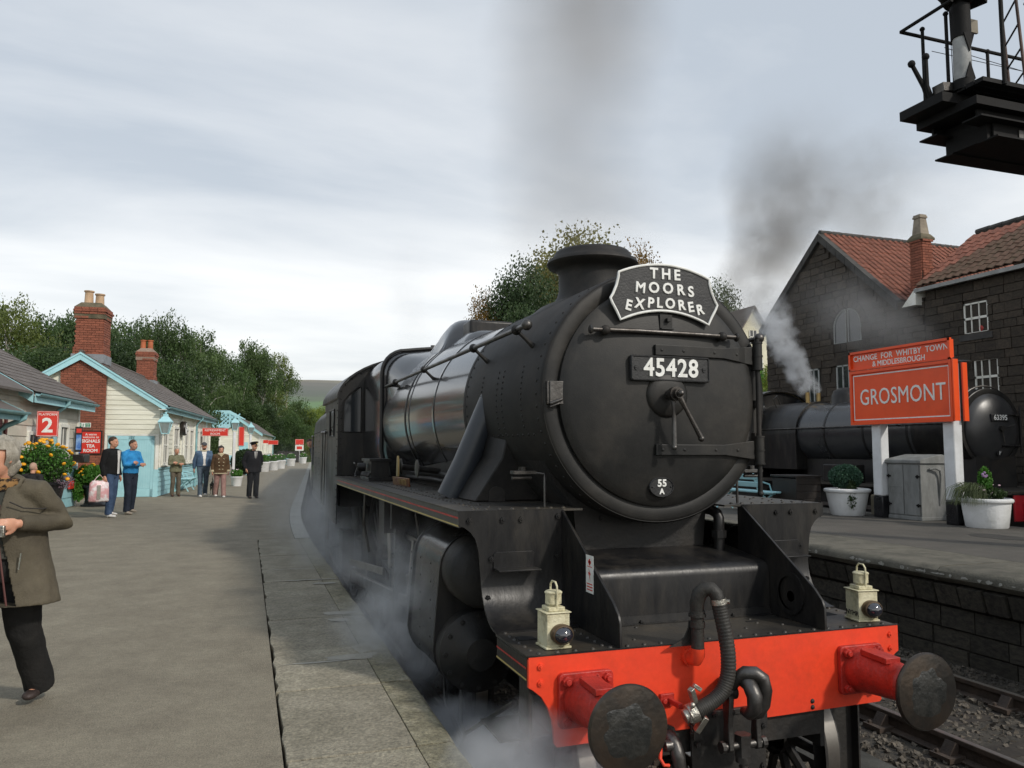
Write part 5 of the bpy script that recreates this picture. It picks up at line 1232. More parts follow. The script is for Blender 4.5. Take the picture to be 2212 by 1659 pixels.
slB=(RB-EB)/(HB+.25)
g=MB();vs=[]
for v in(0.0,LB):vs+=[(0,v,PZ),(2*HB,v,PZ),(2*HB,v,EB+.02),(HB,v,RB-.12),(0,v,EB+.02)]
g.add(vs,[(0,1,2,3,4),(9,8,7,6,5)]+[(k,(k+1)%5,5+(k+1)%5,5+k)for k in range(5)]);obj('wall',FB.M(g),M['trim'],B,smooth=0)
roofbox(FB,B,HB,EB,RB,-.2,LB+.3,.25)
ms=slates(FB,B,-.27,EB,HB,RB,-.24,LB+.32,M['slate']);pieces('slate',slate_me.copy(),M['slate'],B,ms,300,key=nearest)
ms=slates(FB,B,2*HB+.27,EB,HB,RB,-.24,LB+.32,M['slate']);pieces('slate',slate_me.copy(),M['slate'],B,ms,20,key=nearest)
g=MB();g.tube([(HB,-.24,RB+.03),(HB,LB+.3,RB+.03)],.06,6);obj('ridge_tiles',FB.M(g),M['slate'],B)
bargeboards(FB,B,HB,EB,RB,.2,.25)
u0,u1=1.58,2.90
rake=lambda u:RB-.1-abs(u-HB)*slB
g=MB();pts=[(u0+.02,PZ),(u1-.02,PZ),(u1-.02,rake(u1)),(HB,rake(HB)),(u0+.02,rake(u0))]
vs=[(a,-.10,b)for a,b in pts]+[(a,.0,b)for a,b in pts];g.add(vs,[(0,1,2,3,4),(9,8,7,6,5)]+[(k,(k+1)%5,5+(k+1)%5,5+k)for k in range(5)]);obj('brick_panel',FB.M(g),M['mortar'],B,smooth=0)
msb=bricks_face(FB,B,u0,u1,PZ+.02,RB,-.105,clip=lambda u,z:z<rake(u)-.08,d=.018)
pieces('brick',brick_me.copy(),M['brick'],B,msb,300,key=lambda m:-m.translation.z)
cu0,cu1=1.80,2.62
st,ms=chimney(FB,B,cu0,cu1,.10,.95,4.9,6.78,[(2.36,.5,.42,'buffpot'),(2.04,.5,.33,'buffpot')],M['buffpot'],potr=.135,capm=mat('mossy_cap',srgb('#6e6450'),srgb('#4d4a3a'),rough=.95,bump=.6))
pieces('brick',brick_me.copy(),M['brick'],st,ms,300,key=nearest)
g=MB();g.b2((cu0-.06,.02,5.0),(cu1+.06,1.0,5.28));obj('lead_flashing',FB.M(g),mat('lead_flashing',srgb('#8f9499'),srgb('#74797d'),rough=.6,bump=.3),B)
o2=[]
st,ms=chimney(FB,B,2.0,2.65,8.9,9.6,4.95,6.42,[(2.2,9.2,.36,'terra'),(2.48,9.2,.36,'terra')],M['terra'],potr=.11)
pieces('brick',brick_me.copy(),M['brick'],st,ms,200,key=nearest)
g=MB();g.b2((1.94,8.84,5.0),(2.7,9.66,5.22));obj('lead_flashing',FB.M(g),mat('lead_flashing',srgb('#8f9499')),B)
boards_gable(FB,B,M['board'],.0,u0,2.78,slB,RB-.14,HB,.152,-.002)
boards_gable(FB,B,M['board'],u1,2*HB,1.7,slB,RB-.14,HB,.152,-.002)
boards_gable(FB,B,M['aqua'],u1,2*HB,PZ+.02,slB,RB-.14,HB,.152,-.002,zmax=1.65,nm='dado_board')
g=MB();g.b2((0.0,-.05,2.72),(u0,.0,2.775));g.b2((u0-.0,-.05,PZ),(u0-.07,-.0,2.72));g.b2((.0,-.045,1.66),(.10,0,2.72));obj('door_surround',FB.M(g),M['trim'],B)
g=MB();g.b2((.0,-.045,PZ),(.10,0,1.66));g.b2((.10,-.045,PZ),(.135,0,1.66));obj('corner_post',FB.M(g),M['aqua'],B)
for k,(a,b)in enumerate(((.14,.80),(.81,1.48))):
 g=MB();g.b2((a,-.03,PZ+.01),(b,0,2.715));d=obj('door',FB.M(g),M['aqua'],B)
 g=MB();n=7
 for q in range(n):w=(b-a-.16)/n;g.b2((a+.08+q*w+.004,-.036,PZ+.28),(a+.08+(q+1)*w-.004,-.03,2.6))
 obj('door_panel',FB.M(g),M['aqua'],d,smooth=0)
 g=MB();g.b2((a,-.045,PZ+.01),(a+.08,-.03,2.715));g.b2((b-.08,-.045,PZ+.01),(b,-.03,2.715));g.b2((a,-.045,2.6),(b,-.03,2.715));g.b2((a,-.045,PZ+.01),(b,-.03,PZ+.24));obj('door_frame',FB.M(g),M['aqua'],d,bevel=.003)
winsB=[(.45,1.25),(2.35,3.25),(4.55,5.35),(5.75,6.55),(7.3,8.0),(8.3,9.0),(9.3,10.0),(10.3,10.9)]
gaps=[(a-.1,b+.1,1.75,3.12)for a,b in winsB]
boards_side(FB,B,M['board'],.0,LB,1.72,EB-.1,.152,0,gaps=gaps);boards_side(FB,B,M['aqua'],.0,LB,PZ+.02,1.66,.152,0,nm='dado_board')
g=MB();g.b2((-.05,0,1.66),(0.01,LB,1.715));obj('dado_rail',FB.M(g),M['aquadk'],B)
def sash(F,t,v0,v1,z0,z1,u=0,bars=1,nm='window'):
 g=MB();g.b2((u-.012,v0,z0),(u-.004,v1,z1));w=obj(nm,F.M(g),M['glass'],t,smooth=0)
 g=MB();e=.055
 for a,b,c,d in((v0-.07,v0+.02,z0-.06,z1+.06),(v1-.02,v1+.07,z0-.06,z1+.06),(v0,v1,z1-.01,z1+.07),(v0,v1,z0-.07,z0+.02)):g.b2((u-.06,a,c),(u+.0,b,d))
 g.b2((u-.10,v0-.1,z0-.1),(u,v1+.1,z0-.06));obj('window_frame',F.M(g),M['trim'],w,smooth=0,bevel=.003)
 g=MB();zm=(z0+z1)/2;g.b2((u-.035,v0,zm-.025),(u-.012,v1,zm+.025))
 for k in range(bars):vv=lerp(v0,v1,(k+1)/(bars+1));g.b2((u-.03,vv-.012,z0),(u-.012,vv+.012,z1))
 obj('glazing_bar',F.M(g),M['trim'],w,smooth=0);return w
for a,b in winsB:sash(FB,B,a,b,1.85,3.02,0)
for v in(.05,3.9,7.0,11.5):
 g=MB();g.b2((-.06,v-.05,1.72),(0,v+.05,EB-.1));obj('pilaster',FB.M(g),M['trim'],B)
gutter(FB,B,-.30,EB-.02,-.34,LB+.3)
g=MB();g.b2((-.25,-.3,EB-.2),(-.235,LB+.3,EB-.05));obj('fascia',FB.M(g),M['aquadk'],B)
g=MB();g.b2((-.235,-.3,EB-.12),(.0,LB+.3,EB-.10));obj('eaves_soffit',FB.M(g),M['trim'],B)
downpipe(FB,B,-.30,EB-.06,-.09,7.1,PZ)
g=MB();c=FB.P(-.13,3.7,3.05);g.lathe([(.0005,-.09),(.24,-.085),(.26,-.05),(.26,.05),(.24,.085),(.0005,.09)],(0,0,0),'y',28)
ck=thing('station_clock','round black double-faced clock bracketed from the boarded wall','clock',c,-TH+PI/2)
ck_case=obj('clock_case',g,M['chocolate'],ck,world=False)
g=MB();g.lathe([(.0005,-.094),(.2,-.092)],(0,0,0),'y',28,cap=False);obj('clock_face',g,M['white'],ck,world=False)
g=MB();g.b2((-.012,-.1,-.01),(.012,-.095,.15));g.b2((-.01,-.1,-.01),(.1,-.095,.012));obj('clock_hand',g,M['chocolate'],ck,world=False)
g=MB();g.b2((-.03,.0,-.03),(.03,.12,.03));obj('clock_bracket',g,M['chocolate'],ck,world=False)
def flatsign(name,label,cat,loc,rz,w,h,m,border=None,texts=(),thick=.03,group=None,bm=None):
 t=thing(name,label,cat,loc,rz,group)
 g=MB();g.b2((-w/2,-thick,-h/2),(w/2,0,h/2));obj('panel',g,m,t,world=False,bevel=.003)
 if border:
  e=border;g=MB();y0,y1=-thick-.004,-thick+.001
  g.b2((-w/2+e,y0,h/2-1.6*e),(w/2-e,y1,h/2-e));g.b2((-w/2+e,y0,-h/2+e),(w/2-e,y1,-h/2+1.6*e));g.b2((-w/2+e,y0,-h/2+1.6*e),(-w/2+1.6*e,y1,h/2-1.6*e));g.b2((w/2-1.6*e,y0,-h/2+1.6*e),(w/2-e,y1,h/2-1.6*e));obj('border',g,bm or M['white'],t,world=False,smooth=0)
 for s,size,x,z,b in texts:text('lettering',s,size,M['white'],t,(x,-thick-.001,z),(PI/2,0,0),.002,b,world=False)
 return t
flatsign('poster_board','black framed red poster reading A warm welcome to SIGNALS TEA ROOM on the brick gable','sign',FB.P(2.03,-.12,2.50),-TH,.80,.74,M['chocolate'])
sp_=bpy.data.objects['poster_board']
g=MB();g.b2((-.36,-.036,-.33),(.36,-.031,.33));obj('poster_sheet',g,M['signred2'],sp_,world=False)
g=MB();g.b2((-.36,-.0385,-.33),(-.20,-.0365,.33));obj('poster_picture',g,M['posterblue'],sp_,world=False)
g=MB();g.b2((-.36,-.0405,-.18),(-.20,-.039,-.14));g.add([(-.36,-.0405,-.14),(-.28,-.0405,-.02),(-.20,-.0405,-.14)],[(0,1,2)]);obj('poster_bridge',g,M['white'],sp_,world=False)
for s,size,z,b in(('A warm',.10,.25,.001),('welcome to',.095,.165,.001),('SIGNALS',.135,.04,.004),('TEA',.135,-.11,.004),('ROOM',.135,-.255,.004)):text('lettering',s,size,M['white'],sp_,(.085,-.037,z),(PI/2,0,0),.0015,b,world=False)
ex=flatsign('exit_direction_sign','small green and white way out sign with an arrow above the red poster','sign',FB.P(2.18,-.12,3.04),-TH,.42,.14,M['white'])
g=MB();g.b2((-.195,-.033,-.055),(-.05,-.031,.055));g.b2((.06,-.033,-.055),(.195,-.031,.055));obj('green_field',g,M['green'],ex,world=False)
g=MB();g.b2((-.15,-.036,-.012),(-.07,-.034,.012));g.add([(-.185,-.036,0),(-.145,-.036,.04),(-.145,-.036,-.04)],[(0,1,2)]);obj('arrow',g,M['white'],ex,world=False)
g=MB();g.ball((.005,-.035,.036),.012,8,6);g.tube([(.005,-.035,.02),(0,-.035,-.01),(.015,-.035,-.045)],.006,6);g.tube([(0,-.035,-.01),(-.018,-.035,-.04)],.006,6);g.tube([(-.02,-.035,.005),(.005,-.035,.015),(.025,-.035,0)],.005,6);obj('running_figure',g,M['green'],ex,world=False)
text('lettering','Way\nout',.05,M['white'],ex,(.128,-.034,0),(PI/2,0,0),.001,.0005,world=False)
flatsign('hanging_sign','red hanging sign reading REFRESHMENT ROOM under the eaves of the brick gabled building','sign',FB.P(-.62,8.6,3.03),-TH,1.05,.34,M['signred2'],.012,(('REFRESHMENT',.13,0,.07,.001),('ROOM',.13,0,-.08,.001)),thick=.04)
hs=bpy.data.objects['hanging_sign'];g=MB()
g.tube([(-.35,-.02,.17),(-.35,-.02,.45)],.008,6);obj('hanger_rod',g,M['aquadk'],hs,world=False)
g=MB();g.tube([(.35,-.02,.17),(.35,-.02,.3),(-.5,-.02,.45)],.008,6);obj('hanger_rod',g,M['aquadk'],hs,world=False)
def lantern(parent,c,s=1.0,K=True):
 """aqua square tapering lantern, centre bottom c"""
 x,y,z=c;kw=dict(world=False)
 def fr(z0,w0,z1,w1):
  return[(x-w0,y-w0,z0),(x+w0,y-w0,z0),(x+w0,y+w0,z0),(x-w0,y+w0,z0),(x-w1,y-w1,z1),(x+w1,y-w1,z1),(x+w1,y+w1,z1),(x-w1,y+w1,z1)]
 Q=[(0,1,5,4),(1,2,6,5),(2,3,7,6),(3,0,4,7)]
 g=MB();g.add(fr(z,.085*s,z+.30*s,.15*s),Q);obj('lantern_glass',g,M['lampglass'],parent,smooth=0,**kw)
 g=MB()
 for a in range(4):
  sx,sy=((-1,-1),(1,-1),(1,1),(-1,1))[a];g.tube([(x+sx*.086*s,y+sy*.086*s,z),(x+sx*.152*s,y+sy*.152*s,z+.30*s)],.011*s,6)
 g.add(fr(z-.02*s,.09*s,z,.09*s),Q+[(0,3,2,1),(4,5,6,7)]);obj('lantern_frame',g,M['aqua'],parent,smooth=0,**kw)
 g=MB();g.add(fr(z+.30*s,.175*s,z+.33*s,.175*s),Q+[(0,3,2,1),(4,5,6,7)]);g.add(fr(z+.33*s,.175*s,z+.47*s,.07*s),Q+[(4,5,6,7)]);g.add(fr(z+.47*s,.06*s,z+.54*s,.06*s),Q+[(4,5,6,7)]);g.ball((x,y,z+.57*s),.03*s,8,6);obj('lantern_roof',g,M['aqua'],parent,smooth=0,bevel=.003,**kw)
 g=MB();g.cyl((x,y,z+.02*s),(x,y,z+.14*s),.022*s,n=10);g.ball((x,y,z+.17*s),.035*s,10,8);obj('lamp_bulb',g,M['white'],parent,**kw)
lt=thing('wall_lantern','large aqua lantern bracketed on the corner of the brick gabled building','lantern',FB.P(-.22,-.32,0),-TH,'aqua station lanterns')
lantern(lt,(0,0,2.80),1.12)
g=MB();g.tube([(-.12,.1,2.75),(0,0,2.74),(.0,0,2.80)],.014,6);g.tube([(-.2,.25,3.4),(-.02,.05,3.46),(0,0,3.42)],.014,6);obj('lantern_bracket',g,M['aquadk'],lt,world=False)
def lamp_post(label,loc):
 t=thing('lamp_post',label,'lamp post',loc,R(8),'aqua station lanterns')
 g=MB();g.b2((-.07,-.07,.42),(.07,.07,2.45));obj('post',g,M['whitepost'],t,world=False,bevel=.012)
 g=MB();g.b2((-.09,-.09,0),(.09,.09,.42));obj('post_base',g,M['blackpaint'],t,world=False,bevel=.01)
 g=MB()
 for s in(-1,1):g.tube([(s*.05,0,2.3),(s*.09,0,2.5),(s*.2,0,2.75),(s*.22,0,3.0)],.012,6)
 obj('lantern_bracket',g,M['aquadk'],t,world=False);lantern(t,(0,0,2.55),1.25);return t
lp1=lamp_post('white lamp post with aqua lantern and black base in front of the clipped bush',(-2.83,41.7,PZ))
lp2=dup(lp1,(-1.87,51,PZ),label='second lamp post of the far pair, with its post hidden behind the uniformed man');lp2['group']='aqua station lanterns'
FA=Frame(-6.64,19.78)
A=thing('platform_building','grey-cream boarded building with slate roof and blue gutters at the left edge','building',FA.P(2.2,-10,PZ))
HA,EA,RA=2.3,3.52,5.05
g=MB();vs=[]
for v in(-30,0.0):vs+=[(0,v,PZ),(2*HA,v,PZ),(2*HA,v,EA),(HA,v,RA-.1),(0,v,EA)]
g.add(vs,[(0,1,2,3,4),(9,8,7,6,5)]+[(k,(k+1)%5,5+(k+1)%5,5+k)for k in range(5)]);obj('wall',FA.M(g),M['trim'],A,smooth=0)
M['boardgrey']=mat('greyish_wide_board',srgb('#cfcabb'),srgb('#bfb9a9'),rough=.65,scale=2,bump=.15,dirt=srgb('#9c978a'),dirt_amt=.5,rnd=.03)
winsA=[(-1.55,-.95,1.9,2.85),(-3.7,-3.05,1.75,2.62),(-6.2,-5.2,PZ,2.9),(-8.4,-7.4,1.8,2.8),(-11,-10,1.8,2.8),(-13.5,-12.5,1.8,2.8),(-17,-15.5,PZ,2.9),(-21,-20,1.8,2.8)]
boards_side(FA,A,M['boardgrey'],-30,0,1.86,EA-.1,.24,0,gaps=[(a-.08,b+.08,c-.08,d+.08)for a,b,c,d in winsA])
boards_side(FA,A,M['aqua'],-30,0,PZ+.02,1.8,.24,0,nm='dado_board')
g=MB();g.b2((-.05,-30,1.8),(.01,0,1.855));obj('dado_rail',FA.M(g),M['aquadk'],A)
g=MB();g.b2((-.04,-.09,PZ),(.0,.03,EA-.05));obj('corner_board',FA.M(g),M['trim'],A)
for a,b,c,d in winsA:
 if c>1:sash(FA,A,a,b,c,d,0)
 else:g=MB();g.b2((-.03,a,c),(0,b,d));obj('door',FA.M(g),mat('maroon_door',srgb('#5b2a26'),rough=.4),A);
roofbox(FA,A,HA,EA,RA,-30,.45,.28)
ms=slates(FA,A,-.30,EA,HA,RA,-4.3,.5,M['slate'],course=.24,width=.30);pieces('slate',slate_me.copy(),M['slate'],A,ms,300,key=nearest)
gutter(FA,A,-.34,EA-.02,-4.2,.45,r=.065);g=MB();g.b2((-.29,-4.2,EA-.22),(-.27,.45,EA-.04));obj('fascia',FA.M(g),M['aqua'],A)
downpipe(FA,A,-.34,EA-.06,-.08,-2.1,PZ,.05)
bargeboards(FA,A,HA,EA,RA,.35,.28,.24,v=-3.95)
g=MB();g.add([(0,-3.94,EA-.3),(2*HA,-3.94,EA-.3),(2*HA,-3.94,EA),(HA,-3.94,RA-.1),(0,-3.94,EA)],[(0,1,2,3,4)]);obj('gable_boarding',FA.M(g),M['boardgrey'],A,smooth=0)
g=MB();vs=[(-.5,-30,3.05),(-.5,-5.5,3.05),(1.3,-5.5,3.95),(1.3,-30,3.95)];g.add(vs+[(a,b,c-.06)for a,b,c in vs],[(0,1,2,3),(7,6,5,4),(0,4,5,1),(1,5,6,2),(2,6,7,3),(3,7,4,0)]);obj('canopy_roof',FA.M(g),M['slate'],A,smooth=0)
gutter(FA,A,-.56,3.03,-30,-5.45,r=.065);g=MB();g.b2((-.50,-30,2.86),(-.48,-5.5,3.0));obj('fascia',FA.M(g),M['aquadk'],A)
g=MB();vs=[(-.5,3.06),(1.3,3.96),(1.3,3.78),(-.5,2.88)];g.add([(a,-5.5,b)for a,b in vs]+[(a,-5.46,b)for a,b in vs],[(0,1,2,3),(7,6,5,4),(0,4,5,1),(1,5,6,2),(2,6,7,3),(3,7,4,0)]);obj('canopy_barge',FA.M(g),M['aquadk'],A)
downpipe(FA,A,-.56,2.99,-.12,-5.6,PZ,.05)
g=MB();g.b2((-.06,-6.4,3.0),(.0,-6.3,PZ));g.b2((-.06,-5.1,3.0),(.0,-5.0,PZ));obj('door_surround',FA.M(g),mat('maroon_door',srgb('#5b2a26')),A)
flatsign('platform_number_sign','red sign with a large white 2 under the word PLATFORM on the boarded wall','sign',FA.P(-.35,-3.55,2.86),-TH+R(12),.42,.56,M['signred2'],.012,(('PLATFORM',.072,0,.205,.001),('2',.44,0,-.05,.012)))
flatsign('narrow_notice_board','narrow dark notice board with small pictures at the corner of the boarded building','notice board',FA.P(-.14,-.42,2.55),-TH+R(30),.17,.66,M['chocolate'])
nb_=bpy.data.objects['narrow_notice_board'];g=MB();g.b2((-.06,-.036,-.27),(.06,-.031,.12));obj('notice_picture',g,M['posterblue'],nb_,world=False);g=MB();g.b2((-.06,-.036,.17),(.06,-.031,.28));obj('notice_heading',g,M['signred2'],nb_,world=False)
g=MB();g.b2((-.1,-.75,1.27),(-.03,-.42,1.48));mb_=obj('wall_box',FA.M(g),M['signred2'],None,bevel=.02);tag(mb_,'small red box fixed low on the blue dado of the near boarded building','post box')
g=MB();g.b2((-.42,-.9,1.95),(-.1,-.35,2.16));mb_=obj('speaker_box',FA.M(g),M['chocolate'],None,bevel=.02);tag(mb_,'small black box fixed between the near boarded building and the red poster','speaker box')
FC=Frame(-.62,80);HC,EC,RC,LC=1.92,3.86,5.42,22.0
Cb=thing('waiting_room','far small cream boarded building with aqua bargeboards beyond the lamp posts','building',FC.P(HC,0,PZ));slC=(RC-EC)/(HC+.3)
g=MB();vs=[]
for v in(0.0,LC):vs+=[(0,v,PZ),(2*HC,v,PZ),(2*HC,v,EC),(HC,v,RC-.12),(0,v,EC)]
g.add(vs,[(0,1,2,3,4),(9,8,7,6,5)]+[(k,(k+1)%5,5+(k+1)%5,5+k)for k in range(5)]);obj('wall',FC.M(g),M['trim'],Cb,smooth=0)
roofbox(FC,Cb,HC,EC,RC,-.4,LC+.3,.3)
ms=slates(FC,Cb,-.32,EC,HC,RC,-.4,LC,M['slate'],course=.4,width=.8);pieces('slate',slate_me.copy(),M['slate'],Cb,ms,60,key=nearest)
bargeboards(FC,Cb,HC,EC,RC,.4,.3,.28)
boards_gable(FC,Cb,M['board'],0,2*HC,1.7,slC,RC-.2,HC,.22,-.002);boards_gable(FC,Cb,M['aqua'],0,2*HC,PZ,slC,RC-.2,HC,.22,-.002,zmax=1.5,nm='dado_board')
boards_side(FC,Cb,M['board'],0,LC,1.7,EC-.1,.22,0);boards_side(FC,Cb,M['aqua'],0,LC,PZ,1.66,.22,0,nm='dado_board')
gutter(FC,Cb,-.34,EC,-.4,LC,r=.08);downpipe(FC,Cb,-.34,EC-.05,-.12,LC-.6,PZ,.06)
g=MB();g.b2((-.05,-.04,EC-.15),(2*HC+.05,0,EC-.05));g.b2((-.05,-.04,PZ),(.1,0,EC-.15));g.b2((2*HC-.1,-.04,PZ),(2*HC+.05,0,EC-.15));obj('corner_board',FC.M(g),M['trim'],Cb)
g=MB();g.b2((1.1,-.05,PZ),(1.95,0,3.0));obj('door',FC.M(g),M['aqua'],Cb)
g=MB();g.b2((1.65,-.06,4.55),(2.1,0,4.95));obj('louvre',FC.M(g),M['aquadk'],Cb)
for a in(2.5,6.5,8.5,12,15,17,19):sash(FC,Cb,a,a+1.2,1.9,3.1,0)
flatsign('hanging_banner_sign','tall narrow red sign hanging on the front gable of the far small building','sign',FC.P(1.75,-.1,3.6),-TH,.52,1.9,M['signred2'],.02)
flatsign('hanging_sign','smaller red sign on the trackside wall of the far building','sign',FC.P(-.4,3,3.1),-TH,.5,.34,M['signred2'])
flatsign('hanging_sign','larger red hanging sign near the far end of the far building','sign',FC.P(-.6,13,3.1),-TH,1.15,.5,M['signred2'],.02)
sg=flatsign('platform_end_sign','red and white square warning sign on a post at the far platform end','sign',(4.0,90,3.15),R(-5),.95,.62,M['signred2'],.03)
g=MB();g.b2((-.47,-.03,-1.0),(.47,0,-.36));obj('lower_panel',g,M['white'],sg,world=False);g=MB();g.b2((-.3,-.035,-.85),(.3,-.031,-.5));obj('warning_mark',g,M['signred2'],sg,world=False);g=MB();g.b2((-.04,0,-2.4),(.04,.06,.3));obj('sign_post',g,M['whitepost'],sg,world=False)
fbx=thing('footbridge','aqua lattice footbridge behind the far small building','footbridge',(-8,86,PZ))
z0,z1=4.95,6.45
for yy in(86,88.4):
 g=MB();g.b2((-13,yy-.08,z1-.32),(-3.6,yy+.08,z1));g.b2((-13,yy-.08,z0-.35),(-3.3,yy+.08,z0));obj('girder_chord',g,M['aqua'],fbx)
 g=MB();g.prism([(-3.6,z1-.3),(-3.6,z1),(-2.0,z1-.9),(-2.0,z1-1.2)],yy-.08,yy+.08,'y');g.prism([(-3.4,z0-.3),(-3.4,z0),(-2.0,z0-.7),(-2.0,z0-1.0)],yy-.08,yy+.08,'y');obj('stair_stringer',g,M['aqua'],fbx)
 g=MB()
 k=-13.0
 while k<-3.4:
  for d in(-1,1):a,b=(k,k+1.2)if d>0 else(k+1.2,k);g.tube([(a,yy,z0),(b,yy,z1-.3)],.045,4)
  k+=.42
 obj('lattice',g,M['aqua'],fbx,smooth=0,kind='stuff')
 g=MB()
 for x in(-12.5,-9.6,-6.7,-5.1,-3.6):g.b2((x-.06,yy-.1,z0),(x+.06,yy+.1,z1-.3))
 obj('stanchion',g,M['aqua'],fbx,kind='stuff')
g=MB();g.b2((-13,86,z0-.2),(-3.3,88.4,z0-.08));obj('deck',g,M['aquadk'],fbx)
for x in(-12,-4.2):
 g=MB();g.b2((x,86.6,PZ-.2),(x+.3,87.8,z0-.35));obj('trestle',g,M['aquadk'],fbx)
fe=thing('platform_end_fence','dark boarded fence across the far end of the platform','fence',(2.4,90,PZ))
for k in range(14):g=MB();g.b2((1.6+k*.19,90,PZ),(1.77+k*.19,90.04,PZ+1.25+(k%2)*.06));obj('fence_board',g,M['chocolate'],fe)
#RIGHT: running-in board
rb=thing('station_name_board','large orange-red board reading GROSMONT on white posts with black feet','station sign',(9.93,8.4,QZ),0)
def ybox(x0,x1,y0,y1,z0,z1,g):g.b2((x0,y0,z0),(x1,y1,z1))
def sign_board(xf,y0,y1,z0,z1,m,name,facing=-1,slope=0.0):
 g=MB();ybox(xf,xf+.05*-facing,y0,y1,z0,z1,g);p=obj(name,g,m,rb,bevel=.003)
 return p
YL,YR=9.72,7.17
nbx=9.80
pn=sign_board(nbx,YR,YL,2.86,3.98,M['signred'],'name_panel')
g=MB();e=.035
for a,b,c,d in((YR,YL,3.93,3.99),(YR,YL,2.85,2.915),(YR-.0,YR+.055,2.915,3.93),(YL-.055,YL,2.915,3.93)):ybox(nbx-.04,nbx,a,b,c,d,g)
obj('panel_frame',g,M['signred'],pn,bevel=.003)
g=MB()
ybox(nbx-.006,nbx-.001,YR+.07,YL-.07,2.945,2.968,g);ybox(nbx-.006,nbx-.001,YR+.07,YL-.07,3.875,3.898,g);ybox(nbx-.006,nbx-.001,YL-.094,YL-.07,2.968,3.875,g);ybox(nbx-.006,nbx-.001,YR+.07,YR+.094,2.968,3.875,g)
obj('white_line',g,M['white'],pn,smooth=0)
text('lettering','GROSMONT',.47,M['white'],pn,(nbx-.006,8.40,3.405),(PI/2,0,-PI/2),.002,.001,sx=.80,spacing=1.03)
pu=sign_board(nbx,YR,YL,4.03,4.37,M['signred'],'upper_panel')
g=MB()
for a,b,c,d in((YR,YL,4.35,4.40),(YR,YL,4.0,4.035),(YR,YR+.05,4.0,4.4),(YL-.05,YL,4.0,4.4)):ybox(nbx-.05,nbx,a,b,c,d,g)
ybox(nbx,nbx+.03,8.38,8.42,3.95,4.05,g);ybox(nbx,nbx+.03,YL-.2,YL-.15,3.95,4.05,g)
obj('panel_frame',g,M['signred'],pu,bevel=.003)
text('lettering','CHANGE  FOR  WHITBY  TOWN',.165,M['white'],pu,(nbx-.003,8.43,4.245),(PI/2,0,-PI/2),.002,.002,sx=.97,spacing=1.02)
text('lettering','& MIDDLESBROUGH',.155,M['white'],pu,(nbx-.003,8.43,4.095),(PI/2,0,-PI/2),.002,.0025,sx=.95)
g=MB();ybox(nbx-.03,nbx+.10,YR-.035,YR-.001,2.86,4.0,g);obj('end_board',g,M['signred'],rb,bevel=.003)
g=MB();ybox(nbx+.27,nbx+.31,YR+.05,YL,2.86,3.97,g);obj('rear_panel',g,M['chocolate'],rb,bevel=.003)
g=MB();ybox(nbx+.27,nbx+.38,YR+.02,YR+.06,2.86,3.95,g);obj('end_board',g,M['signred'],rb,bevel=.003)
for y0,y1 in((9.03,9.27),(7.27,7.51)):
 g=MB();ybox(9.87,10.09,y0,y1,QZ+.44,3.95,g);pt_=obj('sign_post',g,M['whitepost'],rb,bevel=.025)
 g=MB();ybox(9.865,10.095,y0-.005,y1+.005,QZ,QZ+.44,g);obj('post_foot',g,M['blackpaint'],pt_,bevel=.02)
cb=thing('concrete_cabinet','weathered grey cabinet with double doors and hinges between the sign posts','cabinet',(10.3,8.45,QZ))
x0,x1,y0,y1=10.0,10.62,8.18,9.0
g=MB();g.b2((x0,y0,QZ+.06),(x1,y1,QZ+1.12));obj('body',g,M['concrete'],cb,bevel=.008)
g=MB();g.b2((x0-.015,y0-.01,QZ),(x1+.02,y1+.01,QZ+.07));obj('plinth',g,M['concrete'],cb,bevel=.01)
g=MB();g.prism([(x0-.04,QZ+1.11),(x0-.04,QZ+1.17),(x0+.0,QZ+1.20),(x1-.1,QZ+1.29),(x1+.02,QZ+1.27),(x1+.02,QZ+1.11)],y0-.04,y1+.04,'y');obj('lid',g,M['concrete'],cb,bevel=.012)
for k,(a,b)in enumerate(((y0+.03,(y0+y1)/2-.008),((y0+y1)/2+.008,y1-.03))):
 g=MB();g.b2((x0-.018,a,QZ+.1),(x0-.001,b,QZ+1.08));d=obj('door',g,M['concrete'],cb,bevel=.004)
 hy=a+.02 if k==0 else b-.02
 for z in(.28,.84):
  g=MB();g.b2((x0-.03,hy-.05,QZ+z),(x0-.015,hy+.05,QZ+z+.03));g.cyl((x0-.035,hy,QZ+z-.02),(x0-.035,hy,QZ+z+.05),.014,n=10);obj('hinge',g,M['iron'],d,smooth=0)
g=MB();g.tube([(x0-.022,a,b)for a,b in((8.65,QZ+.52),(8.93,QZ+.52),(8.93,QZ+.64),(8.65,QZ+.64))],.004,4,closed=True);obj('door_plate',g,M['concrete'],cb)
g=MB();g.tube([(10.2,y0-.03,QZ+1.0),(10.3,y0-.07,QZ+1.02),(10.42,y0-.07,QZ+.98),(10.46,y0-.05,QZ+.88),(10.46,y0-.0,QZ+.3)],.022,10);obj('cable_pipe',g,M['concrete'],cb)
g=MB();g.b2((10.25,9.35,QZ),(10.65,9.75,QZ+.42));o=obj('concrete_block',g,mat('pale_concrete',srgb('#a9a392'),srgb('#938c7a'),rough=.9,bump=.5),None,bevel=.01);tag(o,'pale low concrete block behind the foot of the left sign post','concrete block')
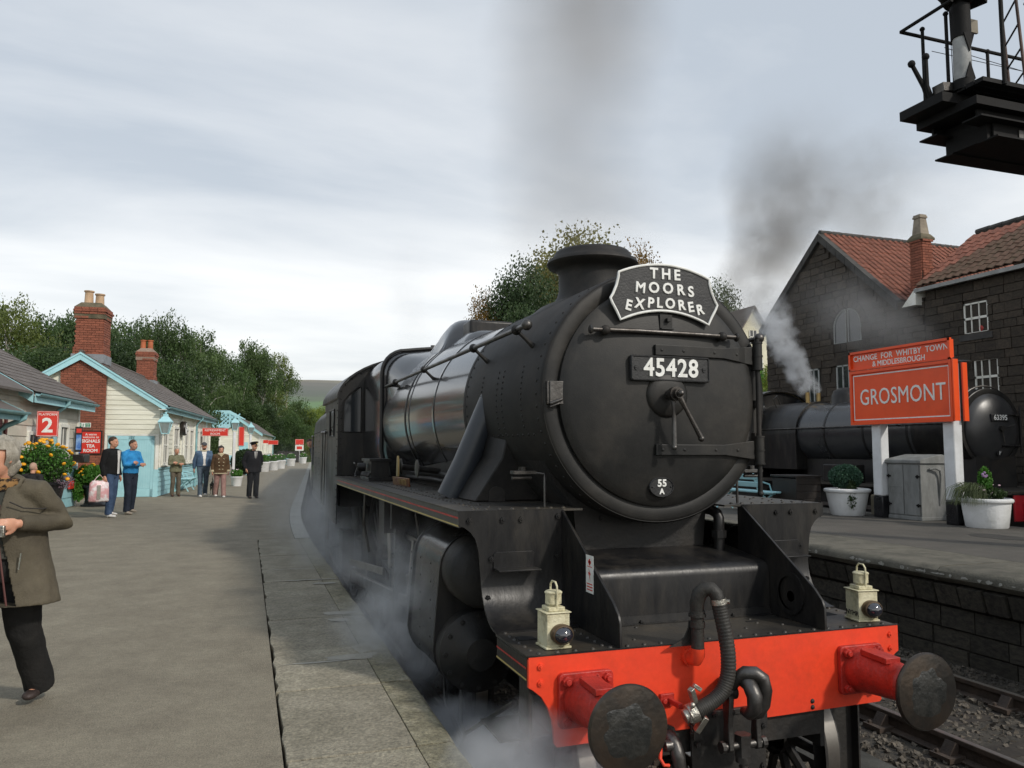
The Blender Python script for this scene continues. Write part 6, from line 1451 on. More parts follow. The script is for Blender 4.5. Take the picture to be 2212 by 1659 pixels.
def leaves(n,c,sp,m,size,parent,name='leaves',seed=1,droop=0,up=.4,world=True,kind=None,shell=False):
 rr=np.random.RandomState(seed);V=[];F=[]
 for i in range(n):
  d=rr.normal(size=3);d/=np.linalg.norm(d);q=rr.uniform(.55 if shell else.15,1)**(.6)
  p=np.array(c)+d*np.array(sp)*q;p[2]-=droop*rr.uniform()*q
  s=size*rr.uniform(.6,1.3);e=np.array(Euler(tuple(rr.uniform(-PI,PI,3))).to_matrix())
  q4=(np.array([(-.5,0,0),(0,-.32,.08),(.55,0,0),(0,.32,.08)])*s)@e.T+p
  o=len(V);V.extend(map(tuple,q4));F.append((o,o+1,o+2,o+3))
 me=bpy.data.meshes.new(name);me.from_pydata(V,[],F);me.update();me.materials.append(m)
 o=bpy.data.objects.new(name,me);link(o,parent,world)
 if kind:o['kind']=kind
 return o
def potbody(t,r0,r1,h,K):
 g=MB();g.lathe([(r0*.96,0),(r0,.02),(r0+(r1-r0)*.5,h*.5),(r1*.97,h*.84),(r1*1.04,h*.86),(r1*1.075,h*.91),(r1*1.06,h*.97),(r1*.98,h),(r1*.93,h*.97),(r1*.90,h*.85)],(0,0,0),'z',56);obj('pot',g,M['whitepot'],t,smooth=50,**K)
 g=MB();g.lathe([(.0005,h*.9),(r1*.92,h*.9)],(0,0,0),'z',30);obj('soil',g,M['soil'],t,**K)
K=dict(world=False)
p1=thing('planter_pot','round white pot with green conifer sprig, grass and pale flowers right of the sign','plant pot',(10.12,6.88,QZ),0,'white round pots on the island platform')
potbody(p1,.34,.405,.52,K)
leaves(1600,(.0,0,.82),(.12,.12,.26),M['leafshrub'],.05,p1,'conifer',3,world=False)
leaves(900,(.05,0,.6),(.30,.30,.12),M['leafdark'],.06,p1,'foliage',4,world=False)
g=MB();rr=random.Random(8)
for k in range(240):
 a=rr.uniform(PI*.55,PI*1.35);l=rr.uniform(.25,.52);b0=Vector((-.15+rr.uniform(-.1,.1),rr.uniform(-.1,.15),.52));d=Vector((math.cos(a),math.sin(a)*.8,0))
 g.tube([b0,b0+d*l*.4+Vector((0,0,l*.55)),b0+d*l*.85+Vector((0,0,l*.35)),b0+d*l*1.1+Vector((0,0,-l*.25))],[.003,.003,.0025,.001],3)
obj('grass_tuft',g,mat('grass_blades',srgb('#5f6b42'),srgb('#3f4a2c'),rough=.7),p1,smooth=0,kind='stuff',**K)
for k in range(16):
 a=rr.uniform(0,2*PI);q=rr.uniform(.05,.28);g=MB();c=(q*math.cos(a),q*math.sin(a)-.05,.60+rr.uniform(0,.16));g.ball(c,rr.uniform(.022,.036),7,5,(1,1,.6));obj('flower',g,M['petalwhite'],p1,**K)
for k in range(5):g=MB();g.ball((-.12+rr.uniform(-.05,.05),-.1,.98+rr.uniform(-.08,.06)),.025,7,5);obj('flower',g,M['petalmauve'],p1,**K)
p2=thing('planter_pot','round white pot overflowing with dark blue-green foliage left of the sign','plant pot',(9.72,9.85,QZ),0,'white round pots on the island platform')
potbody(p2,.34,.44,.56,K)
leaves(4200,(-.03,0,.80),(.34,.34,.27),M['leafblue'],.055,p2,'foliage',5,world=False,shell=True)
leaves(1400,(-.14,-.30,.48),(.13,.10,.30),M['leafdark'],.05,p2,'trailing_foliage',6,droop=.1,world=False)
wb=thing('wooden_trough','black boarded wooden planter box behind the white pot beside the bench','planter box',(8.95,10.3,QZ))
for k in range(5):g=MB();g.b2((8.62,10.1,QZ+.02+k*.155),(9.25,10.13,QZ+.168+k*.155));obj('board',g,M['chocolate'],wb,bevel=.004)
g=MB();g.b2((8.62,10.13,QZ),(9.25,10.9,QZ+.76));obj('box_body',g,M['chocolate'],wb)
g=MB();g.b2((8.59,10.07,QZ+.79),(9.28,10.93,QZ+.83));obj('box_rim',g,M['chocolate'],wb,bevel=.004)
def bench(label,loc,rz,L_=1.9,group='aqua station benches'):
 t=thing('platform_bench',label,'bench',loc,rz,group)
 for k in range(3):g=MB();g.b2((.06+k*.135,0,.43),(.185+k*.135,L_,.47));obj('seat_slat',g,M['aqua'],t,bevel=.012,**K)
 for z in(.78,.62):g=MB();g.box((-.05-(z-.6)*.25,L_/2,z),(.03,L_,.12),(0,R(-14),0));obj('back_slat',g,M['aqua'],t,bevel=.012,**K)
 for y in(.2,L_-.2):
  g=MB();g.tube([(-.12,y,.86),(-.085,y,.72),(-.02,y,.55),(.03,y,.44),(.12,y,.38),(.22,y,.30),(.3,y,.14),(.38,y,0)],.02,6);g.tube([(.42,y,.42),(.3,y,.36),(.15,y,.22),(.02,y,.1),(-.08,y,0)],.02,6);g.tube([(.02,y,.41),(.44,y,.41)],.018,6);g.tube([(-.08,y,.7),(.1,y,.68),(.3,y,.62),(.36,y,.43)],.016,6)
  obj('leg',g,M['aqua'],t,**K)
 return t
bench('aqua slatted bench on the island platform seen past the smokebox',(8.13,10.55,QZ),0)
bench('aqua bench against the boarded wall behind the standing older woman',(-4.62,26.3,PZ),-TH,1.7)
bench('far aqua bench at the end of the row of white pots',(1.35,70,PZ),-TH,2.2)
bench('aqua bench half hidden beside the clipped bush',(-2.1,44.5,PZ),-TH,1.6)
g=MB()
blob(((8.9,5.6),(.35,.5)),QZ+.004,g,seed=4,amp=.2);struct('asphalt_patch',g,mat('fresh_patch',srgb('#403e3a'),srgb('#353330'),rough=.9,bump=.6))
#second engine on the far track
q6=thing('second_steam_engine','black steam engine numbered 63395 with red buffer beam standing behind the station sign','steam locomotive',(12.15,6.9,.12))
QX,QC,QF=12.15,2.77,8.4
def qp(name,g,m,parent=None,**k):return obj(name,g,m,parent or q6,**k)
g=MB();g.lathe([(.80,QF-.01),(.84,QF+.01),(.84,QF+1.25),(.80,QF+1.25)],(QX,0,QC),'y',64,cap=False);sbx=qp('smokebox',g,M['black'],smooth=40)
g=MB();g.lathe([(.835,QF-.015),(.835,QF-.025),(.76,QF-.025),(.72,QF-.01)],(QX,0,QC),'y',64,cap=False);qp('front_ring',g,M['sooty'],smooth=60)
g=MB();g.lathe([(.73,QF-.02),(.72,QF-.05),(.6,QF-.12),(.45,QF-.18),(.25,QF-.225),(.0005,QF-.24)],(QX,0,QC),'y',64,cap=False);qd=qp('smokebox_door',g,mat('polished_door_black',(.03,.03,.032),(.05,.05,.05),rough=.33,scale=2,bump=.1),smooth=70)
for z in(QC+.28,QC-.36):
 g=MB();g.tube([(QX+.05,QF-.22,z),(QX+.45,QF-.18,z),(QX+.76,QF-.06,z)],.022,6)
 for k in range(5):g.ball((QX+.08+k*.15,QF-.225+k*k*.008,z),.018,6,4)
 qp('hinge_strap',g,M['black'],qd)
g=MB();g.cyl((QX+.79,QF-.05,QC-.5),(QX+.79,QF-.05,QC+.5),.022,n=8);qp('hinge_rod',g,M['black'],qd)
g=MB();g.cyl((QX,QF-.22,QC),(QX,QF-.30,QC),.06,n=16);g.tube([(QX,QF-.29,QC),(QX+.36,QF-.28,QC+.08)],.012,6);g.tube([(QX,QF-.27,QC),(QX+.06,QF-.27,QC-.32)],.013,6);qp('dart_handle',g,M['dullsteel'],qd)
g=MB();g.b2((QX-.24,QF-.245,QC+.14),(QX+.24,QF-.20,QC+.30));np_=qp('number_plate',g,M['platered'],qd,bevel=.01)
text('plate_number','63395',.15,M['white'],np_,(QX,QF-.247,QC+.22),(PI/2,0,0),.004,.002)
g=MB();g.prism([(QX+.075*math.cos(a),QC-.5+.075*math.sin(a))for a in np.linspace(0,2*PI,21)[:-1]],QF-.19,QF-.16,'y');shd=qp('shed_plate',g,M['platered'],qd)
g=MB();g.b2((QX-.012,QF-.194,QC-.54),(QX+.0,QF-.19,QC-.46));g.box((QX+.02,QF-.192,QC-.485),(.01,.004,.05),(0,.4,0));qp('worn_mark',g,M['white'],shd,smooth=0)
g=MB();g.ball((QX-.58,QF-.1,QC+.02),.03,8,6);qp('door_lug',g,M['dullsteel'],qd)
g=MB();g.lathe([(.38,3.52),(.30,3.6),(.24,3.72),(.22,3.9),(.23,4.1),(.30,4.18),(.31,4.23),(.27,4.26),(.2,4.26),(.18,4.0)],(QX,QF+.75,0),'z',32,cap=False);qp('chimney',g,M['black'],smooth=50)
g=MB();a_=np.linspace(R(200),R(-20),24);g.tube([(QX+.90*math.cos(a),QF+.1,QC+.90*math.sin(a))for a in a_],.017,8);qp('handrail',g,M['dullsteel'])
g=MB();g.lathe([(.80,QF+1.25),(.80,QF+6.7)],(QX,0,QC),'y',72,cap=False);bl=qp('boiler',g,mat('satin_boiler',(.03,.032,.035),(.045,.047,.05),rough=.3,scale=1.5,bump=.06,coat=.3),smooth=60)
for y in(QF+1.4,QF+2.7,QF+4.0,QF+5.3,QF+6.5):
 g=MB();g.lathe([(.80,y-.03),(.807,y-.03),(.807,y+.03),(.80,y+.03)],(QX,0,QC),'y',72,cap=False);qp('boiler_band',g,M['black'],bl,smooth=40)
g=MB();g.tube([(QX-.88,QF+.2,QC+.12),(QX-.88,QF+6.6,QC+.12)],.018,8)
for k in range(6):g.tube([(QX-.88,QF+.4+k*1.2,QC+.12),(QX-.80,QF+.4+k*1.2,QC+.10)],.02,6)
qp('side_handrail',g,M['dullsteel'])
g=MB();g.lathe([(.45,3.35),(.36,3.5),(.34,3.7),(.28,3.84),(.14,3.92),(.0005,3.94)],(QX,QF+4.1,0),'z',28,cap=False);qp('steam_dome',g,M['black'],smooth=70)
secs=[]
for y in(QF+5.0,QF+6.8):secs.append([(QX+x,y,z+.12)for x,z in[(-.84,1.7),(-.86,2.6)]+[(.86*math.cos(a),2.65+.86*math.sin(a))for a in np.linspace(PI,0,20)]+[(.86,2.6),(.84,1.7)]])
qp('firebox',loft(secs),M['black'],smooth=50)
for x in(-.18,.18):g=MB();g.cyl((QX+x,QF+5.3,3.5),(QX+x,QF+5.3,3.88),.055,n=12);qp('safety_valve',g,mat('brass_post',(.3,.2,.1)))
g=MB();g.tube([(QX-.5,QF+6.2,3.5),(QX-.6,QF+6.2,3.75),(QX-.4,QF+6.3,3.85),(QX-.3,QF+6.3,3.6)],.02,6);g.tube([(QX-.7,QF+6.5,3.3),(QX-.85,QF+6.5,3.5),(QX-.75,QF+6.6,3.7)],.018,6);qp('injector_pipes',g,M['dullsteel'])
Yc=QF+6.75;secs=[]
arch=[(QX-1.25,1.5),(QX-1.25,3.0)]+[(QX+1.25*math.cos(a),3.0+1.0*math.sin(a))for a in np.linspace(PI,0,20)]+[(QX+1.25,3.0),(QX+1.25,1.5)]
g=MB();g.prism(arch,Yc,Yc+.03,'y');qp('cab_front',g,M['black'],smooth=0)
g=MB();g.tube([(x,Yc-.01,z)for x,z in arch[1:-1]],.022,6);qp('cab_edge_bead',g,mat('worn_cab_edge',(.12,.10,.06),rough=.5))
secs=[[(QX+(1.3+o)*math.cos(a),y,3.0+(1.04+o)*math.sin(a))for o,rng in((0,np.linspace(PI,0,20)),(-.04,np.linspace(0,PI,20)))for a in rng]for y in(Yc-.1,Yc+2.2)]
qp('cab_roof',loft(secs),M['black'],smooth=50)
for s in(-1,1):g=MB();g.b2((QX+s*1.25,Yc,1.5),(QX+s*1.22,Yc+.8,3.0));g.b2((QX+s*1.25,Yc+.8,1.5),(QX+s*1.22,Yc+1.8,2.2));qp('cab_side',g,M['black'],smooth=0)
for s in(-1,1):g=MB();g.prism([(QX+s*.7+.22*math.cos(a),3.55+.25*math.sin(a))for a in np.linspace(0,2*PI,16)[:-1]],Yc-.012,Yc-.002,'y');qp('spectacle_glass',g,M['glass'])
g=MB();g.b2((QX-1.25,QF-1.4,1.50),(QX+1.25,Yc+.1,1.56));qp('running_plate',g,M['deckblack'])
g=MB();g.b2((QX-.6,QF-1.3,.6),(QX+.6,Yc+1.5,1.5));g.b2((QX-.55,QF-.1,1.5),(QX+.55,QF+1.2,2.2));g.b2((QX-.5,QF+1.2,1.5),(QX+.5,QF+5,2.1));qp('frames',g,M['under'])
for y in(QF+.3,QF+2.2,QF+4.1,QF+5.9):
 for s in(-1,1):g=MB();g.lathe([(.70,s*.66),(.70,s*.78),(.6,s*.78),(.6,s*.7),(.15,s*.7),(.15,s*.82),(.0005,s*.82)],(QX,y,.82),'x',32,cap=False);qp('wheel',g,M['under'])
for s in(-1,1):
 g=MB();g.lathe([(.0005,QF-.35),(.36,QF-.34),(.38,QF-.3),(.38,QF+.7),(.0005,QF+.71)],(QX+s*1.0,0,1.05),'y',28);qp('cylinder',g,M['black'],smooth=50)
 g=MB();g.b2((QX+s*1.05,QF+.7,.98),(QX+s*1.12,QF+5.9,1.06));qp('connecting_rod',g,M['steel'])
 g=MB();g.b2((QX+s*.85,QF+2.6,1.56),(QX+s*1.2,QF+3.6,1.98));qp('sandbox',g,M['black'],bevel=.02)
g=MB();g.b2((QX-1.22,QF-1.44,1.02),(QX+1.22,QF-1.40,1.50));qb=qp('buffer_beam',g,mat('crimson_beam',srgb('#b3222c'),srgb('#9c1f28'),rough=.4,scale=3),bevel=.005)
g=MB();g.b2((QX-1.24,QF-1.45,1.50),(QX+1.24,QF-.5,1.53));qp('front_platform',g,M['black'])
for s in(-1,1):
 g=MB();g.b2((QX+s*.87-.16,QF-1.46,1.08),(QX+s*.87+.16,QF-1.44,1.38));g.lathe([(.13,QF-1.46),(.11,QF-1.7),(.12,QF-1.75)],(QX+s*.87,0,1.2),'y',24);qp('buffer_housing',g,mat('crimson_beam',srgb('#b3222c')),qb)
 g=MB();g.lathe([(.06,QF-1.75),(.06,QF-1.88),(.2,QF-1.9),(.2,QF-1.92),(.0005,QF-1.94)],(QX+s*.87,0,1.2),'y',28);qp('buffer_head',g,M['bufhead'],qb)
g=MB();g.tube([(QX-.3,QF-1.45,1.2),(QX-.3,QF-1.6,1.15),(QX-.25,QF-1.6,.95),(QX-.2,QF-1.5,.85)],.03,8);qp('coupling',g,M['under'])
l2=lampbuild('small cream headlamp on the front of the second engine',(12.98,QF-1.28,1.535),R(0),False)
#stone goods building
SX=15.0
gb=thing('stone_railway_building','dark stone building with orange pantile roof, arched gable window and red brick chimney','building',(SX+4,12,.25))
YA,ZA=16.55,9.32;YLv,YRv=19.55,13.55;ZE=6.6
gw=MB();pts=[(YRv,.2),(YLv-.15,.2),(YLv-.15,ZE+.2),(YA,ZA-.15),(YRv,ZE)]
vs=[(SX+.03,a,b)for a,b in pts]+[(SX+.5,a,b)for a,b in pts];gw.add(vs,[(0,1,2,3,4),(9,8,7,6,5)]+[(k,(k+1)%5,5+(k+1)%5,5+k)for k in range(5)]);gwall=obj('gable_wall',gw,M['stonejoint'],gb,smooth=0)
slo=(ZA-ZE)/(YLv-YA)
arched=lambda y,z:(abs(y-15.47)<.66 and 5.6<z<6.15)or(z>=6.1 and math.hypot(y-15.47,z-6.12)<.70)
wins=[(15.42,15.98,3.9,4.95),(16.75,17.25,3.7,4.95),(14.15,14.7,3.9,4.95)]
rr=random.Random(21);ms=[];z=.3
while z<9.3:
 h=rr.choice((.17,.2,.23,.27));y=YRv-rr.uniform(0,.3)
 while y<YLv:
  w=rr.uniform(.24,.58);a,b=max(y,YRv),min(y+w,YLv-.16);y+=w
  if b-a<.08:continue
  cy,cz=(a+b)/2,z+h/2
  if(cz+h/2)>ZA-.15-abs(cy-YA)*slo-.05+.0:continue
  if arched(cy,cz)or any(c-.08<cy<d+.08 and e-.05<cz<f+.05 for c,d,e,f in wins):continue
  ms.append(Matrix.Translation((SX+.02+rr.uniform(-.012,.01),cy,cz))@Matrix.Diagonal((.06,b-a-.018,h-.018,1)))
 z+=h
stm=MB().box((0,0,0),(1,1,1)).mesh('stone',0)
pieces('stone',stm,M['stone'],gwall,ms,220,key=lambda m:-m.translation.z)
for s,(ya,za,yb,zb_)in((1,(YA,ZA,YLv+.15,ZE+.0)),(-1,(YA,ZA,YRv-.1,ZE-.05))):
 L_=math.hypot(yb-ya,zb_-za);dy,dz=(yb-ya)/L_,(zb_-za)/L_;n=8
 for k in range(n):
  a=k/n*L_+.01;b=(k+1)/n*L_-.01
  g=MB();vs=[]
  for q in(a,b):
   y,z=ya+dy*q,za+dz*q
   vs+=[(SX-.09,y,z-.26),(SX-.09,y,z-.0),(SX+.12,y,z+.03),(SX+.12,y,z-.26)]
  g.add(vs,[(0,1,2,3),(7,6,5,4)]+[(i,4+i,4+(i+1)%4,(i+1)%4)for i in range(4)]);obj('verge_stone',g,mat('sooty_verge',srgb('#4c4a47'),srgb('#3a3937'),rough=.9,bump=.5,scale=4),gb,smooth=0)
g=MB()
outer_=[(15.47+.62*math.cos(a),6.12+.60*math.sin(a))for a in np.linspace(0,PI,16)]
seg=outer_
for k in range(len(seg)-1):
 pass
ringo=[(15.47+.80*math.cos(a),6.12+.78*math.sin(a))for a in np.linspace(0,PI,12)]
for k in range(11):
 a0,a1=PI*k/11+.015,PI*(k+1)/11-.015
 pts=[(15.47+r*math.cos(a),6.12+r*math.sin(a))for r,a in((.60,a0),(.82,a0),(.82,a1),(.60,a1))]
 g2=MB();g2.prism(pts,SX-.05,SX+.04,'x');obj('arch_stone',g2,M['stone'],gwall,smooth=0)
g=MB();g.prism([(14.90,5.62)]+[(16.04,5.62)]+[(15.47+.57*math.cos(a),6.12+.57*math.sin(a))for a in np.linspace(0,PI,14)],SX+.02,SX+.026,'x');aw=obj('arched_window',g,mat('grey_sky_glass',(.06,.065,.07),(.08,.085,.09),rough=.1,spec=.8),gb,smooth=0)
g=MB()
for s in(-1,1):
 c=15.47+s*.03;pp=[(c,5.64),(c,6.12+.53)]+[(15.47+s*.54*math.sin(a),6.12+.54*math.cos(a))for a in np.linspace(.1,PI/2,8)]+[(15.47+s*.54,5.64)]
 g.tube([(SX-.0,a+s*.02,b)for a,b in pp],.025,6,closed=True)
obj('window_frame',g,mat('grey_window_paint',srgb('#a9aca8'),srgb('#8f928e'),rough=.6),aw)
g=MB();g.b2((SX-.01,15.40,5.6),(SX+.02,15.54,6.7));obj('mullion',g,M['stone'],aw)
for c,d,e,f in wins:
 g=MB();g.b2((SX+.01,c,e),(SX+.02,d,f));w=obj('window',g,M['glass'],gb)
 g=MB()
 for a,b,p,q in((c,c+.05,e,f),(d-.05,d,e,f),(c,d,e,e+.05),(c,d,f-.05,f),((c+d)/2-.02,(c+d)/2+.02,e,f)):g.b2((SX-.02,a,p),(SX+.01,b,q))
 obj('window_frame',g,mat('grey_window_paint',srgb('#a9aca8')),w)
 g=MB();g.b2((SX-.03,c-.12,f+.0),(SX+.03,d+.12,f+.28));obj('lintel',g,M['stone'],gb)
tile_me=MB().add([(-.5,-.5,0),(-.2,-.5,.14),(.1,-.5,.02),(.5,-.5,-.1),(-.5,.5,0),(-.2,.5,.14),(.1,.5,.02),(.5,.5,-.1),(-.5,-.5,-.1),(-.2,-.5,.04),(.1,-.5,-.08),(.5,-.5,-.2)],[(0,1,5,4),(1,2,6,5),(2,3,7,6),(8,9,1,0),(9,10,2,1),(10,11,3,2)]).mesh('pantile',0)
def pantiles(org,along,up,na,nu,wa=.24,hu=.30,clip=None):
 a=Vector(along).normalized();u=Vector(up).normalized();n=a.cross(u).normalized()
 if n.z<0:n=-n
 ms=[];rr=random.Random(4)
 for j in range(nu):
  for i in range(na):
   p=Vector(org)+a*(i+.5)*wa+u*(j+.5)*hu
   if clip and not clip(p):continue
   m=Matrix(((a.x*wa*1.02,u.x*hu*1.12,n.x*.22,0),(a.y*wa*1.02,u.y*hu*1.12,n.y*.22,0),(a.z*wa*1.02,u.z*hu*1.12,n.z*.22,0),(0,0,0,1)))
   q=p+n*(.03+rr.uniform(0,.012))-u*.0
   rot=Matrix.Rotation(-R(3),4,a);m=Matrix.Translation(q)@(rot@m)
   ms.append(m)
 return ms
DX=9
g=MB();g.add([(SX,YRv,ZE),(SX+DX,YRv,ZE),(SX+DX,YA,ZA),(SX,YA,ZA),(SX,YLv+.2,ZE-.1),(SX+DX,YLv+.2,ZE-.1)],[(0,1,2,3),(3,2,5,4)]);obj('roof_deck',g,M['pantile'],gb,smooth=0)
ms=pantiles((SX+.1,YRv,ZE),(1,0,0),(0,YA-YRv,ZA-ZE),30,int(math.hypot(YA-YRv,ZA-ZE)/.3)+1);pieces('pantile',tile_me,M['pantile'],gb,ms,300,key=nearest)
g=MB()
for k in range(20):g.tube([(SX+k*.42,YA,ZA+.02),(SX+.40+k*.42,YA,ZA+.03)],.09,8)
obj('ridge_tiles',g,mat('sooty_verge',srgb('#4c4a47')),gb,kind='stuff')
YE=12.55
def wallstones(y0,y1,z0,z1,x,wins,seed,ht=(.17,.21,.26)):
 rr=random.Random(seed);ms=[];z=z0
 while z<z1-.1:
  h=min(rr.choice(ht),z1-z);y=y0-rr.uniform(0,.4)
  while y<y1:
   w=rr.uniform(.24,.62);a,b=max(y,y0),min(y+w,y1);y+=w
   if b-a<.08:continue
   cy,cz=(a+b)/2,z+h/2
   skip=False
   for c,d,e,f in wins:
    if cz>e-.05 and cz<f+.05:
     if a<c<b and b<=d+.05:b=c-.0
     elif a<d<b and a>=c-.05:a=d
     elif c-.02<=cy<=d+.02:skip=True
   if skip or b-a<.06:continue
   cy=(a+b)/2
   ms.append(Matrix.Translation((x+rr.uniform(-.012,.012),cy,cz))@Matrix.Diagonal((.07,b-a-.016,h-.016,1)))
  z+=h
 return ms
g=MB();g.b2((SX+.03,-2,.2),(SX+.5,YE,6.72));rw=obj('range_wall',g,M['stonejoint'],gb,smooth=0)
g=MB();g.b2((SX+.03,YE,.2),(SX+.5,YRv,6.5));obj('link_wall',g,M['stonejoint'],gb,smooth=0)
wr=[(10.65,11.36,5.3,6.08),(10.65,11.15,4.02,4.6),(5.5,6.3,5.3,6.08)]
wr=[(10.66,11.36,5.28,6.08),(10.45,11.12,3.7,4.62),(7.2,7.9,5.28,6.08)]
ms=wallstones(-2,YE,.3,6.7,SX+.01,[(c-.0,d,e,f)for c,d,e,f in wr],8);pieces('stone',stm,M['stone'],rw,ms,280,key=lambda m:-m.translation.y+(0 if m.translation.z>2.5 else 50))
ms=wallstones(YE,YRv,.3,6.5,SX+.01,[],9);pieces('stone',stm,M['stone'],rw,ms,60,key=lambda m:-m.translation.z)
for c,d,e,f in wr:
 g=MB();g.b2((SX+.05,c,e),(SX+.06,d,f));w=obj('window',g,M['glass'],gb)
 g=MB();th=.04
 for a,b,p,q in((c,c+th,e,f),(d-th,d,e,f),(c,d,e,e+th),(c,d,f-th,f),(c,d,(e+f)/2-.03,(e+f)/2+.03),(c+(d-c)*.36,c+(d-c)*.36+.02,e,f),(c+(d-c)*.68,c+(d-c)*.68+.02,e,f)):g.b2((SX+.0,a,p),(SX+.05,b,q))
 obj('window_frame',g,M['trim'],w,smooth=0)
 g=MB();g.b2((SX-.05,c-.12,e-.16),(SX+.03,d+.12,e-.005));obj('window_sill',g,mat('sooty_verge',srgb('#4c4a47')),w)
g=MB();g.ball((SX+.12,10.9,5.4),.12,8,6);obj('red_item_in_window',g,M['red2'],gb)
PIT=R(38);RW=2.15
zr=6.82+RW*math.tan(PIT)
g=MB();g.add([(SX-.22,-2,6.76),(SX-.22,YE+.1,6.76),(SX+RW,YE+.1,zr),(SX+RW,-2,zr),(SX+5,YE+.1,6.8),(SX+5,-2,6.8)],[(0,1,2,3),(3,2,4,5)]);obj('roof_deck',g,M['pantilebrown'],gb,smooth=0)
upv=(RW+.22,0,zr-6.76);nu=int(math.hypot(RW+.22,zr-6.76)/.30)
dia=lambda p:p.y-(8.4+(zr-p.z)*1.05)
ms=pantiles((SX-.22,YE+.1,6.78),(0,-1,0),upv,60,nu)
ma=[m for m in ms if m.translation.y>10.55+(m.translation.x-SX)*-1.05*0+(zr-m.translation.z)*1.25]
mb_=[m for m in ms if not(m.translation.y>10.55+(zr-m.translation.z)*1.25)]  # one roof plane split on a diagonal: brown tiles nearer, orange farther
pieces('pantile',tile_me.copy(),None,gb,[],0)
tb=tile_me.copy();tb.materials.clear();tb.materials.append(M['pantilebrown']);pieces('pantile',tb,M['pantilebrown'],gb,mb_,300,key=nearest)
pieces('pantile',tile_me,M['pantile'],gb,ma,120,key=nearest)
g=MB()
for k in range(34):g.tube([(SX+RW,YE+.1-k*.42,zr+.03),(SX+RW,YE-.3-k*.42,zr+.04)],.09,8)
obj('ridge_tiles',g,mat('sooty_verge',srgb('#4c4a47')),gb,kind='stuff')
gt=MB();gt.b2((SX-.26,-2,6.62),(SX-.12,YE+.12,6.72));obj('eaves_gutter',gt,mat('pale_grey_gutter',srgb('#9a9b98'),srgb('#7c7d7a'),rough=.6),gb)
g=MB();vs=[]
for x,y,z in((SX-.25,12.62,6.74),(SX-.25,13.1,6.28),(SX-.25,12.62,6.28)):vs.append((x,y,z))
g.add(vs+[(x+.6,y,z)for x,y,z in vs],[(0,1,2),(5,4,3),(0,3,4,1),(1,4,5,2),(2,5,3,0)]);obj('white_bargeboard',g,M['trim'],gb,smooth=0)
cx0,cx1,cy0,cy1=SX+.3,SX+.68,12.86,13.26
g=MB();g.b2((cx0+.02,cy0+.02,6.5),(cx1-.02,cy1-.02,8.26));cs2=obj('chimney_stack',g,M['mortar'],gb,smooth=0)
ms=[];z=6.8;row=0
while z<8.2:
 for(p0,p1,fix,ax)in((cy0,cy1,cx0,'y'),(cx0,cx1,cy0,'x')):
  y=p0-(.11 if row%2 else 0)
  while y<p1-.03:
   a,b=max(y,p0),min(y+.225,p1);y+=.225
   if b-a<.04:continue
   e=.03 if z>8.1 or z<7.3 else 0
   if ax=='y':ms.append(Matrix.Translation((fix-e,(a+b)/2,z+.037))@Matrix.Diagonal((.04,b-a-.011,.064,1)))
   else:ms.append(Matrix.Translation(((a+b)/2,fix-e,z+.037))@Matrix.Diagonal((b-a-.011,.04,.064,1)))
 z+=.0755;row+=1
pieces('brick',brick_me.copy(),M['brick'],cs2,ms,300,key=nearest)
g=MB();c=((cx0+cx1)/2,(cy0+cy1)/2);
def sq(w,z):return[(c[0]-w,c[1]-w,z),(c[0]+w,c[1]-w,z),(c[0]+w,c[1]+w,z),(c[0]-w,c[1]+w,z)]
L8=[sq(.25,8.22),sq(.25,8.28),sq(.17,8.40)]
obj('chimney_cap',loft(L8),mat('mossy_cap',srgb('#6e6450')),gb,smooth=0)
g=loft([sq(.155,8.36),sq(.145,8.5),sq(.11,8.86),sq(.135,8.87),sq(.135,8.92),sq(.12,8.93),sq(.12,8.97)]);obj('chimney_pot',g,mat('grey_stone_pot',srgb('#9a8f7e'),srgb('#776d60'),rough=.85,bump=.4),gb,smooth=0)
#signal gantry bracket, top right
sgx=thing('signal_bracket','black iron signal bracket platform with railings jutting in at the top right corner','railway signal',(8.4,3.2,QZ))
X0,Y0,Y1,ZT=5.30,2.60,3.55,6.55
def sp2(name,g,m=None,**k):return obj(name,g,m or M['iron'],sgx,**k)
for k in range(8):g=MB();g.b2((X0-.02,Y0+k*.12,ZT-.05),(9.6,Y0+k*.12+.105,ZT));sp2('deck_plank',g,smooth=0)
for k,x in enumerate((5.12,5.36,5.62)):pass
g=MB();g.b2((X0-.24,Y0+.35,ZT-.17),(9.4,Y1+.03,ZT-.055));sp2('bearer',g)
g=MB();g.b2((X0-.01,Y0+.1,ZT-.27),(9.4,Y1+.0,ZT-.172));sp2('bearer',g)
for y in(Y0+.22,Y1-.12):
 for za,zb_,xo in((.29,.39,.12),(.41,.60,.36)):
  g=MB();g.b2((X0+xo,y-.015,ZT-zb_),(9.3,y+.015,ZT-za+.015));g.b2((X0+xo-.08,y-.13,ZT-zb_-.02),(9.3,y+.13,ZT-zb_));sp2('girder',g,smooth=0)
g=MB();g.b2((X0+.3,Y0+.24,ZT-.6),(9.3,Y1-.14,ZT-.28));sp2('girder_box',g)
g=MB();g.b2((X0+.75,Y0+.19,ZT-.56),(X0+.95,Y0+.2,ZT-.45));sp2('cast_plate',g,M['dullsteel'])
g=MB();g.b2((9.0,2.95,QZ),(9.3,3.25,ZT-.05));sp2('main_post',g)
def rail(pts,r=.022):g=MB();g.tube(pts,r,8);return sp2('guard_rail',g)
RZ=ZT+.98
rail([(X0-.2,Y0+.2,RZ),(X0-.2,Y1,RZ)]);rail([(X0-.2,Y1,RZ),(9.4,Y1,RZ)]);rail([(6.0,Y0,RZ+.02),(9.4,Y0,RZ+.02)],.02)
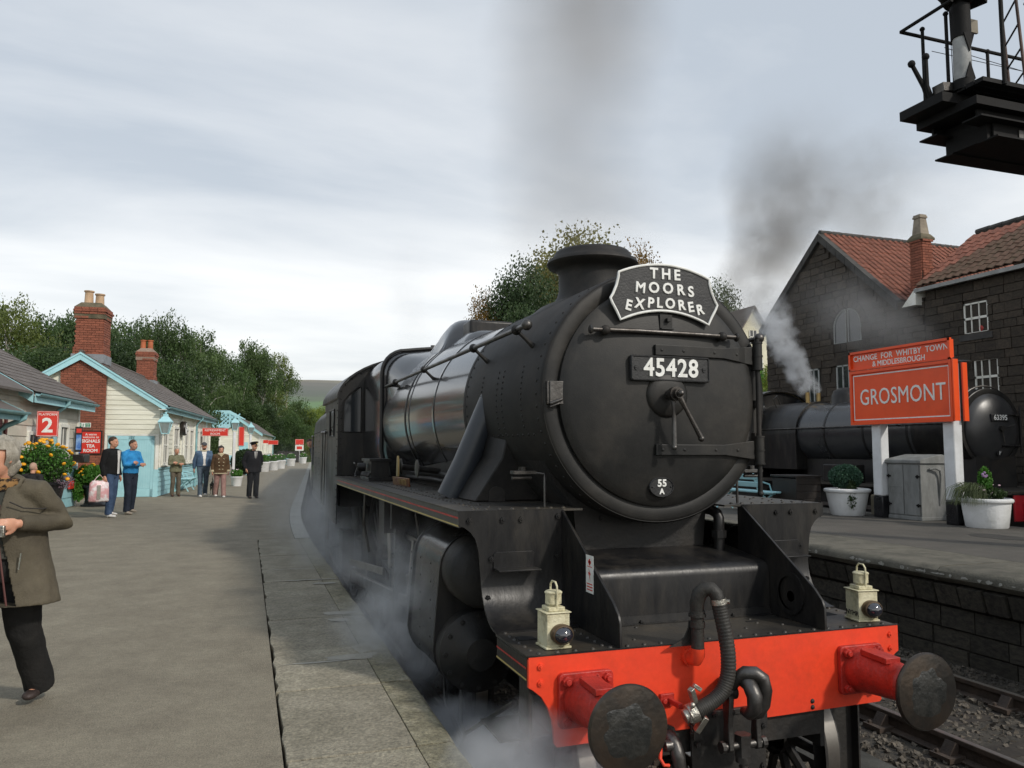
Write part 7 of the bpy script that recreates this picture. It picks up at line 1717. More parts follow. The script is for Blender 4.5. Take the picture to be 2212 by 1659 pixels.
for x,y in((X0+.0,Y1-.14),(X0-.02,Y0+.45),(X0+1.25,Y1),(X0+2.3,Y1)):
 g=MB();g.cyl((x,y,ZT-.06),(x,y,RZ),.02,n=8);g.ball((x,y,RZ),.032,8,6);sp2('rail_stanchion',g)
g=MB();g.cyl((X0+.30,Y0-.01,ZT-.05),(X0+.30,Y0-.01,ZT+2.4),.024,n=8);sp2('tall_stanchion',g)
DXp,DYp=X0+.07,Y0+.33
g=MB();g.cyl((DXp,DYp,ZT),(DXp,DYp,ZT+1.0),.10,.092,n=16);dl=sp2('signal_doll',g,mat('weathered_white_doll',srgb('#a8a9a8'),srgb('#858685'),rough=.7,bump=.3))
g=MB();g.cyl((DXp,DYp,ZT+.62),(DXp,DYp,ZT+1.02),.108,n=16);g.prism([(DXp-.08,ZT+.64),(DXp,ZT+.42),(DXp+.08,ZT+.64)],DYp-.108,DYp-.092,'y');g.cyl((DXp,DYp,ZT-.02),(DXp,DYp,ZT+.1),.12,n=16);g.prism([(DXp-.075,ZT+.1),(DXp,ZT+.3),(DXp+.075,ZT+.1)],DYp-.108,DYp-.092,'y');obj('black_collar',g,M['iron'],dl)
g=MB();g.cyl((DXp,DYp,ZT+1.0),(DXp,DYp,ZT+3.4),.08,n=14);g.box((DXp+.24,DYp-.05,ZT+1.38),(.26,.3,.42),(0,.08,.3));g.box((DXp+.2,DYp-.05,ZT+1.12),(.16,.2,.1),(0,.2,.3));g.cyl((DXp+.02,DYp-.16,ZT+1.2),(DXp+.02,DYp+.16,ZT+1.2),.16,n=20);g.ball((DXp-.16,DYp,ZT+1.18),.14,12,8);g.box((DXp-.05,DYp,ZT+1.5),(.5,.12,.18),(0,.3,0));g.box((DXp+.1,DYp,ZT+1.65),(.4,.34,.1));g.cyl((DXp-.2,DYp,ZT+1.35),(DXp-.42,DYp,ZT+1.28),.02,n=8);g.ball((DXp-.44,DYp,ZT+1.27),.04,8,6);g.b2((DXp-.4,DYp-.04,ZT+1.42),(DXp+.05,DYp+.04,ZT+1.5));sp2('signal_mechanism',g,bevel=.01)
g=MB();g.b2((DXp+.32,DYp+.28,ZT+.95),(DXp+.62,DYp+.31,ZT+1.12));sp2('route_plate',g,mat('buff_plate',srgb('#8d8677'),rough=.8))
for x,y,h,lean in((X0-.27,Y0+.6,.36,-.2),(X0-.27,Y0+.56,.46,-.02)):
 g=MB();g.tube([(x+.12,y,ZT-.12),(x+.03,y,ZT+.1),(x+lean+.05,y,ZT+h)],[.035,.028,.024],8);g.ball((x+lean+.05,y,ZT+h),.045,10,6);sp2('crank_lever',g)
g=MB();g.box((X0+.08,Y0+.46,ZT+.06),(.52,.16,.10),(0,-.12,0));g.cyl((X0-.18,Y0+.42,ZT-.1),(X0-.18,Y0+.52,ZT-.1),.05,n=12);sp2('lever_bracket',g,M['dullsteel'])
for k,(x,z)in enumerate(((X0-.25,ZT+.48),(X0-.05,ZT+.56))):g=MB();g.tube([(x,Y0+.46,z),(9.3,Y0+.5,z+.02-.25*k)],.004,4);sp2('signal_wire',g)
for x in(X0+.02,X0+.06):g=MB();g.tube([(x,Y0+.42,ZT),(x-.02,Y0+.42,ZT+1.25)],.004,4);sp2('signal_wire',g)
g=MB();g.tube([(X0+.72,Y0+.05,ZT),(X0+.42,Y0+.05,ZT+3.4)],.018,6);g.tube([(X0+1.05,Y0+.5,ZT),(X0+.8,Y0+.5,ZT+3.4)],.018,6)
sp2('ladder_rail',g,mat('rusty_ladder',srgb('#5a4238'),srgb('#3c2c26'),rough=.7),kind='stuff')
for k in range(11):g=MB();z=ZT+.2+k*.29;t=(z-ZT)/3.4;g.cyl((X0+.72-.30*t,Y0+.05,z),(X0+1.05-.25*t,Y0+.5,z),.011,n=6);sp2('ladder_rung',g)
wh=thing('white_house','cream rendered house with slate roof seen through the steam between engine and stone building','house',(37.2,50,2))
g=MB();pts=[(35.4,.5),(39.4,.5),(39.4,10.6),(37.15,13.7),(35.4,11.3)]
pts=[(35.35,.5),(38.6,.5),(38.6,11.6),(36.95,13.9),(35.35,11.6)]
g.prism(pts,50,58,'y');obj('wall',g,mat('cream_render',srgb('#ddd8c0'),srgb('#cfcab2'),rough=.8,scale=2),wh,smooth=0)
g=MB();g.prism([(35.0,11.3),(36.95,14.15),(36.95,14.0),(35.1,11.2)],49.7,58,'y');g.prism([(38.9,11.3),(36.95,14.15),(36.95,14.0),(38.8,11.2)],49.7,58,'y');obj('roof',g,M['slate'],wh,smooth=0)
g=MB();g.b2((38.6,52,.5),(46,58,10.6));obj('side_wing',g,mat('cream_render',srgb('#ddd8c0')),wh,smooth=0);g=MB();g.prism([(52,10.5),(55,13.2),(58,10.5)],38.6,46,'x');obj('wing_roof',g,M['slate'],wh,smooth=0)
for x,z,w_,h_ in((36.9,11.0,.75,1.1),(40.5,8.4,.9,1.5),(37.3,7.9,1.0,1.9),(36.2,7.9,.6,1.2)):
 yy=49.98 if x<38.6 else 51.98
 g=MB();g.b2((x-w_/2,yy-.02,z),(x+w_/2,yy,z+h_));w=obj('window',g,M['glass'],wh)
 g=MB();g.b2((x-w_/2,yy-.05,z+h_*.48),(x+w_/2,yy-.02,z+h_*.54));g.b2((x-.03,yy-.05,z),(x+.03,yy-.02,z+h_));g.b2((x-w_/2,yy-.05,z),(x-w_/2+.07,yy-.02,z+h_));g.b2((x+w_/2-.07,yy-.05,z),(x+w_/2,yy-.02,z+h_));obj('window_frame',g,M['trim'],w)
#PEOPLE
def cloth(name,c1,c2=None,rough=.85,bump=.5,**k):return mat(name,c1,c2 or tuple(x*.78 for x in c1),rough=rough,scale=9,detail=6,bump=bump,bscale=k.pop('bscale',60),spec=.2,**k)
def addhand(g,w,d,n,side,r=1.0,curl=.5):
 """palm and five fingers: w wrist, d finger direction, n back-of-hand normal; side +1/-1 puts the thumb"""
 w=Vector(w);d=Vector(d).normalized();n=(Vector(n)-d*d.dot(Vector(n))).normalized();t=d.cross(n)*side
 rot=Matrix((t,d,n)).transposed()
 g.tube([w-d*.02,w+d*.015],[.026*r,.028*r],10)
 g.ball(w+d*.045*r,.042*r,12,8,(.95,1.12,.42),rot);g.ball(w+d*.07*r,.036*r,12,8,(1.1,.7,.42),rot)
 for k,(off,ln)in enumerate(((.030,.068),(.010,.078),(-.010,.073),(-.029,.058))):
  p=w+d*.078*r+t*off*r;a=0;pts=[p-d*.03*r,p];seg=(ln*.46*r,ln*.32*r,ln*.26*r)
  for q,L_ in enumerate(seg):
   a+=curl*(.55+.25*q)+.06*k;dd=d*math.cos(a)-n*math.sin(a);p=p+dd*L_;pts.append(p)
  g.tube(pts,[.0105*r,.0098*r,.009*r,.0082*r,.0062*r],8);g.ball(pts[-1],.0066*r,8,6)
 p=w+d*.02*r+t*.028*r;pts=[p,p+(t*.7+d*.6-n*.2).normalized()*.032*r];pts.append(pts[-1]+(t*.35+d*.9-n*.45*curl).normalized()*.028*r);pts.append(pts[-1]+(t*.05+d*.85-n*.8*curl).normalized()*.022*r)
 g.tube(pts,[.015*r,.0125*r,.0105*r,.0075*r],8);g.ball(pts[-1],.0078*r,8,6)
def ell(zs,k=0):
 """torso as stacked ellipses: (z, rx, ry, cx, cy)"""
 secs=[]
 for z,rx,ry,cx,cy in zs:secs.append([(cx+rx*math.cos(a),cy+ry*math.sin(a),z)for a in np.linspace(0,2*PI,25)[:-1]])
 return loft(secs)
def merge(*gs):
 g=MB()
 for q in gs:g.add(q.v,q.f)
 return g
def fold(o,amp=.006,sc=9,seed=0,zs=.5):
 me=o.data;n=len(me.vertices);co=np.empty(n*3);no=np.empty(n*3);me.vertices.foreach_get('co',co);me.vertex_normals.foreach_get('vector',no)if hasattr(me.vertex_normals,'foreach_get')else me.vertices.foreach_get('normal',no)
 co=co.reshape(-1,3);no=no.reshape(-1,3);N_=mnoise.noise
 f=np.array([N_((x*sc+seed,y*sc,z*sc*zs))+.5*N_((x*sc*2.1,y*sc*2.1+seed,z*sc*1.3))for x,y,z in co.tolist()])
 me.vertices.foreach_set('co',(co+no*(f*amp)[:,None]).ravel());me.update()
def clothobj(name,g,m,t,vox=.014,it=5,amp=.006,sc=9,seed=0,**k):
 o=obj(name,g,m,t,world=False,**k);remesh(o,vox,it);bake(o);fold(o,amp,sc,seed);return o
def person(label,loc,rotz,H=1.75,girth=1.0,arms='down',walk=0.0,top=None,bottom=None,shoes=None,hair=None,hairstyle='short',coatlen=.0,skin=None,head_turn=0,lean=0.0,under=None,extra=None,vox=.012,legw=1.0,group=None,hands=True,elb=None,wri=None,sh_open=False,hooded=False,flare=1.0,openw=None):
 s=H/1.75;t=thing('person',label,'person',loc,rotz,group);t.scale=(s,s,s)
 sk=skin or M['skin'];gi=girth
 sho={i:Vector((i*.185*(.85+.15*gi),.02-lean*.2,1.405))for i in(-1,1)}
 if arms=='crossed':E_={i:Vector((i*.255,-.06,1.15))for i in(-1,1)};Wr={i:Vector((-i*.05,-.235*(.75+.25*gi),1.175+.02*i))for i in(-1,1)}
 elif arms=='walk':E_={-1:Vector((-.26,.09,1.13)),1:Vector((.26,-.02,1.12))};Wr={-1:Vector((-.265,.10,.88)),1:Vector((.27,-.16,.90))}
 elif arms=='behind':E_={-1:Vector((-.29,.08,1.14)),1:Vector((.29,.08,1.14))};Wr={-1:Vector((-.24,-.03,.90)),1:Vector((.14,.2,.95))}
 else:E_={i:Vector((i*(.245+.03*(gi-1)),.05,1.12))for i in(-1,1)};Wr={i:Vector((i*(.255+.03*(gi-1)),-.02,.875))for i in(-1,1)}
 if elb:E_.update({k:Vector(v)for k,v in elb.items()})
 if wri:Wr.update({k:Vector(v)for k,v in wri.items()})
 hip={i:Vector((i*.092*(.8+.2*gi),.01,.93))for i in(-1,1)}
 kn={i:Vector((i*.10,-.02+i*walk*.12,.50))for i in(-1,1)}
 an={i:Vector((i*.11,.03+i*walk*.26,.085+(.03 if walk and i*walk>0 else 0)))for i in(-1,1)}
 hc=Vector((0,-.01-lean,1.605))
 Rh=Matrix.Rotation(head_turn,3,'Z')
 def hp(x,y,z):return hc+Rh@Vector((x,y,z))
 g=ell([(.86,.14*gi,.09*gi,0,.01),(.95,.155*gi,.105*gi,0,.015),(1.05,.135*gi,.10*gi,0,.0),(1.2,.155*gi,.105*gi,0,.0),(1.33,.165,.10,0,.01),(1.40,.13,.075,0,.015),(1.435,.065,.06,0,.01)])
 g.tube([(0,.015,1.38),(0,.01-lean*.5,1.45),hc+Vector((0,.015,-.07))],[.062,.054,.055],14)
 g.ball(hc+Vector((0,.008,.028)),.1,18,14,(.78,.98,1.0));g.ball(hp(0,-.018,-.045),.08,16,12,(.80,.95,.98));g.ball(hp(0,-.055,-.088),.034,10,8,(1,.9,.75))
 g.ball(hp(0,-.098,-.018),.017,8,6,(.8,1.1,1.5));g.ball(hp(0,-.108,-.032),.015,8,6,(1.05,.9,.75));g.ball(hp(0,-.085,.022),.035,10,6,(1.4,.5,.32));g.ball(hp(0,-.088,-.062),.022,8,6,(1.3,.6,.5))
 for i in(-1,1):
  g.ball(hp(i*.078,.01,-.012),.026,8,6,(.35,.75,1.1));g.ball(hp(i*.04,-.07,-.028),.03,8,6,(.8,.6,.8))
  g.tube([sho[i]-Vector((i*.06,0,.01)),sho[i],lerp(sho[i],E_[i],.5),E_[i],lerp(E_[i],Wr[i],.35),Wr[i]],[.06,.055,.047,.038,.038,.027],10)
  d=(Wr[i]-E_[i]).normalized()
  if hands:addhand(g,Wr[i],d,Vector((i,-.3,.1))if arms not in('crossed',)else Vector((0,-1,.2)),-i,1.0,.55)
  g.tube([hip[i]+Vector((0,0,.03)),lerp(hip[i],kn[i],.5),kn[i],lerp(kn[i],an[i],.35),an[i]],[.088,.073,.055,.055,.038],12)
  g.ball(an[i]+Vector((0,-.05,-.045)),.06,10,8,(.7,1.5,.6))
 b=obj('body',g,sk,t,world=False);remesh(b,vox,3,.5);bake(b)
 g=MB()
 for i in(-1,1):g.ball(hp(i*.031,-.0875,.003),.009,8,6,(1.3,.6,.8))
 obj('eyes',g,mat('eye_dark',(.03,.025,.02),rough=.3),t,world=False,kind='stuff')
 g=MB();g.ball(hp(0,-.1015,-.064),.019,8,5,(1.2,.35,.28));obj('mouth',g,mat('lips',srgb('#a8665a'),rough=.5),t,world=False)
 g=ell([(.84,.12*gi,.10*gi,0,.01),(.92,.168*gi,.122*gi,0,.015),(1.0,.158*gi,.118*gi,0,.01),(1.04,.150*gi,.112*gi,0,0)])
 for i in(-1,1):g.tube([hip[i]+Vector((0,0,.04)),lerp(hip[i],kn[i],.5),kn[i],lerp(kn[i],an[i],.5),an[i]+Vector((0,.0,-.03))],[.105*(.7+.3*gi),.092*legw,.078*legw,.074*legw,.072*legw],14)
 clothobj('trousers',g,bottom,t,vox*1.1,4,.007,10,3)
 for i in(-1,1):
  g=MB();c=an[i]+Vector((0,-.06,-.045));g.ball(c,.06,14,10,(.78,1.0,.62));g.ball(c+Vector((0,-.055,-.008)),.055,14,10,(.85,1.35,.55));g.ball(c+Vector((0,.05,.0)),.05,12,8,(.8,.9,.8))
  o=obj('shoe',g,shoes,t,world=False);remesh(o,.008,3);bake(o)
 zl=.96-coatlen;fl=1+coatlen*.25
 def torso(off,z0,widen=1.0):return ell([(z0,(.165*gi+off)*fl*widen,(.118*gi+off)*fl,0,.01),(max(z0+.03,.98),.168*gi+off,.118*gi+off,0,.01),(1.08,.158*gi+off,.112*gi+off,0,-.005),(1.2,.168*gi**.7+off,.115*gi**.8+off,0,-.005),(1.33,.178+off,.108+off,0,.005),(1.41,.145+off,.082+off,0,.012),(1.445,.085+off*.5,.07+off*.4,0,.01)])
 if under:
  o=clothobj('shirt',torso(.012,.99),under,t,vox*1.2,4,.003,9,5)
 g=torso(.030,zl,flare)
 for i in(-1,1):g.tube([sho[i]-Vector((i*.07,0,.01)),sho[i]+Vector((0,0,-.005)),lerp(sho[i],E_[i],.5),E_[i],lerp(E_[i],Wr[i],.5),Wr[i]-(Wr[i]-E_[i]).normalized()*.012],[.085,.082,.072,.064,.058,.048],14)
 if hooded:g.ball(hc+Vector((0,.10,-.16)),.11,14,10,(1.15,.75,.65))
 top_o=obj('jacket',g,top,t,world=False);remesh(top_o,vox*1.1,5);bake(top_o)
 if sh_open and under:
  bm=bmesh.new();bm.from_mesh(top_o.data)
  dl=[f for f in bm.faces if f.calc_center_median().y<-.02 and abs(f.calc_center_median().x-.0)<((openw[0]+max(0,1.3-f.calc_center_median().z)*openw[1])if openw else.030+max(0,(f.calc_center_median().z-1.15))*.16+(.02 if f.calc_center_median().z<1.05 else 0))and f.normal.y<-.2 and f.calc_center_median().z<1.46]
  bmesh.ops.delete(bm,geom=dl,context='FACES');bm.to_mesh(top_o.data);bm.free()
  so=top_o.modifiers.new('s','SOLIDIFY');so.thickness=.008;so.offset=-1;bake(top_o);top_o.data.name='jacket'
 fold(top_o,.007,10,hash(label)%17)
 g=MB();g.lathe([(.075,1.425),(.083,1.445),(.078,1.475),(.068,1.47),(.066,1.44)],(0,.008-lean*.3,0),'z',20,cap=False);co=obj('collar',g,top,t,world=False,smooth=60)
 hm=hair or mat('dark_brown_hair',srgb('#4a382b'),srgb('#33261d'),rough=.7,scale=30,bump=.8,aniso=(1,1,.3))
 g=MB()
 if hairstyle in('short','crop'):
  k=1.0 if hairstyle=='crop' else 1.05
  g.ball(hp(0,.014,.031),.1015*k,24,18,(.79,.985,1.0))
  o=obj('hair',g,hm,t,world=False);me=o.data
  bm=bmesh.new();bm.from_mesh(me);iv=Rh.inverted()
  bmesh.ops.delete(bm,geom=[v for v in bm.verts if(iv@(v.co-hc)).z<.012+(-(iv@(v.co-hc)).y)*.66 and(iv@(v.co-hc)).y<.03 or(iv@(v.co-hc)).z<-.055],context='VERTS');bm.to_mesh(me);bm.free()
 elif hairstyle=='bob':
  g.ball(hp(0,.022,.035),.118,22,16,(.86,.96,.98));g.ball(hp(0,.05,-.04),.09,16,12,(1.0,.7,1.0))
  o=obj('hair',g,hm,t,world=False);me=o.data;bm=bmesh.new();bm.from_mesh(me);iv=Rh.inverted()
  bmesh.ops.delete(bm,geom=[v for v in bm.verts if(iv@(v.co-hc)).y<-.045 and(iv@(v.co-hc)).z<.045],context='VERTS');bm.to_mesh(me);bm.free();fold(o,.016,30,2)
 elif hairstyle=='cap':
  g.ball(hp(0,.01,.045),.108,20,14,(.80,.98,.85));o=obj('cap',g,hm,t,world=False);bm=bmesh.new();bm.from_mesh(o.data)
  bmesh.ops.delete(bm,geom=[v for v in bm.verts if v.co.z<hc.z+.03],context='VERTS');bm.to_mesh(o.data);bm.free()
  g=MB();g.ball(hp(0,-.11,.035),.06,14,6,(1.05,.9,.12));obj('cap_peak',g,hm,t,world=False)
 elif hairstyle=='officer':
  g=MB();g.lathe([(.088,-.0),(.092,.045),(.125,.075),(.13,.085),(.10,.10),(.0005,.105)],(0,0,0),'z',28,cap=False);g.v=[tuple(hp(x,y*1.08+.005,z+.035+(-.22*y)))for x,y,z in g.v];obj('peaked_cap',g,hm,t,world=False,smooth=50)
  g=MB();g.ball(hp(0,-.105,.03),.06,14,6,(1.1,.75,.14));obj('cap_peak',g,M['blackpaint'],t,world=False);g=MB();g.ball(hp(0,-.115,.085),.02,8,6,(1.1,.4,1));obj('cap_badge',g,mat('cap_badge_gold',srgb('#b09a5a'),rough=.4,metal=.6),t,world=False)
  g=MB();g.b2((-.05,0,0),(.05,.012,.022));g.v=[tuple(hp(x,y-.103,z-.008))for x,y,z in g.v];obj('sunglasses',g,M['blackpaint'],t,world=False,bevel=.004)
 if extra:extra(t,hp,Wr,E_)
 return t
greyhair=mat('grey_hair',srgb('#b9b2a4'),srgb('#8f887a'),rough=.75,scale=40,bump=1,aniso=(1,1,.3))
jean=cloth('blue_denim',srgb('#4a5d78'),srgb('#33445e'));jeand=cloth('dark_denim',srgb('#343b48'),srgb('#252b36'));jeang=cloth('washed_grey_jeans',srgb('#5c6974'),srgb('#3f4b57'))
whiteshoe=mat('white_trainer',srgb('#e8e6e2'),srgb('#cfccc6'),rough=.5);blackshoe=mat('black_shoe',(.015,.014,.013),rough=.35);brownshoe=mat('brown_shoe',srgb('#4a2f22'),rough=.45)
P1=person('young man in black jacket and blue jeans standing with a carrier bag',(-5.22,15.7,PZ),R(62),1.80,1.0,'down',.25,cloth('black_jacket',(.014,.014,.015)),jean,whiteshoe,hairstyle='crop',under=cloth('white_shirt',srgb('#e4e2de')),coatlen=.04,head_turn=R(6),sh_open=False)
g=MB();g.prism([(x,z)for x,z in((-.05,1.43),(.05,1.43),(.028,1.2),(.034,.93),(-.034,.93),(-.028,1.2))],-.158,-.148,'y');obj('shirt_front',g,cloth('white_shirt',srgb('#e4e2de')),P1,world=False,bevel=.01)
P2=person('young man with folded arms in bright blue hooded top and dark jeans',(-4.93,16.5,PZ),R(50),1.74,.98,'crossed',.2,cloth('bright_blue_hoodie',srgb('#3f9bd8'),srgb('#3183bd')),jeand,mat('pale_trainer',srgb('#b9ac9c'),srgb('#8f8475'),rough=.6),hairstyle='crop',head_turn=R(4),lean=.03,coatlen=.02,hooded=True,hair=mat('short_brown_hair',srgb('#54402e'),srgb('#3d2e21'),rough=.7,scale=30,bump=.8))
P3=person('older woman with white hair and folded arms in khaki jacket and trousers',(-4.45,23.6,PZ),R(20),1.57,1.08,'crossed',0,cloth('khaki_jacket',srgb('#7d7c66'),srgb('#66654f')),cloth('taupe_trousers',srgb('#6f675a'),srgb('#595246')),brownshoe,hair=greyhair,hairstyle='short',coatlen=.1)
P4=person('bearded man in grey cap, denim jacket and white T-shirt walking',(-3.62,23.2,PZ),R(12),1.74,1.12,'walk',.8,cloth('denim_jacket',srgb('#5a7088'),srgb('#44586f')),jeang,mat('white_trainer',srgb('#e8e6e2')),hair=cloth('grey_cap',srgb('#5d5f63'),srgb('#45474b')),hairstyle='cap',under=cloth('white_shirt',srgb('#e4e2de')),sh_open=True)
g=MB();g.ball((0,-.065,1.525),.05,12,8,(.95,.8,.8));obj('beard',g,mat('dark_beard',srgb('#3b322c'),rough=.9,bump=1,scale=40),P4,world=False)
g=MB();g.lathe([(.084,1.435),(.096,1.455),(.088,1.48),(.076,1.475)],(0,.008,0),'z',20,cap=False);obj('fleece_collar',g,cloth('cream_fleece',srgb('#cbbf9f'),bump=1.2),P4,world=False)
P5=person('woman in brown duffle coat with toggles and pink trousers walking',(-3.10,22.6,PZ),R(8),1.62,1.12,'down',-.6,cloth('brown_suede_coat',srgb('#5f4a36'),srgb('#4a3828')),cloth('dusty_pink_trousers',srgb('#a8877f'),srgb('#8d6f69')),mat('white_trainer',srgb('#e8e6e2')),hairstyle='bob',hair=mat('black_hair',(.02,.014,.012),(.035,.025,.02),rough=.6,scale=30,bump=.8),coatlen=.17,legw=1.1)
g=MB();g.lathe([(.205,.79),(.235,.80),(.235,.825),(.205,.83)],(0,.01,0),'z',30,cap=False);g.v=[(x*1.0,y*.76,z)for x,y,z in g.v];obj('fleece_hem',g,cloth('cream_fleece',srgb('#cbbf9f')),P5,world=False)
g=MB();g.lathe([(.088,1.425),(.108,1.455),(.10,1.495),(.078,1.485)],(0,.005,0),'z',20,cap=False);g.prism([(-.07,1.45),(.07,1.45),(0,1.36)],-.142,-.120,'y');obj('fleece_collar',g,cloth('cream_fleece',srgb('#cbbf9f')),P5,world=False)
for k in range(4):
 for i in(-1,1):g=MB();z=1.30-k*.115;g.box((i*(.085-.012*k),-.158-.008*k*(k<3),z),(.048,.02,.018),(0,i*.5*(1 if k<2 else 0),0));obj('toggle',g,cloth('cream_fleece',srgb('#cbbf9f')),P5,world=False)
for i in(-1,1):g=MB();g.cyl((i*.258,-.02,.865),(i*.26,-.01,.925),.062,n=14);obj('fleece_cuff',g,cloth('cream_fleece',srgb('#cbbf9f')),P5,world=False,smooth=50)
P6=person('stout uniformed man in peaked cap, dark glasses and black suit',(-2.13,21.9,PZ),R(22),1.74,1.28,'behind',0,cloth('black_suit_jacket',(.018,.018,.021)),cloth('black_suit_trousers',(.013,.013,.015)),blackshoe,hair=cloth('black_cap_cloth',(.012,.012,.014)),hairstyle='officer',coatlen=.16,legw=1.12,head_turn=R(18))
g=MB();g.prism([(-.045,1.44),(.045,1.44),(.012,1.14),(-.012,1.14)],-.163,-.150,'y');obj('shirt_front',g,cloth('white_shirt',srgb('#e4e2de')),P6,world=False);g=MB();g.prism([(-.013,1.43),(.013,1.43),(.017,1.2),(0,1.15),(-.017,1.2)],-.172,-.160,'y');obj('tie',g,M['blackpaint'],P6,world=False)
bg_=thing('carrier_bag','pink and silver carrier bag held by the man in the black jacket','bag',(-5.42,15.45,PZ+.36),R(15))
secs=[]
for z,w,d,o in((.0,.17,.05,0),(.03,.185,.075,0),(.25,.18,.085,.0),(.40,.165,.05,0),(.455,.12,.02,0)):secs.append([(w*math.cos(a)*(1.12 if abs(math.cos(a))>.6 else 1),d*math.sin(a),z)for a in np.linspace(0,2*PI,21)[:-1]])
o=obj('bag_body',loft(secs),mat('pink_carrier_plastic',srgb('#dba5a8'),srgb('#e9e2e2'),rough=.35,scale=7,bump=1.2,bscale=14,contrast=(.45,.6)),bg_,world=False,smooth=60);fold(o,.012,11,4)
g=MB();g.tube([(-.11,0,.44),(-.06,0,.52),(0,0,.585),(.06,0,.52),(.11,0,.44)],.009,6);obj('bag_handle',g,mat('pink_carrier_plastic',srgb('#dba5a8')),bg_,world=False)
g=MB();g.b2((-.05,-.092,.06),(.02,-.084,.36));obj('silver_patch',g,M['alu'],bg_,world=False)
P7=person('person mostly hidden behind the near woman, only head top and one shoe showing',(-6.02,12.3,PZ),R(160),1.27,1.1,'down',.9,cloth('dark_coat',(.03,.028,.03)),cloth('black_suit_trousers',(.013,.013,.015)),blackshoe,hairstyle='crop',hair=mat('thin_grey_hair',srgb('#b89a86'),srgb('#a98572'),rough=.7))
P8=person('man in glasses leaning out of the coach window looking along the train',(.02,21.4,.98),R(-68),1.76,1.05,'down',0,cloth('dark_coat',(.03,.028,.03)),cloth('black_suit_trousers',(.013,.013,.015)),blackshoe,hairstyle='short',lean=.1,under=cloth('pale_blue_shirt',srgb('#8fb9c4')),head_turn=R(40))
P8.rotation_euler=(R(17),0,R(-68))
olive=mat('olive_waterproof',srgb('#5c5546'),srgb('#494338'),rough=.75,scale=5,bump=.35,bscale=90,spec=.3,dirt=srgb('#7a7063'),dirt_amt=.3)
P9=person('grey haired woman in olive waterproof jacket and black trousers looking down at a compact camera',(-3.84,1.50,PZ),R(-14),1.58,1.55,'down',1.25,olive,mat('black_trousers',(.016,.016,.016),(.024,.023,.022),rough=.85,scale=6,bump=.4,bscale=50,spec=.2),mat('dark_walking_shoe',(.03,.022,.02),(.05,.032,.028),rough=.6,bump=.6,scale=9),hair=greyhair,hairstyle='bob',coatlen=.26,flare=1.2,vox=.0095,legw=1.3,lean=.07,head_turn=R(-16),elb={1:(.335,.08,1.19),-1:(-.37,.02,1.10)},wri={1:(.20,-.21,1.21),-1:(-.20,-.25,1.19)},openw=(.055,.24),hooded=True,under=mat('dark_green_fleece',(.03,.032,.025),(.045,.045,.036),rough=.8,scale=7,bump=.5),sh_open=True)
g=MB();g.tube([(.165,-.225,.72),(.13,-.235,.95),(.09,-.222,1.15),(.065,-.17,1.32)],.006,6);obj('jacket_zip',g,mat('maroon_zip',srgb('#5d3430'),rough=.6),P9,world=False)
g=MB();g.box((.21,-.185,.98),(.008,.006,.10),(0,.1,0));obj('pocket_zip_pull',g,M['alu'],P9,world=False)
g=MB();g.tube([(.12,-.165,1.34),(.19,-.135,1.30),(.27,-.06,1.29),(.29,.06,1.30)],.0045,6);obj('yoke_seam',g,mat('dark_seam',(.03,.026,.022),rough=.8),P9,world=False)
g=MB();g.lathe([(.075,1.40),(.098,1.44),(.10,1.475),(.08,1.485),(.066,1.45)],(0,-.02,0),'z',24,cap=False);o=obj('scarf',g,mat('leopard_scarf',srgb('#a07a4c'),srgb('#1f1712'),rough=.8,scale=26,contrast=(.48,.54)),P9,world=False,smooth=60)
cmr=thing('compact_camera','silver compact camera held in front of the woman in the olive jacket','camera',(-3.80,1.20,PZ+1.06),R(-14))
g=MB();g.b2((-.05,-.012,-.032),(.05,.012,.032));obj('camera_body',g,M['alu'],cmr,world=False,bevel=.005)
g=MB();g.cyl((.012,-.012,0),(.012,-.026,0),.021,n=20);obj('lens',g,M['chocolate'],cmr,world=False);g=MB();g.b2((-.04,.0125,-.024),(.03,.0135,.024));obj('screen',g,M['glass'],cmr,world=False)
#PLANTERS ON PLATFORM 2
def flowerheads(t,n,c,sp,m,r,seed,world=False):
 rr=random.Random(seed)
 f=MB();
 f.ball((0,0,0),1,9,5,(1,1,.55));me=f.mesh('flower',180);me.materials.append(m)
 for k in range(n):
  th=rr.uniform(0,2*PI);ph=rr.uniform(-.3,1.0);o=bpy.data.objects.new('flower',me);COL.objects.link(o);o.parent=t
  cz=math.sin(ph*PI/2);ca=math.sqrt(max(0,1-cz*cz))if ph>0 else 1
  o.location=(c[0]+sp[0]*ca*math.cos(th),c[1]+sp[1]*ca*math.sin(th),c[2]+sp[2]*cz);q=r*rr.uniform(.75,1.25);o.scale=(q,q,q);o.rotation_euler=(rr.uniform(-.9,.9),rr.uniform(-.9,.9),0)
fp=thing('flower_tub','tall black tub full of feathery green leaves and yellow marigolds at the left','plant tub',(-6.42,14.9,PZ))
g=MB();g.lathe([(.33,0),(.36,.02),(.36,.06),(.33,.08),(.37,.40),(.43,.74),(.47,.76),(.47,.80),(.44,.82),(.40,.78)],(0,0,0),'z',40,cap=False);obj('tub',g,M['blackpaint'],fp,world=False,smooth=40)
leaves(5200,(0,0,1.18),(.58,.58,.45),M['leafshrub'],.05,fp,'feathery_leaves',11,world=False)
leaves(4200,(0,0,1.10),(.55,.55,.42),M['leafdark'],.055,fp,'foliage',12,world=False)
flowerheads(fp,46,(0,0,1.12),(.60,.60,.58),M['petal'],.045,5)
leaves(700,(.42,-.1,.82),(.22,.25,.16),mat('mauve_heather',srgb('#8d7a86'),srgb('#6c5a66'),rough=.8),.035,fp,'mauve_spray',13,world=False)
fu=thing('plant_urn','shorter black urn with trailing green leaves beside the brick gable','plant tub',(-6.12,19.6,PZ))
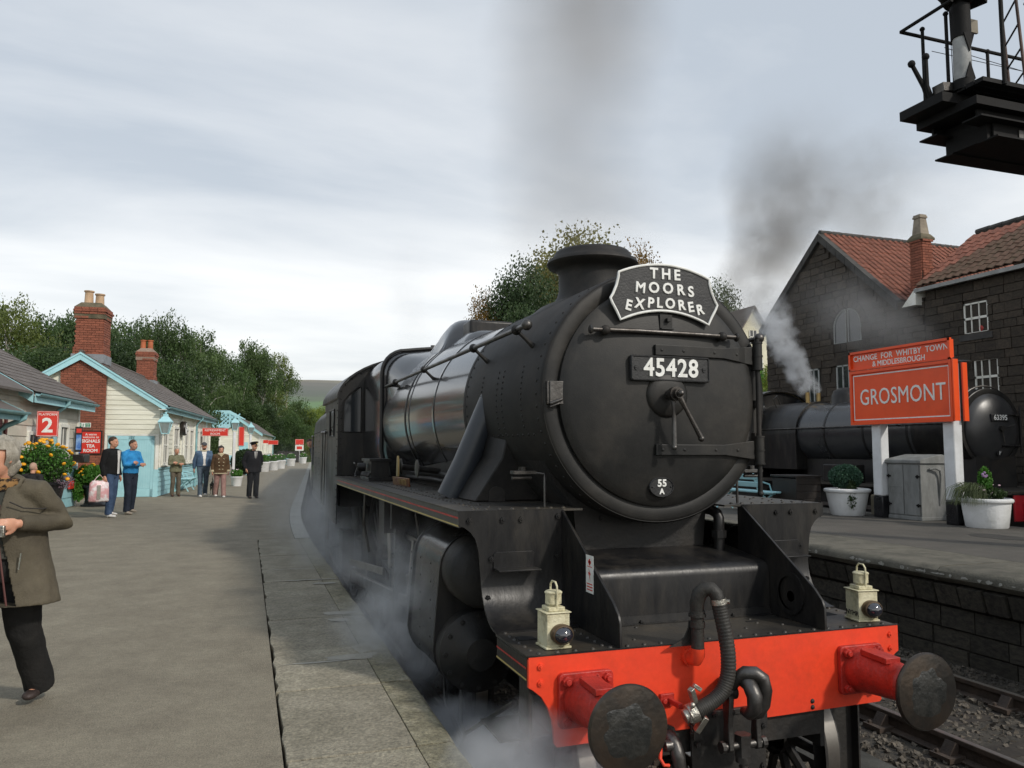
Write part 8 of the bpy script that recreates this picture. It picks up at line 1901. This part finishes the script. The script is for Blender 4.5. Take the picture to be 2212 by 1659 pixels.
g=MB();g.lathe([(.34,0),(.34,.05),(.27,.09),(.24,.16),(.25,.24),(.29,.42),(.30,.48),(.36,.50),(.37,.55),(.33,.57),(.28,.53)],(0,0,0),'z',40,cap=False);obj('urn',g,M['blackpaint'],fu,world=False,smooth=40)
leaves(1500,(-.12,0,.82),(.42,.36,.26),M['leafshrub'],.12,fu,'broad_leaves',14,world=False)
leaves(500,(-.38,-.12,.48),(.14,.16,.34),M['leafshrub'],.11,fu,'trailing_leaves',15,world=False)
leaves(500,(.3,0,.66),(.18,.2,.14),mat('mauve_heather',srgb('#8d7a86')),.04,fu,'mauve_spray',16,world=False)
flowerheads(fu,10,(-.1,0,.85),(.4,.34,.28),M['petal'],.03,6)
wp=thing('round_pot','white round pot, nearest of the far row beyond the uniformed man','plant pot',(-.94,52,PZ),0,'far row of white round pots')
g=MB();g.lathe([(.30,0),(.38,.55),(.42,.6),(.41,.66),(.35,.62)],(0,0,0),'z',30,cap=False);obj('pot',g,M['whitepot'],wp,world=False,smooth=40)
leaves(900,(0,0,.86),(.40,.40,.28),M['leafshrub'],.12,wp,'foliage',17,world=False);flowerheads(wp,8,(0,0,.85),(.38,.38,.3),M['petalwhite'],.05,9)
for(x,y,l)in((-.2,55.5,'white round pot, second of the far row'),(.55,60.5,'white round pot, third of the far row with a taller plant'),(1.9,70,'white round pot beside the farthest aqua bench'),(4.0,84,'white round pot standing alone at the far platform end')):dup(wp,(x,y,PZ),random.uniform(0,6),l)
dup(wp,(-2.62,30.5,PZ),1,'small white pot behind the woman in the brown coat',scale=.6)
cbh=thing('clipped_bush','rounded dark green clipped bush between the far lamp posts','bush',(-2.1,47,PZ))
leaves(9000,(0,0,.75),(.95,.8,.78),M['leafdark'],.10,cbh,'foliage',18,world=False,shell=True);g=MB();g.cyl((0,0,0),(0,0,.6),.06,n=8);obj('stem',g,M['bark'],cbh,world=False)
dgb=thing('dog','small dark and white dog beside the walking couple','dog',(-3.32,24.3,PZ),R(10))
g=MB();g.ball((0,0,.36),.12,14,10,(.8,1.9,.9));g.ball((0,-.2,.38),.11,12,8,(.85,1,1));g.tube([(0,-.24,.42),(0,-.34,.54)],[.07,.06],10);g.ball((0,-.38,.58),.07,12,8,(.9,1.1,.9));g.tube([(0,-.42,.57),(0,-.52,.545)],[.04,.026],8)
for i in(-1,1):
 g.tube([(i*.06,-.22,.34),(i*.065,-.23,.18),(i*.065,-.22,.02)],[.04,.026,.022],8);g.tube([(i*.06,.18,.36),(i*.065,.15,.22),(i*.065,.22,.12),(i*.065,.2,.02)],[.05,.035,.022,.022],8);g.ball((i*.05,-.36,.63),.03,8,6,(.5,.6,1.2));g.ball((i*.065,-.24,.02),.026,8,6,(1,1.3,.7))
g.tube([(0,.22,.42),(0,.34,.5),(0,.38,.6)],[.022,.018,.01],8);o=obj('body',g,mat('dark_white_fur',srgb('#2a2622'),srgb('#cfcac0'),rough=.9,scale=4,bump=.6,contrast=(.52,.56)),dgb,world=False);remesh(o,.014,3);bake(o)
#TREES
def tree_mesh(seed,H,cr,kind,nleaf,leaf,droop=.0,lobes=16,base=.18):
 """trunk with limbs + a leaf cloud spread over uneven lobes"""
 rr=np.random.RandomState(seed);g=MB();pr=random.Random(seed)
 tr=.018*H
 top=Vector((pr.uniform(-.05,.05)*H,pr.uniform(-.05,.05)*H,H*.93))
 trunk=[Vector((0,0,-.5)),Vector((pr.uniform(-.02,.02)*H,0,H*.25)),Vector((pr.uniform(-.03,.03)*H,pr.uniform(-.03,.03)*H,H*.55)),top]
 g.tube(trunk,[tr,tr*.8,tr*.5,tr*.12],8)
 L=[]
 for k in range(lobes):
  f=pr.uniform(base,.95)if k else.96;ang=pr.uniform(0,2*PI)
  env=cr*(math.sin(PI*min(1,(f-base+.12)/(1.08-base)))**.6)
  q=env*pr.uniform(.45,.85)if k else 0
  c=np.array([math.cos(ang)*q,math.sin(ang)*q,f*H]);r=cr*pr.uniform(.28,.45)
  L.append((c,r));s=trunk[1].lerp(trunk[2],min(1,f*.8))if f<.7 else trunk[2].lerp(top,(f-.7)*2)
  g.tube([s,s.lerp(Vector(c),.6)+Vector((0,0,.04*H)),Vector(c)],[tr*.35,tr*.2,tr*.06],6)
 n=nleaf;w=np.array([r**2 for _,r in L]);w/=w.sum();idx=rr.choice(len(L),n,p=w)
 C=np.array([c for c,_ in L])[idx];Rr=np.array([r for _,r in L])[idx]
 ncl=n//26;ci=rr.choice(len(L),ncl,p=w);d=rr.normal(size=(ncl,3));d/=np.linalg.norm(d,axis=1)[:,None]
 cp=np.array([c for c,_ in L])[ci]+d*(np.array([r for _,r in L])[ci]*rr.uniform(.55,1.12,ncl))[:,None]*np.array([1,1,.85])
 k=rr.randint(0,ncl,n);sc=cr*.085
 off=rr.normal(size=(n,3))*sc*np.array([1,1,.8]);
 if droop:off[:,2]-=rr.exponential(droop,n);off[:,0]*=.55;off[:,1]*=.55
 P=cp[k]+off
 s=leaf*rr.uniform(.6,1.4,n)
 a=rr.uniform(-PI,PI,(n,3));ca,sa=np.cos(a),np.sin(a)
 u=np.stack([ca[:,0]*ca[:,1],sa[:,0]*ca[:,1],sa[:,1]*.8],1);v=np.cross(u,rr.normal(size=(n,3)));v/=np.linalg.norm(v,axis=1)[:,None]+1e-6
 if droop:u=u*.6+np.array([0,0,-.7])
 q=np.stack([P-u*s[:,None]*.5,P-v*s[:,None]*.36,P+u*s[:,None]*.5,P+v*s[:,None]*.36],1).reshape(-1,3)
 me=bpy.data.meshes.new('crown');me.vertices.add(len(q));me.vertices.foreach_set('co',q.ravel());me.loops.add(4*n);me.loops.foreach_set('vertex_index',np.arange(4*n));me.polygons.add(n);me.polygons.foreach_set('loop_start',np.arange(0,4*n,4));me.update();me.validate()
 return g.mesh('trunk',60),me
def tree(label,loc,tm,lm,bm_,rz=0,s=1.0,group=None,name='tree',cat='tree'):
 t=thing(name,label,cat,loc,rz,group);t.scale=s if isinstance(s,tuple)else(s,s,s)
 for nm,me,m in(('trunk',tm[0],bm_),('crown',tm[1],lm)):
  me2=me
  o=bpy.data.objects.new(nm,me2);COL.objects.link(o);o.parent=t
  if not me.materials:me.materials.append(m)
  o.material_slots[0].link='OBJECT';o.material_slots[0].material=m
 return t
TB=[tree_mesh(31,12,3.4,'b',26000,.16,.35,18,.12),tree_mesh(32,12,3.0,'b',24000,.16,.45,16,.10),tree_mesh(33,12,3.8,'b',28000,.16,.30,20,.12),tree_mesh(37,12,2.4,'b',15000,.16,.5,12,.10)]
TD=[tree_mesh(41,12,5.0,'d',46000,.19,0,26,.12),tree_mesh(42,12,4.2,'d',38000,.18,0,22,.15),tree_mesh(43,12,4.4,'d',15000,.17,0,22,.25)]
import itertools
def at(px,Y,z=0):
 """world X on the viewing line of a photo column at distance Y (used once to plan where trees stand)"""
 k=math.tan(math.atan((px-1106)/1696.4)+.3333);return-2.5691+(Y+3.77)*k
def hz(py,px,Y):
 d=(Y+3.77)*.945+(at(px,Y)+2.57)*.327;return 2.307+(968-py)/1696.4*d
LT=[(-40,640,44,0),(15,648,42,2),(62,672,50,3),(100,664,50,1),(140,672,46,0),(186,700,56,2),(238,676,44,1),(285,694,50,2),(318,700,52,0),(352,680,46,2),(385,688,46,3),(432,700,100,1),(462,735,106,3),(494,768,106,2),(530,722,110,1),(566,752,112,0),(600,752,116,3),(616,800,118,2),(640,860,124,1),(655,890,130,0)]
ord_=['first','second','third','fourth','fifth','sixth','seventh','eighth','ninth','tenth','eleventh','twelfth','thirteenth','fourteenth','fifteenth','sixteenth','seventeenth','eighteenth','nineteenth','twentieth']
lms=[M['leafbirch'],leafmat('deep_birch_leaves',srgb('#526a3a'),srgb('#36482b')),leafmat('yellowing_birch_leaves',srgb('#75803f'),srgb('#4b5a2f'))]
rr=random.Random(12)
for i,(px,py,Y,k)in enumerate(LT):
 X=at(px,Y);H=hz(py,px,Y)*.93;lm=lms[2]if i in(0,1,16)else lms[rr.choice((0,0,1))]
 w=rr.uniform(.9,1.15)
 tree('drooping green birch, %s from the left of the tall row behind the station buildings'%ord_[i],(X,Y,0),TB[k],lm,M['birch'],rr.uniform(0,6.2),(H/12*w,H/12*w,H/12*1.02),'birches behind the station','birch_tree')
for i,(px,h,Y,w)in enumerate(((30,6.5,38,1.0),(110,6.5,36,1.0),(195,6.5,38,.9),(255,7,37,.9),(330,6.5,40,.9),(380,6.5,41,.7),(440,9,103,.9),(478,8,104,.9),(520,9,106,1.0),(575,8,108,.9),(630,7,112,.9),(668,8,118,1.0),(700,9,135,1.0),(735,10,150,1.2),(765,10,160,1.2))):
 tree('bushy %s shrub tree, %s from the left under the birches'%('yellow-green' if i>9 else 'dark green',ord_[i]),(at(px,Y),Y,-.2),TD[i%2],M['leafyellow']if i>10 else(M['leafdark']if i%2 else lms[1]),M['bark'],rr.uniform(0,6),(h/12*w*1.1,h/12*w*1.1,h/12),'low trees under the birches','shrub_tree')
for lab,px,py,Y,tm,lm,w in(('orange-brown leafy tree just left of the dark green one beyond the boiler',1040,628,48,TD[2],M['leaforange'],.60),('dense dark green tree left of the chimney',1125,572,46,TD[0],M['leafdark'],.62),('tall olive and brown tree rising behind the chimney',1268,488,56,TD[2],M['leafolive'],.95),('golden brown tree right of the chimney top',1375,526,58,TD[2],M['leaforange'],.62),('green tree right of the headboard above the white house',1555,612,60,TD[1],lms[1],.62),('dark green tree filling behind the smokebox',1420,640,52,TD[1],M['leafdark'],.8),('olive tree between chimney and dark green tree',1195,560,52,TD[1],M['leafolive'],.7)):
 H=hz(py,px,Y)*.94;tree(lab,(at(px,Y),Y,0),tm,lm,M['bark'],rr.uniform(0,6),(H/12*w,H/12*w,H/12),'trees beyond the engine','broadleaf_tree')
tree('yellow-green bush below the white house beside the second engine',(at(1685,26),26,.2),TD[1],M['leafyellow'],M['bark'],1,(.33,.33,.48),name='shrub',cat='shrub')
tree('bushy green shrub left of the white house wall',(at(1640,34),34,.2),TD[0],M['leafshrub'],M['bark'],2,(.35,.35,.52),name='shrub',cat='shrub')
rs=np.random.RandomState(77);n=42000;V=np.zeros((n,3));
Y=rs.uniform(170,620,n);px=rs.uniform(560,1010,n)
kx=np.tan(np.arctan((px-1106)/1696.4)+.3333);X=-2.57+(Y+3.77)*kx
Z=-2+(Y-170)*.055+6*np.sin(X*.03+Y*.011)*.5+np.abs(np.sin(X*.21+Y*.05)*np.cos(Y*.17-X*.08))*7*rs.uniform(.3,1,n)
P=np.stack([X,Y,Z],1);s=rs.uniform(.7,1.9,n)*(Y/320);u=rs.normal(size=(n,3));u/=np.linalg.norm(u,axis=1)[:,None];v=np.cross(u,rs.normal(size=(n,3)));v/=np.linalg.norm(v,axis=1)[:,None]
q=np.stack([P-u*s[:,None]*.5,P-v*s[:,None]*.4,P+u*s[:,None]*.5,P+v*s[:,None]*.4],1).reshape(-1,3)
me=bpy.data.meshes.new('distant_woodland');me.vertices.add(len(q));me.vertices.foreach_set('co',q.ravel());me.loops.add(4*n);me.loops.foreach_set('vertex_index',np.arange(4*n));me.polygons.add(n);me.polygons.foreach_set('loop_start',np.arange(0,4*n,4));me.update();me.validate();me.materials.append(leafmat('far_wood_leaves',srgb('#76824a'),srgb('#566639')))
o=bpy.data.objects.new('distant_woodland',me);COL.objects.link(o);o['kind']='stuff'
g=MB();vs=[];
for y in(160,300,450,640):
 for pxx in(520,760,1020):vs.append((at(pxx,y),y,-3+max(0,y-170)*.055))
g.add(vs,[(i*3+j,i*3+j+1,i*3+j+4,i*3+j+3)for i in range(3)for j in range(2)]);struct('far_slope',g,wm,smooth=180)
#STEAM AND SMOKE
def plume(name,label,a,b,r0,r1,dens,col,absorb=0.0,nscale=1.2,thr=(.42,.72),dist=.35,fade=(.08,.35),bend=(0,0),aniso=.2,seed=0,cat='smoke'):
 """box holding a noise-broken plume along a..b with radius r0..r1, soft at its flanks and ends"""
 a,b=Vector(a),Vector(b);L_=(b-a).length;rm=max(r0,r1)*1.35+abs(bend[0])+abs(bend[1])
 g=MB();g.b2((-rm,-rm,0),(rm,rm,L_));me=g.mesh(name,0)
 m=bpy.data.materials.new(name+'_vapour');m.use_nodes=True;nt=m.node_tree;N,L=nt.nodes,nt.links
 for x in list(N):N.remove(x)
 out=N.new('ShaderNodeOutputMaterial');pv=N.new('ShaderNodeVolumePrincipled');L.new(pv.outputs[0],out.inputs['Volume'])
 pv.inputs['Color'].default_value=(*col,1);pv.inputs['Anisotropy'].default_value=aniso
 tc=N.new('ShaderNodeTexCoord')
 def mt(op,*v):
  n=N.new('ShaderNodeMath');n.operation=op
  for i,x in enumerate(v):
   if hasattr(x,'is_output'):L.new(x,n.inputs[i])
   else:n.inputs[i].default_value=x
  return n.outputs[0]
 nz=N.new('ShaderNodeTexNoise');nz.inputs['Scale'].default_value=nscale;nz.inputs['Detail'].default_value=4;nz.inputs['Roughness'].default_value=.6
 mp=N.new('ShaderNodeMapping');mp.inputs['Location'].default_value=(seed*3.7,seed*1.3,seed*2.9);L.new(tc.outputs['Object'],mp.inputs[0]);L.new(mp.outputs[0],nz.inputs['Vector'])
 sb=N.new('ShaderNodeVectorMath');sb.operation='SUBTRACT';sb.inputs[1].default_value=(.5,.5,.5);L.new(nz.outputs['Color'],sb.inputs[0])
 sc=N.new('ShaderNodeVectorMath');sc.operation='SCALE';sc.inputs['Scale'].default_value=dist*max(r0,r1)*3;L.new(sb.outputs[0],sc.inputs[0])
 ad=N.new('ShaderNodeVectorMath');ad.operation='ADD';L.new(tc.outputs['Object'],ad.inputs[0]);L.new(sc.outputs[0],ad.inputs[1])
 sp=N.new('ShaderNodeSeparateXYZ');L.new(ad.outputs[0],sp.inputs[0]);sr=N.new('ShaderNodeSeparateXYZ');L.new(tc.outputs['Object'],sr.inputs[0])
 t=mt('DIVIDE',sr.outputs['Z'],L_);tt=mt('MULTIPLY',t,mt('SUBTRACT',1.0,t))
 x=mt('SUBTRACT',sp.outputs['X'],mt('MULTIPLY',tt,4*bend[0]));y=mt('SUBTRACT',sp.outputs['Y'],mt('MULTIPLY',tt,4*bend[1]))
 rad=mt('SQRT',mt('ADD',mt('MULTIPLY',x,x),mt('MULTIPLY',y,y)));Rz=mt('ADD',r0,mt('MULTIPLY',t,r1-r0))
 e=mt('MAXIMUM',mt('SUBTRACT',1.0,mt('DIVIDE',rad,Rz)),0.0)
 f0=mt('MINIMUM',mt('DIVIDE',t,fade[0]),1.0);f1=mt('MINIMUM',mt('DIVIDE',mt('SUBTRACT',1.0,t),fade[1]),1.0)
 n2=N.new('ShaderNodeTexNoise');n2.inputs['Scale'].default_value=nscale*2.1;n2.inputs['Detail'].default_value=5;n2.inputs['Roughness'].default_value=.62;L.new(mp.outputs[0],n2.inputs['Vector'])
 mr=N.new('ShaderNodeMapRange');mr.interpolation_type='SMOOTHSTEP';mr.inputs['From Min'].default_value=thr[0];mr.inputs['From Max'].default_value=thr[1];L.new(n2.outputs['Fac'],mr.inputs['Value'])
 dd=mt('MULTIPLY',mt('MULTIPLY',e,mt('MULTIPLY',f0,f1)),mt('MULTIPLY',mr.outputs[0],dens));L.new(mt('MAXIMUM',dd,0.0),pv.inputs['Density'])
 me.materials.append(m);o=bpy.data.objects.new(name,me);COL.objects.link(o)
 o.location=a;o.rotation_euler=(b-a).to_track_quat('Z','Y').to_euler();o['kind']='stuff'
 return o
grey=(.36,.33,.30);white=(.95,.97,1.0)
plume('chimney_smoke','',(.75,3.4,4.3),(2.7,8.0,13.0),.85,1.8,.36,(.40,.35,.30),nscale=.3,thr=(.05,.6),fade=(.08,.1),seed=1)
plume('drifting_smoke','',(12.2,9.15,4.25),(13.3,14.0,6.3),.4,1.3,.8,(.40,.40,.40),nscale=.6,thr=(.3,.62),fade=(.06,.4),bend=(.5,.3),seed=2)
plume('rising_dark_smoke','',(14.4,20.5,6.6),(20.8,24,16.5),1.5,3.0,.6,(.27,.24,.21),nscale=.3,thr=(.26,.58),fade=(.15,.55),seed=3)
plume('spreading_smoke','',(18.6,23,11.6),(26,22.5,14.2),2.4,4.2,.26,(.38,.36,.34),nscale=.3,thr=(.3,.65),fade=(.3,.4),seed=4)
plume('safety_valve_steam','',(12.0,13.7,3.85),(11.7,15.3,6.6),.16,.75,8,white,nscale=1.6,thr=(.34,.58),fade=(.03,.35),seed=5)
plume('safety_valve_steam','',(12.25,13.6,3.85),(12.0,14.3,5.2),.12,.34,8,white,nscale=2.2,thr=(.34,.58),fade=(.03,.3),seed=6)
plume('gable_haze_smoke','',(13.4,10.5,4.6),(14.2,17.5,7.6),1.0,1.5,.18,(.45,.45,.45),nscale=.4,thr=(.3,.65),fade=(.2,.3),seed=9)
plume('cylinder_steam','',(-1.30,3.4,.2),(-1.34,1.5,1.6),.42,.75,3.8,white,nscale=1.7,thr=(.40,.68),fade=(.2,.4),seed=7)
plume('low_steam','',(-1.22,1.8,.15),(-1.20,-.5,.42),.42,.66,20,white,nscale=1.4,thr=(.30,.58),fade=(.15,.22),seed=8)
plume('platform_edge_steam','',(-1.15,5.5,.7),(-1.7,11.5,1.8),.55,1.05,.7,white,nscale=.8,thr=(.36,.66),fade=(.15,.4),seed=10)
plume('valve_gear_steam','',(-1.25,6.0,.5),(-1.35,8.8,1.5),.4,.55,1.5,white,nscale=1.3,thr=(.38,.66),fade=(.2,.3),seed=11)
plume('distant_boiler_steam','',(-.1,7.5,3.75),(-.2,9.0,5.7),.3,.8,.25,white,nscale=.9,thr=(.3,.65),fade=(.1,.4),seed=12)
bpy.data.scenes.remove(BS)
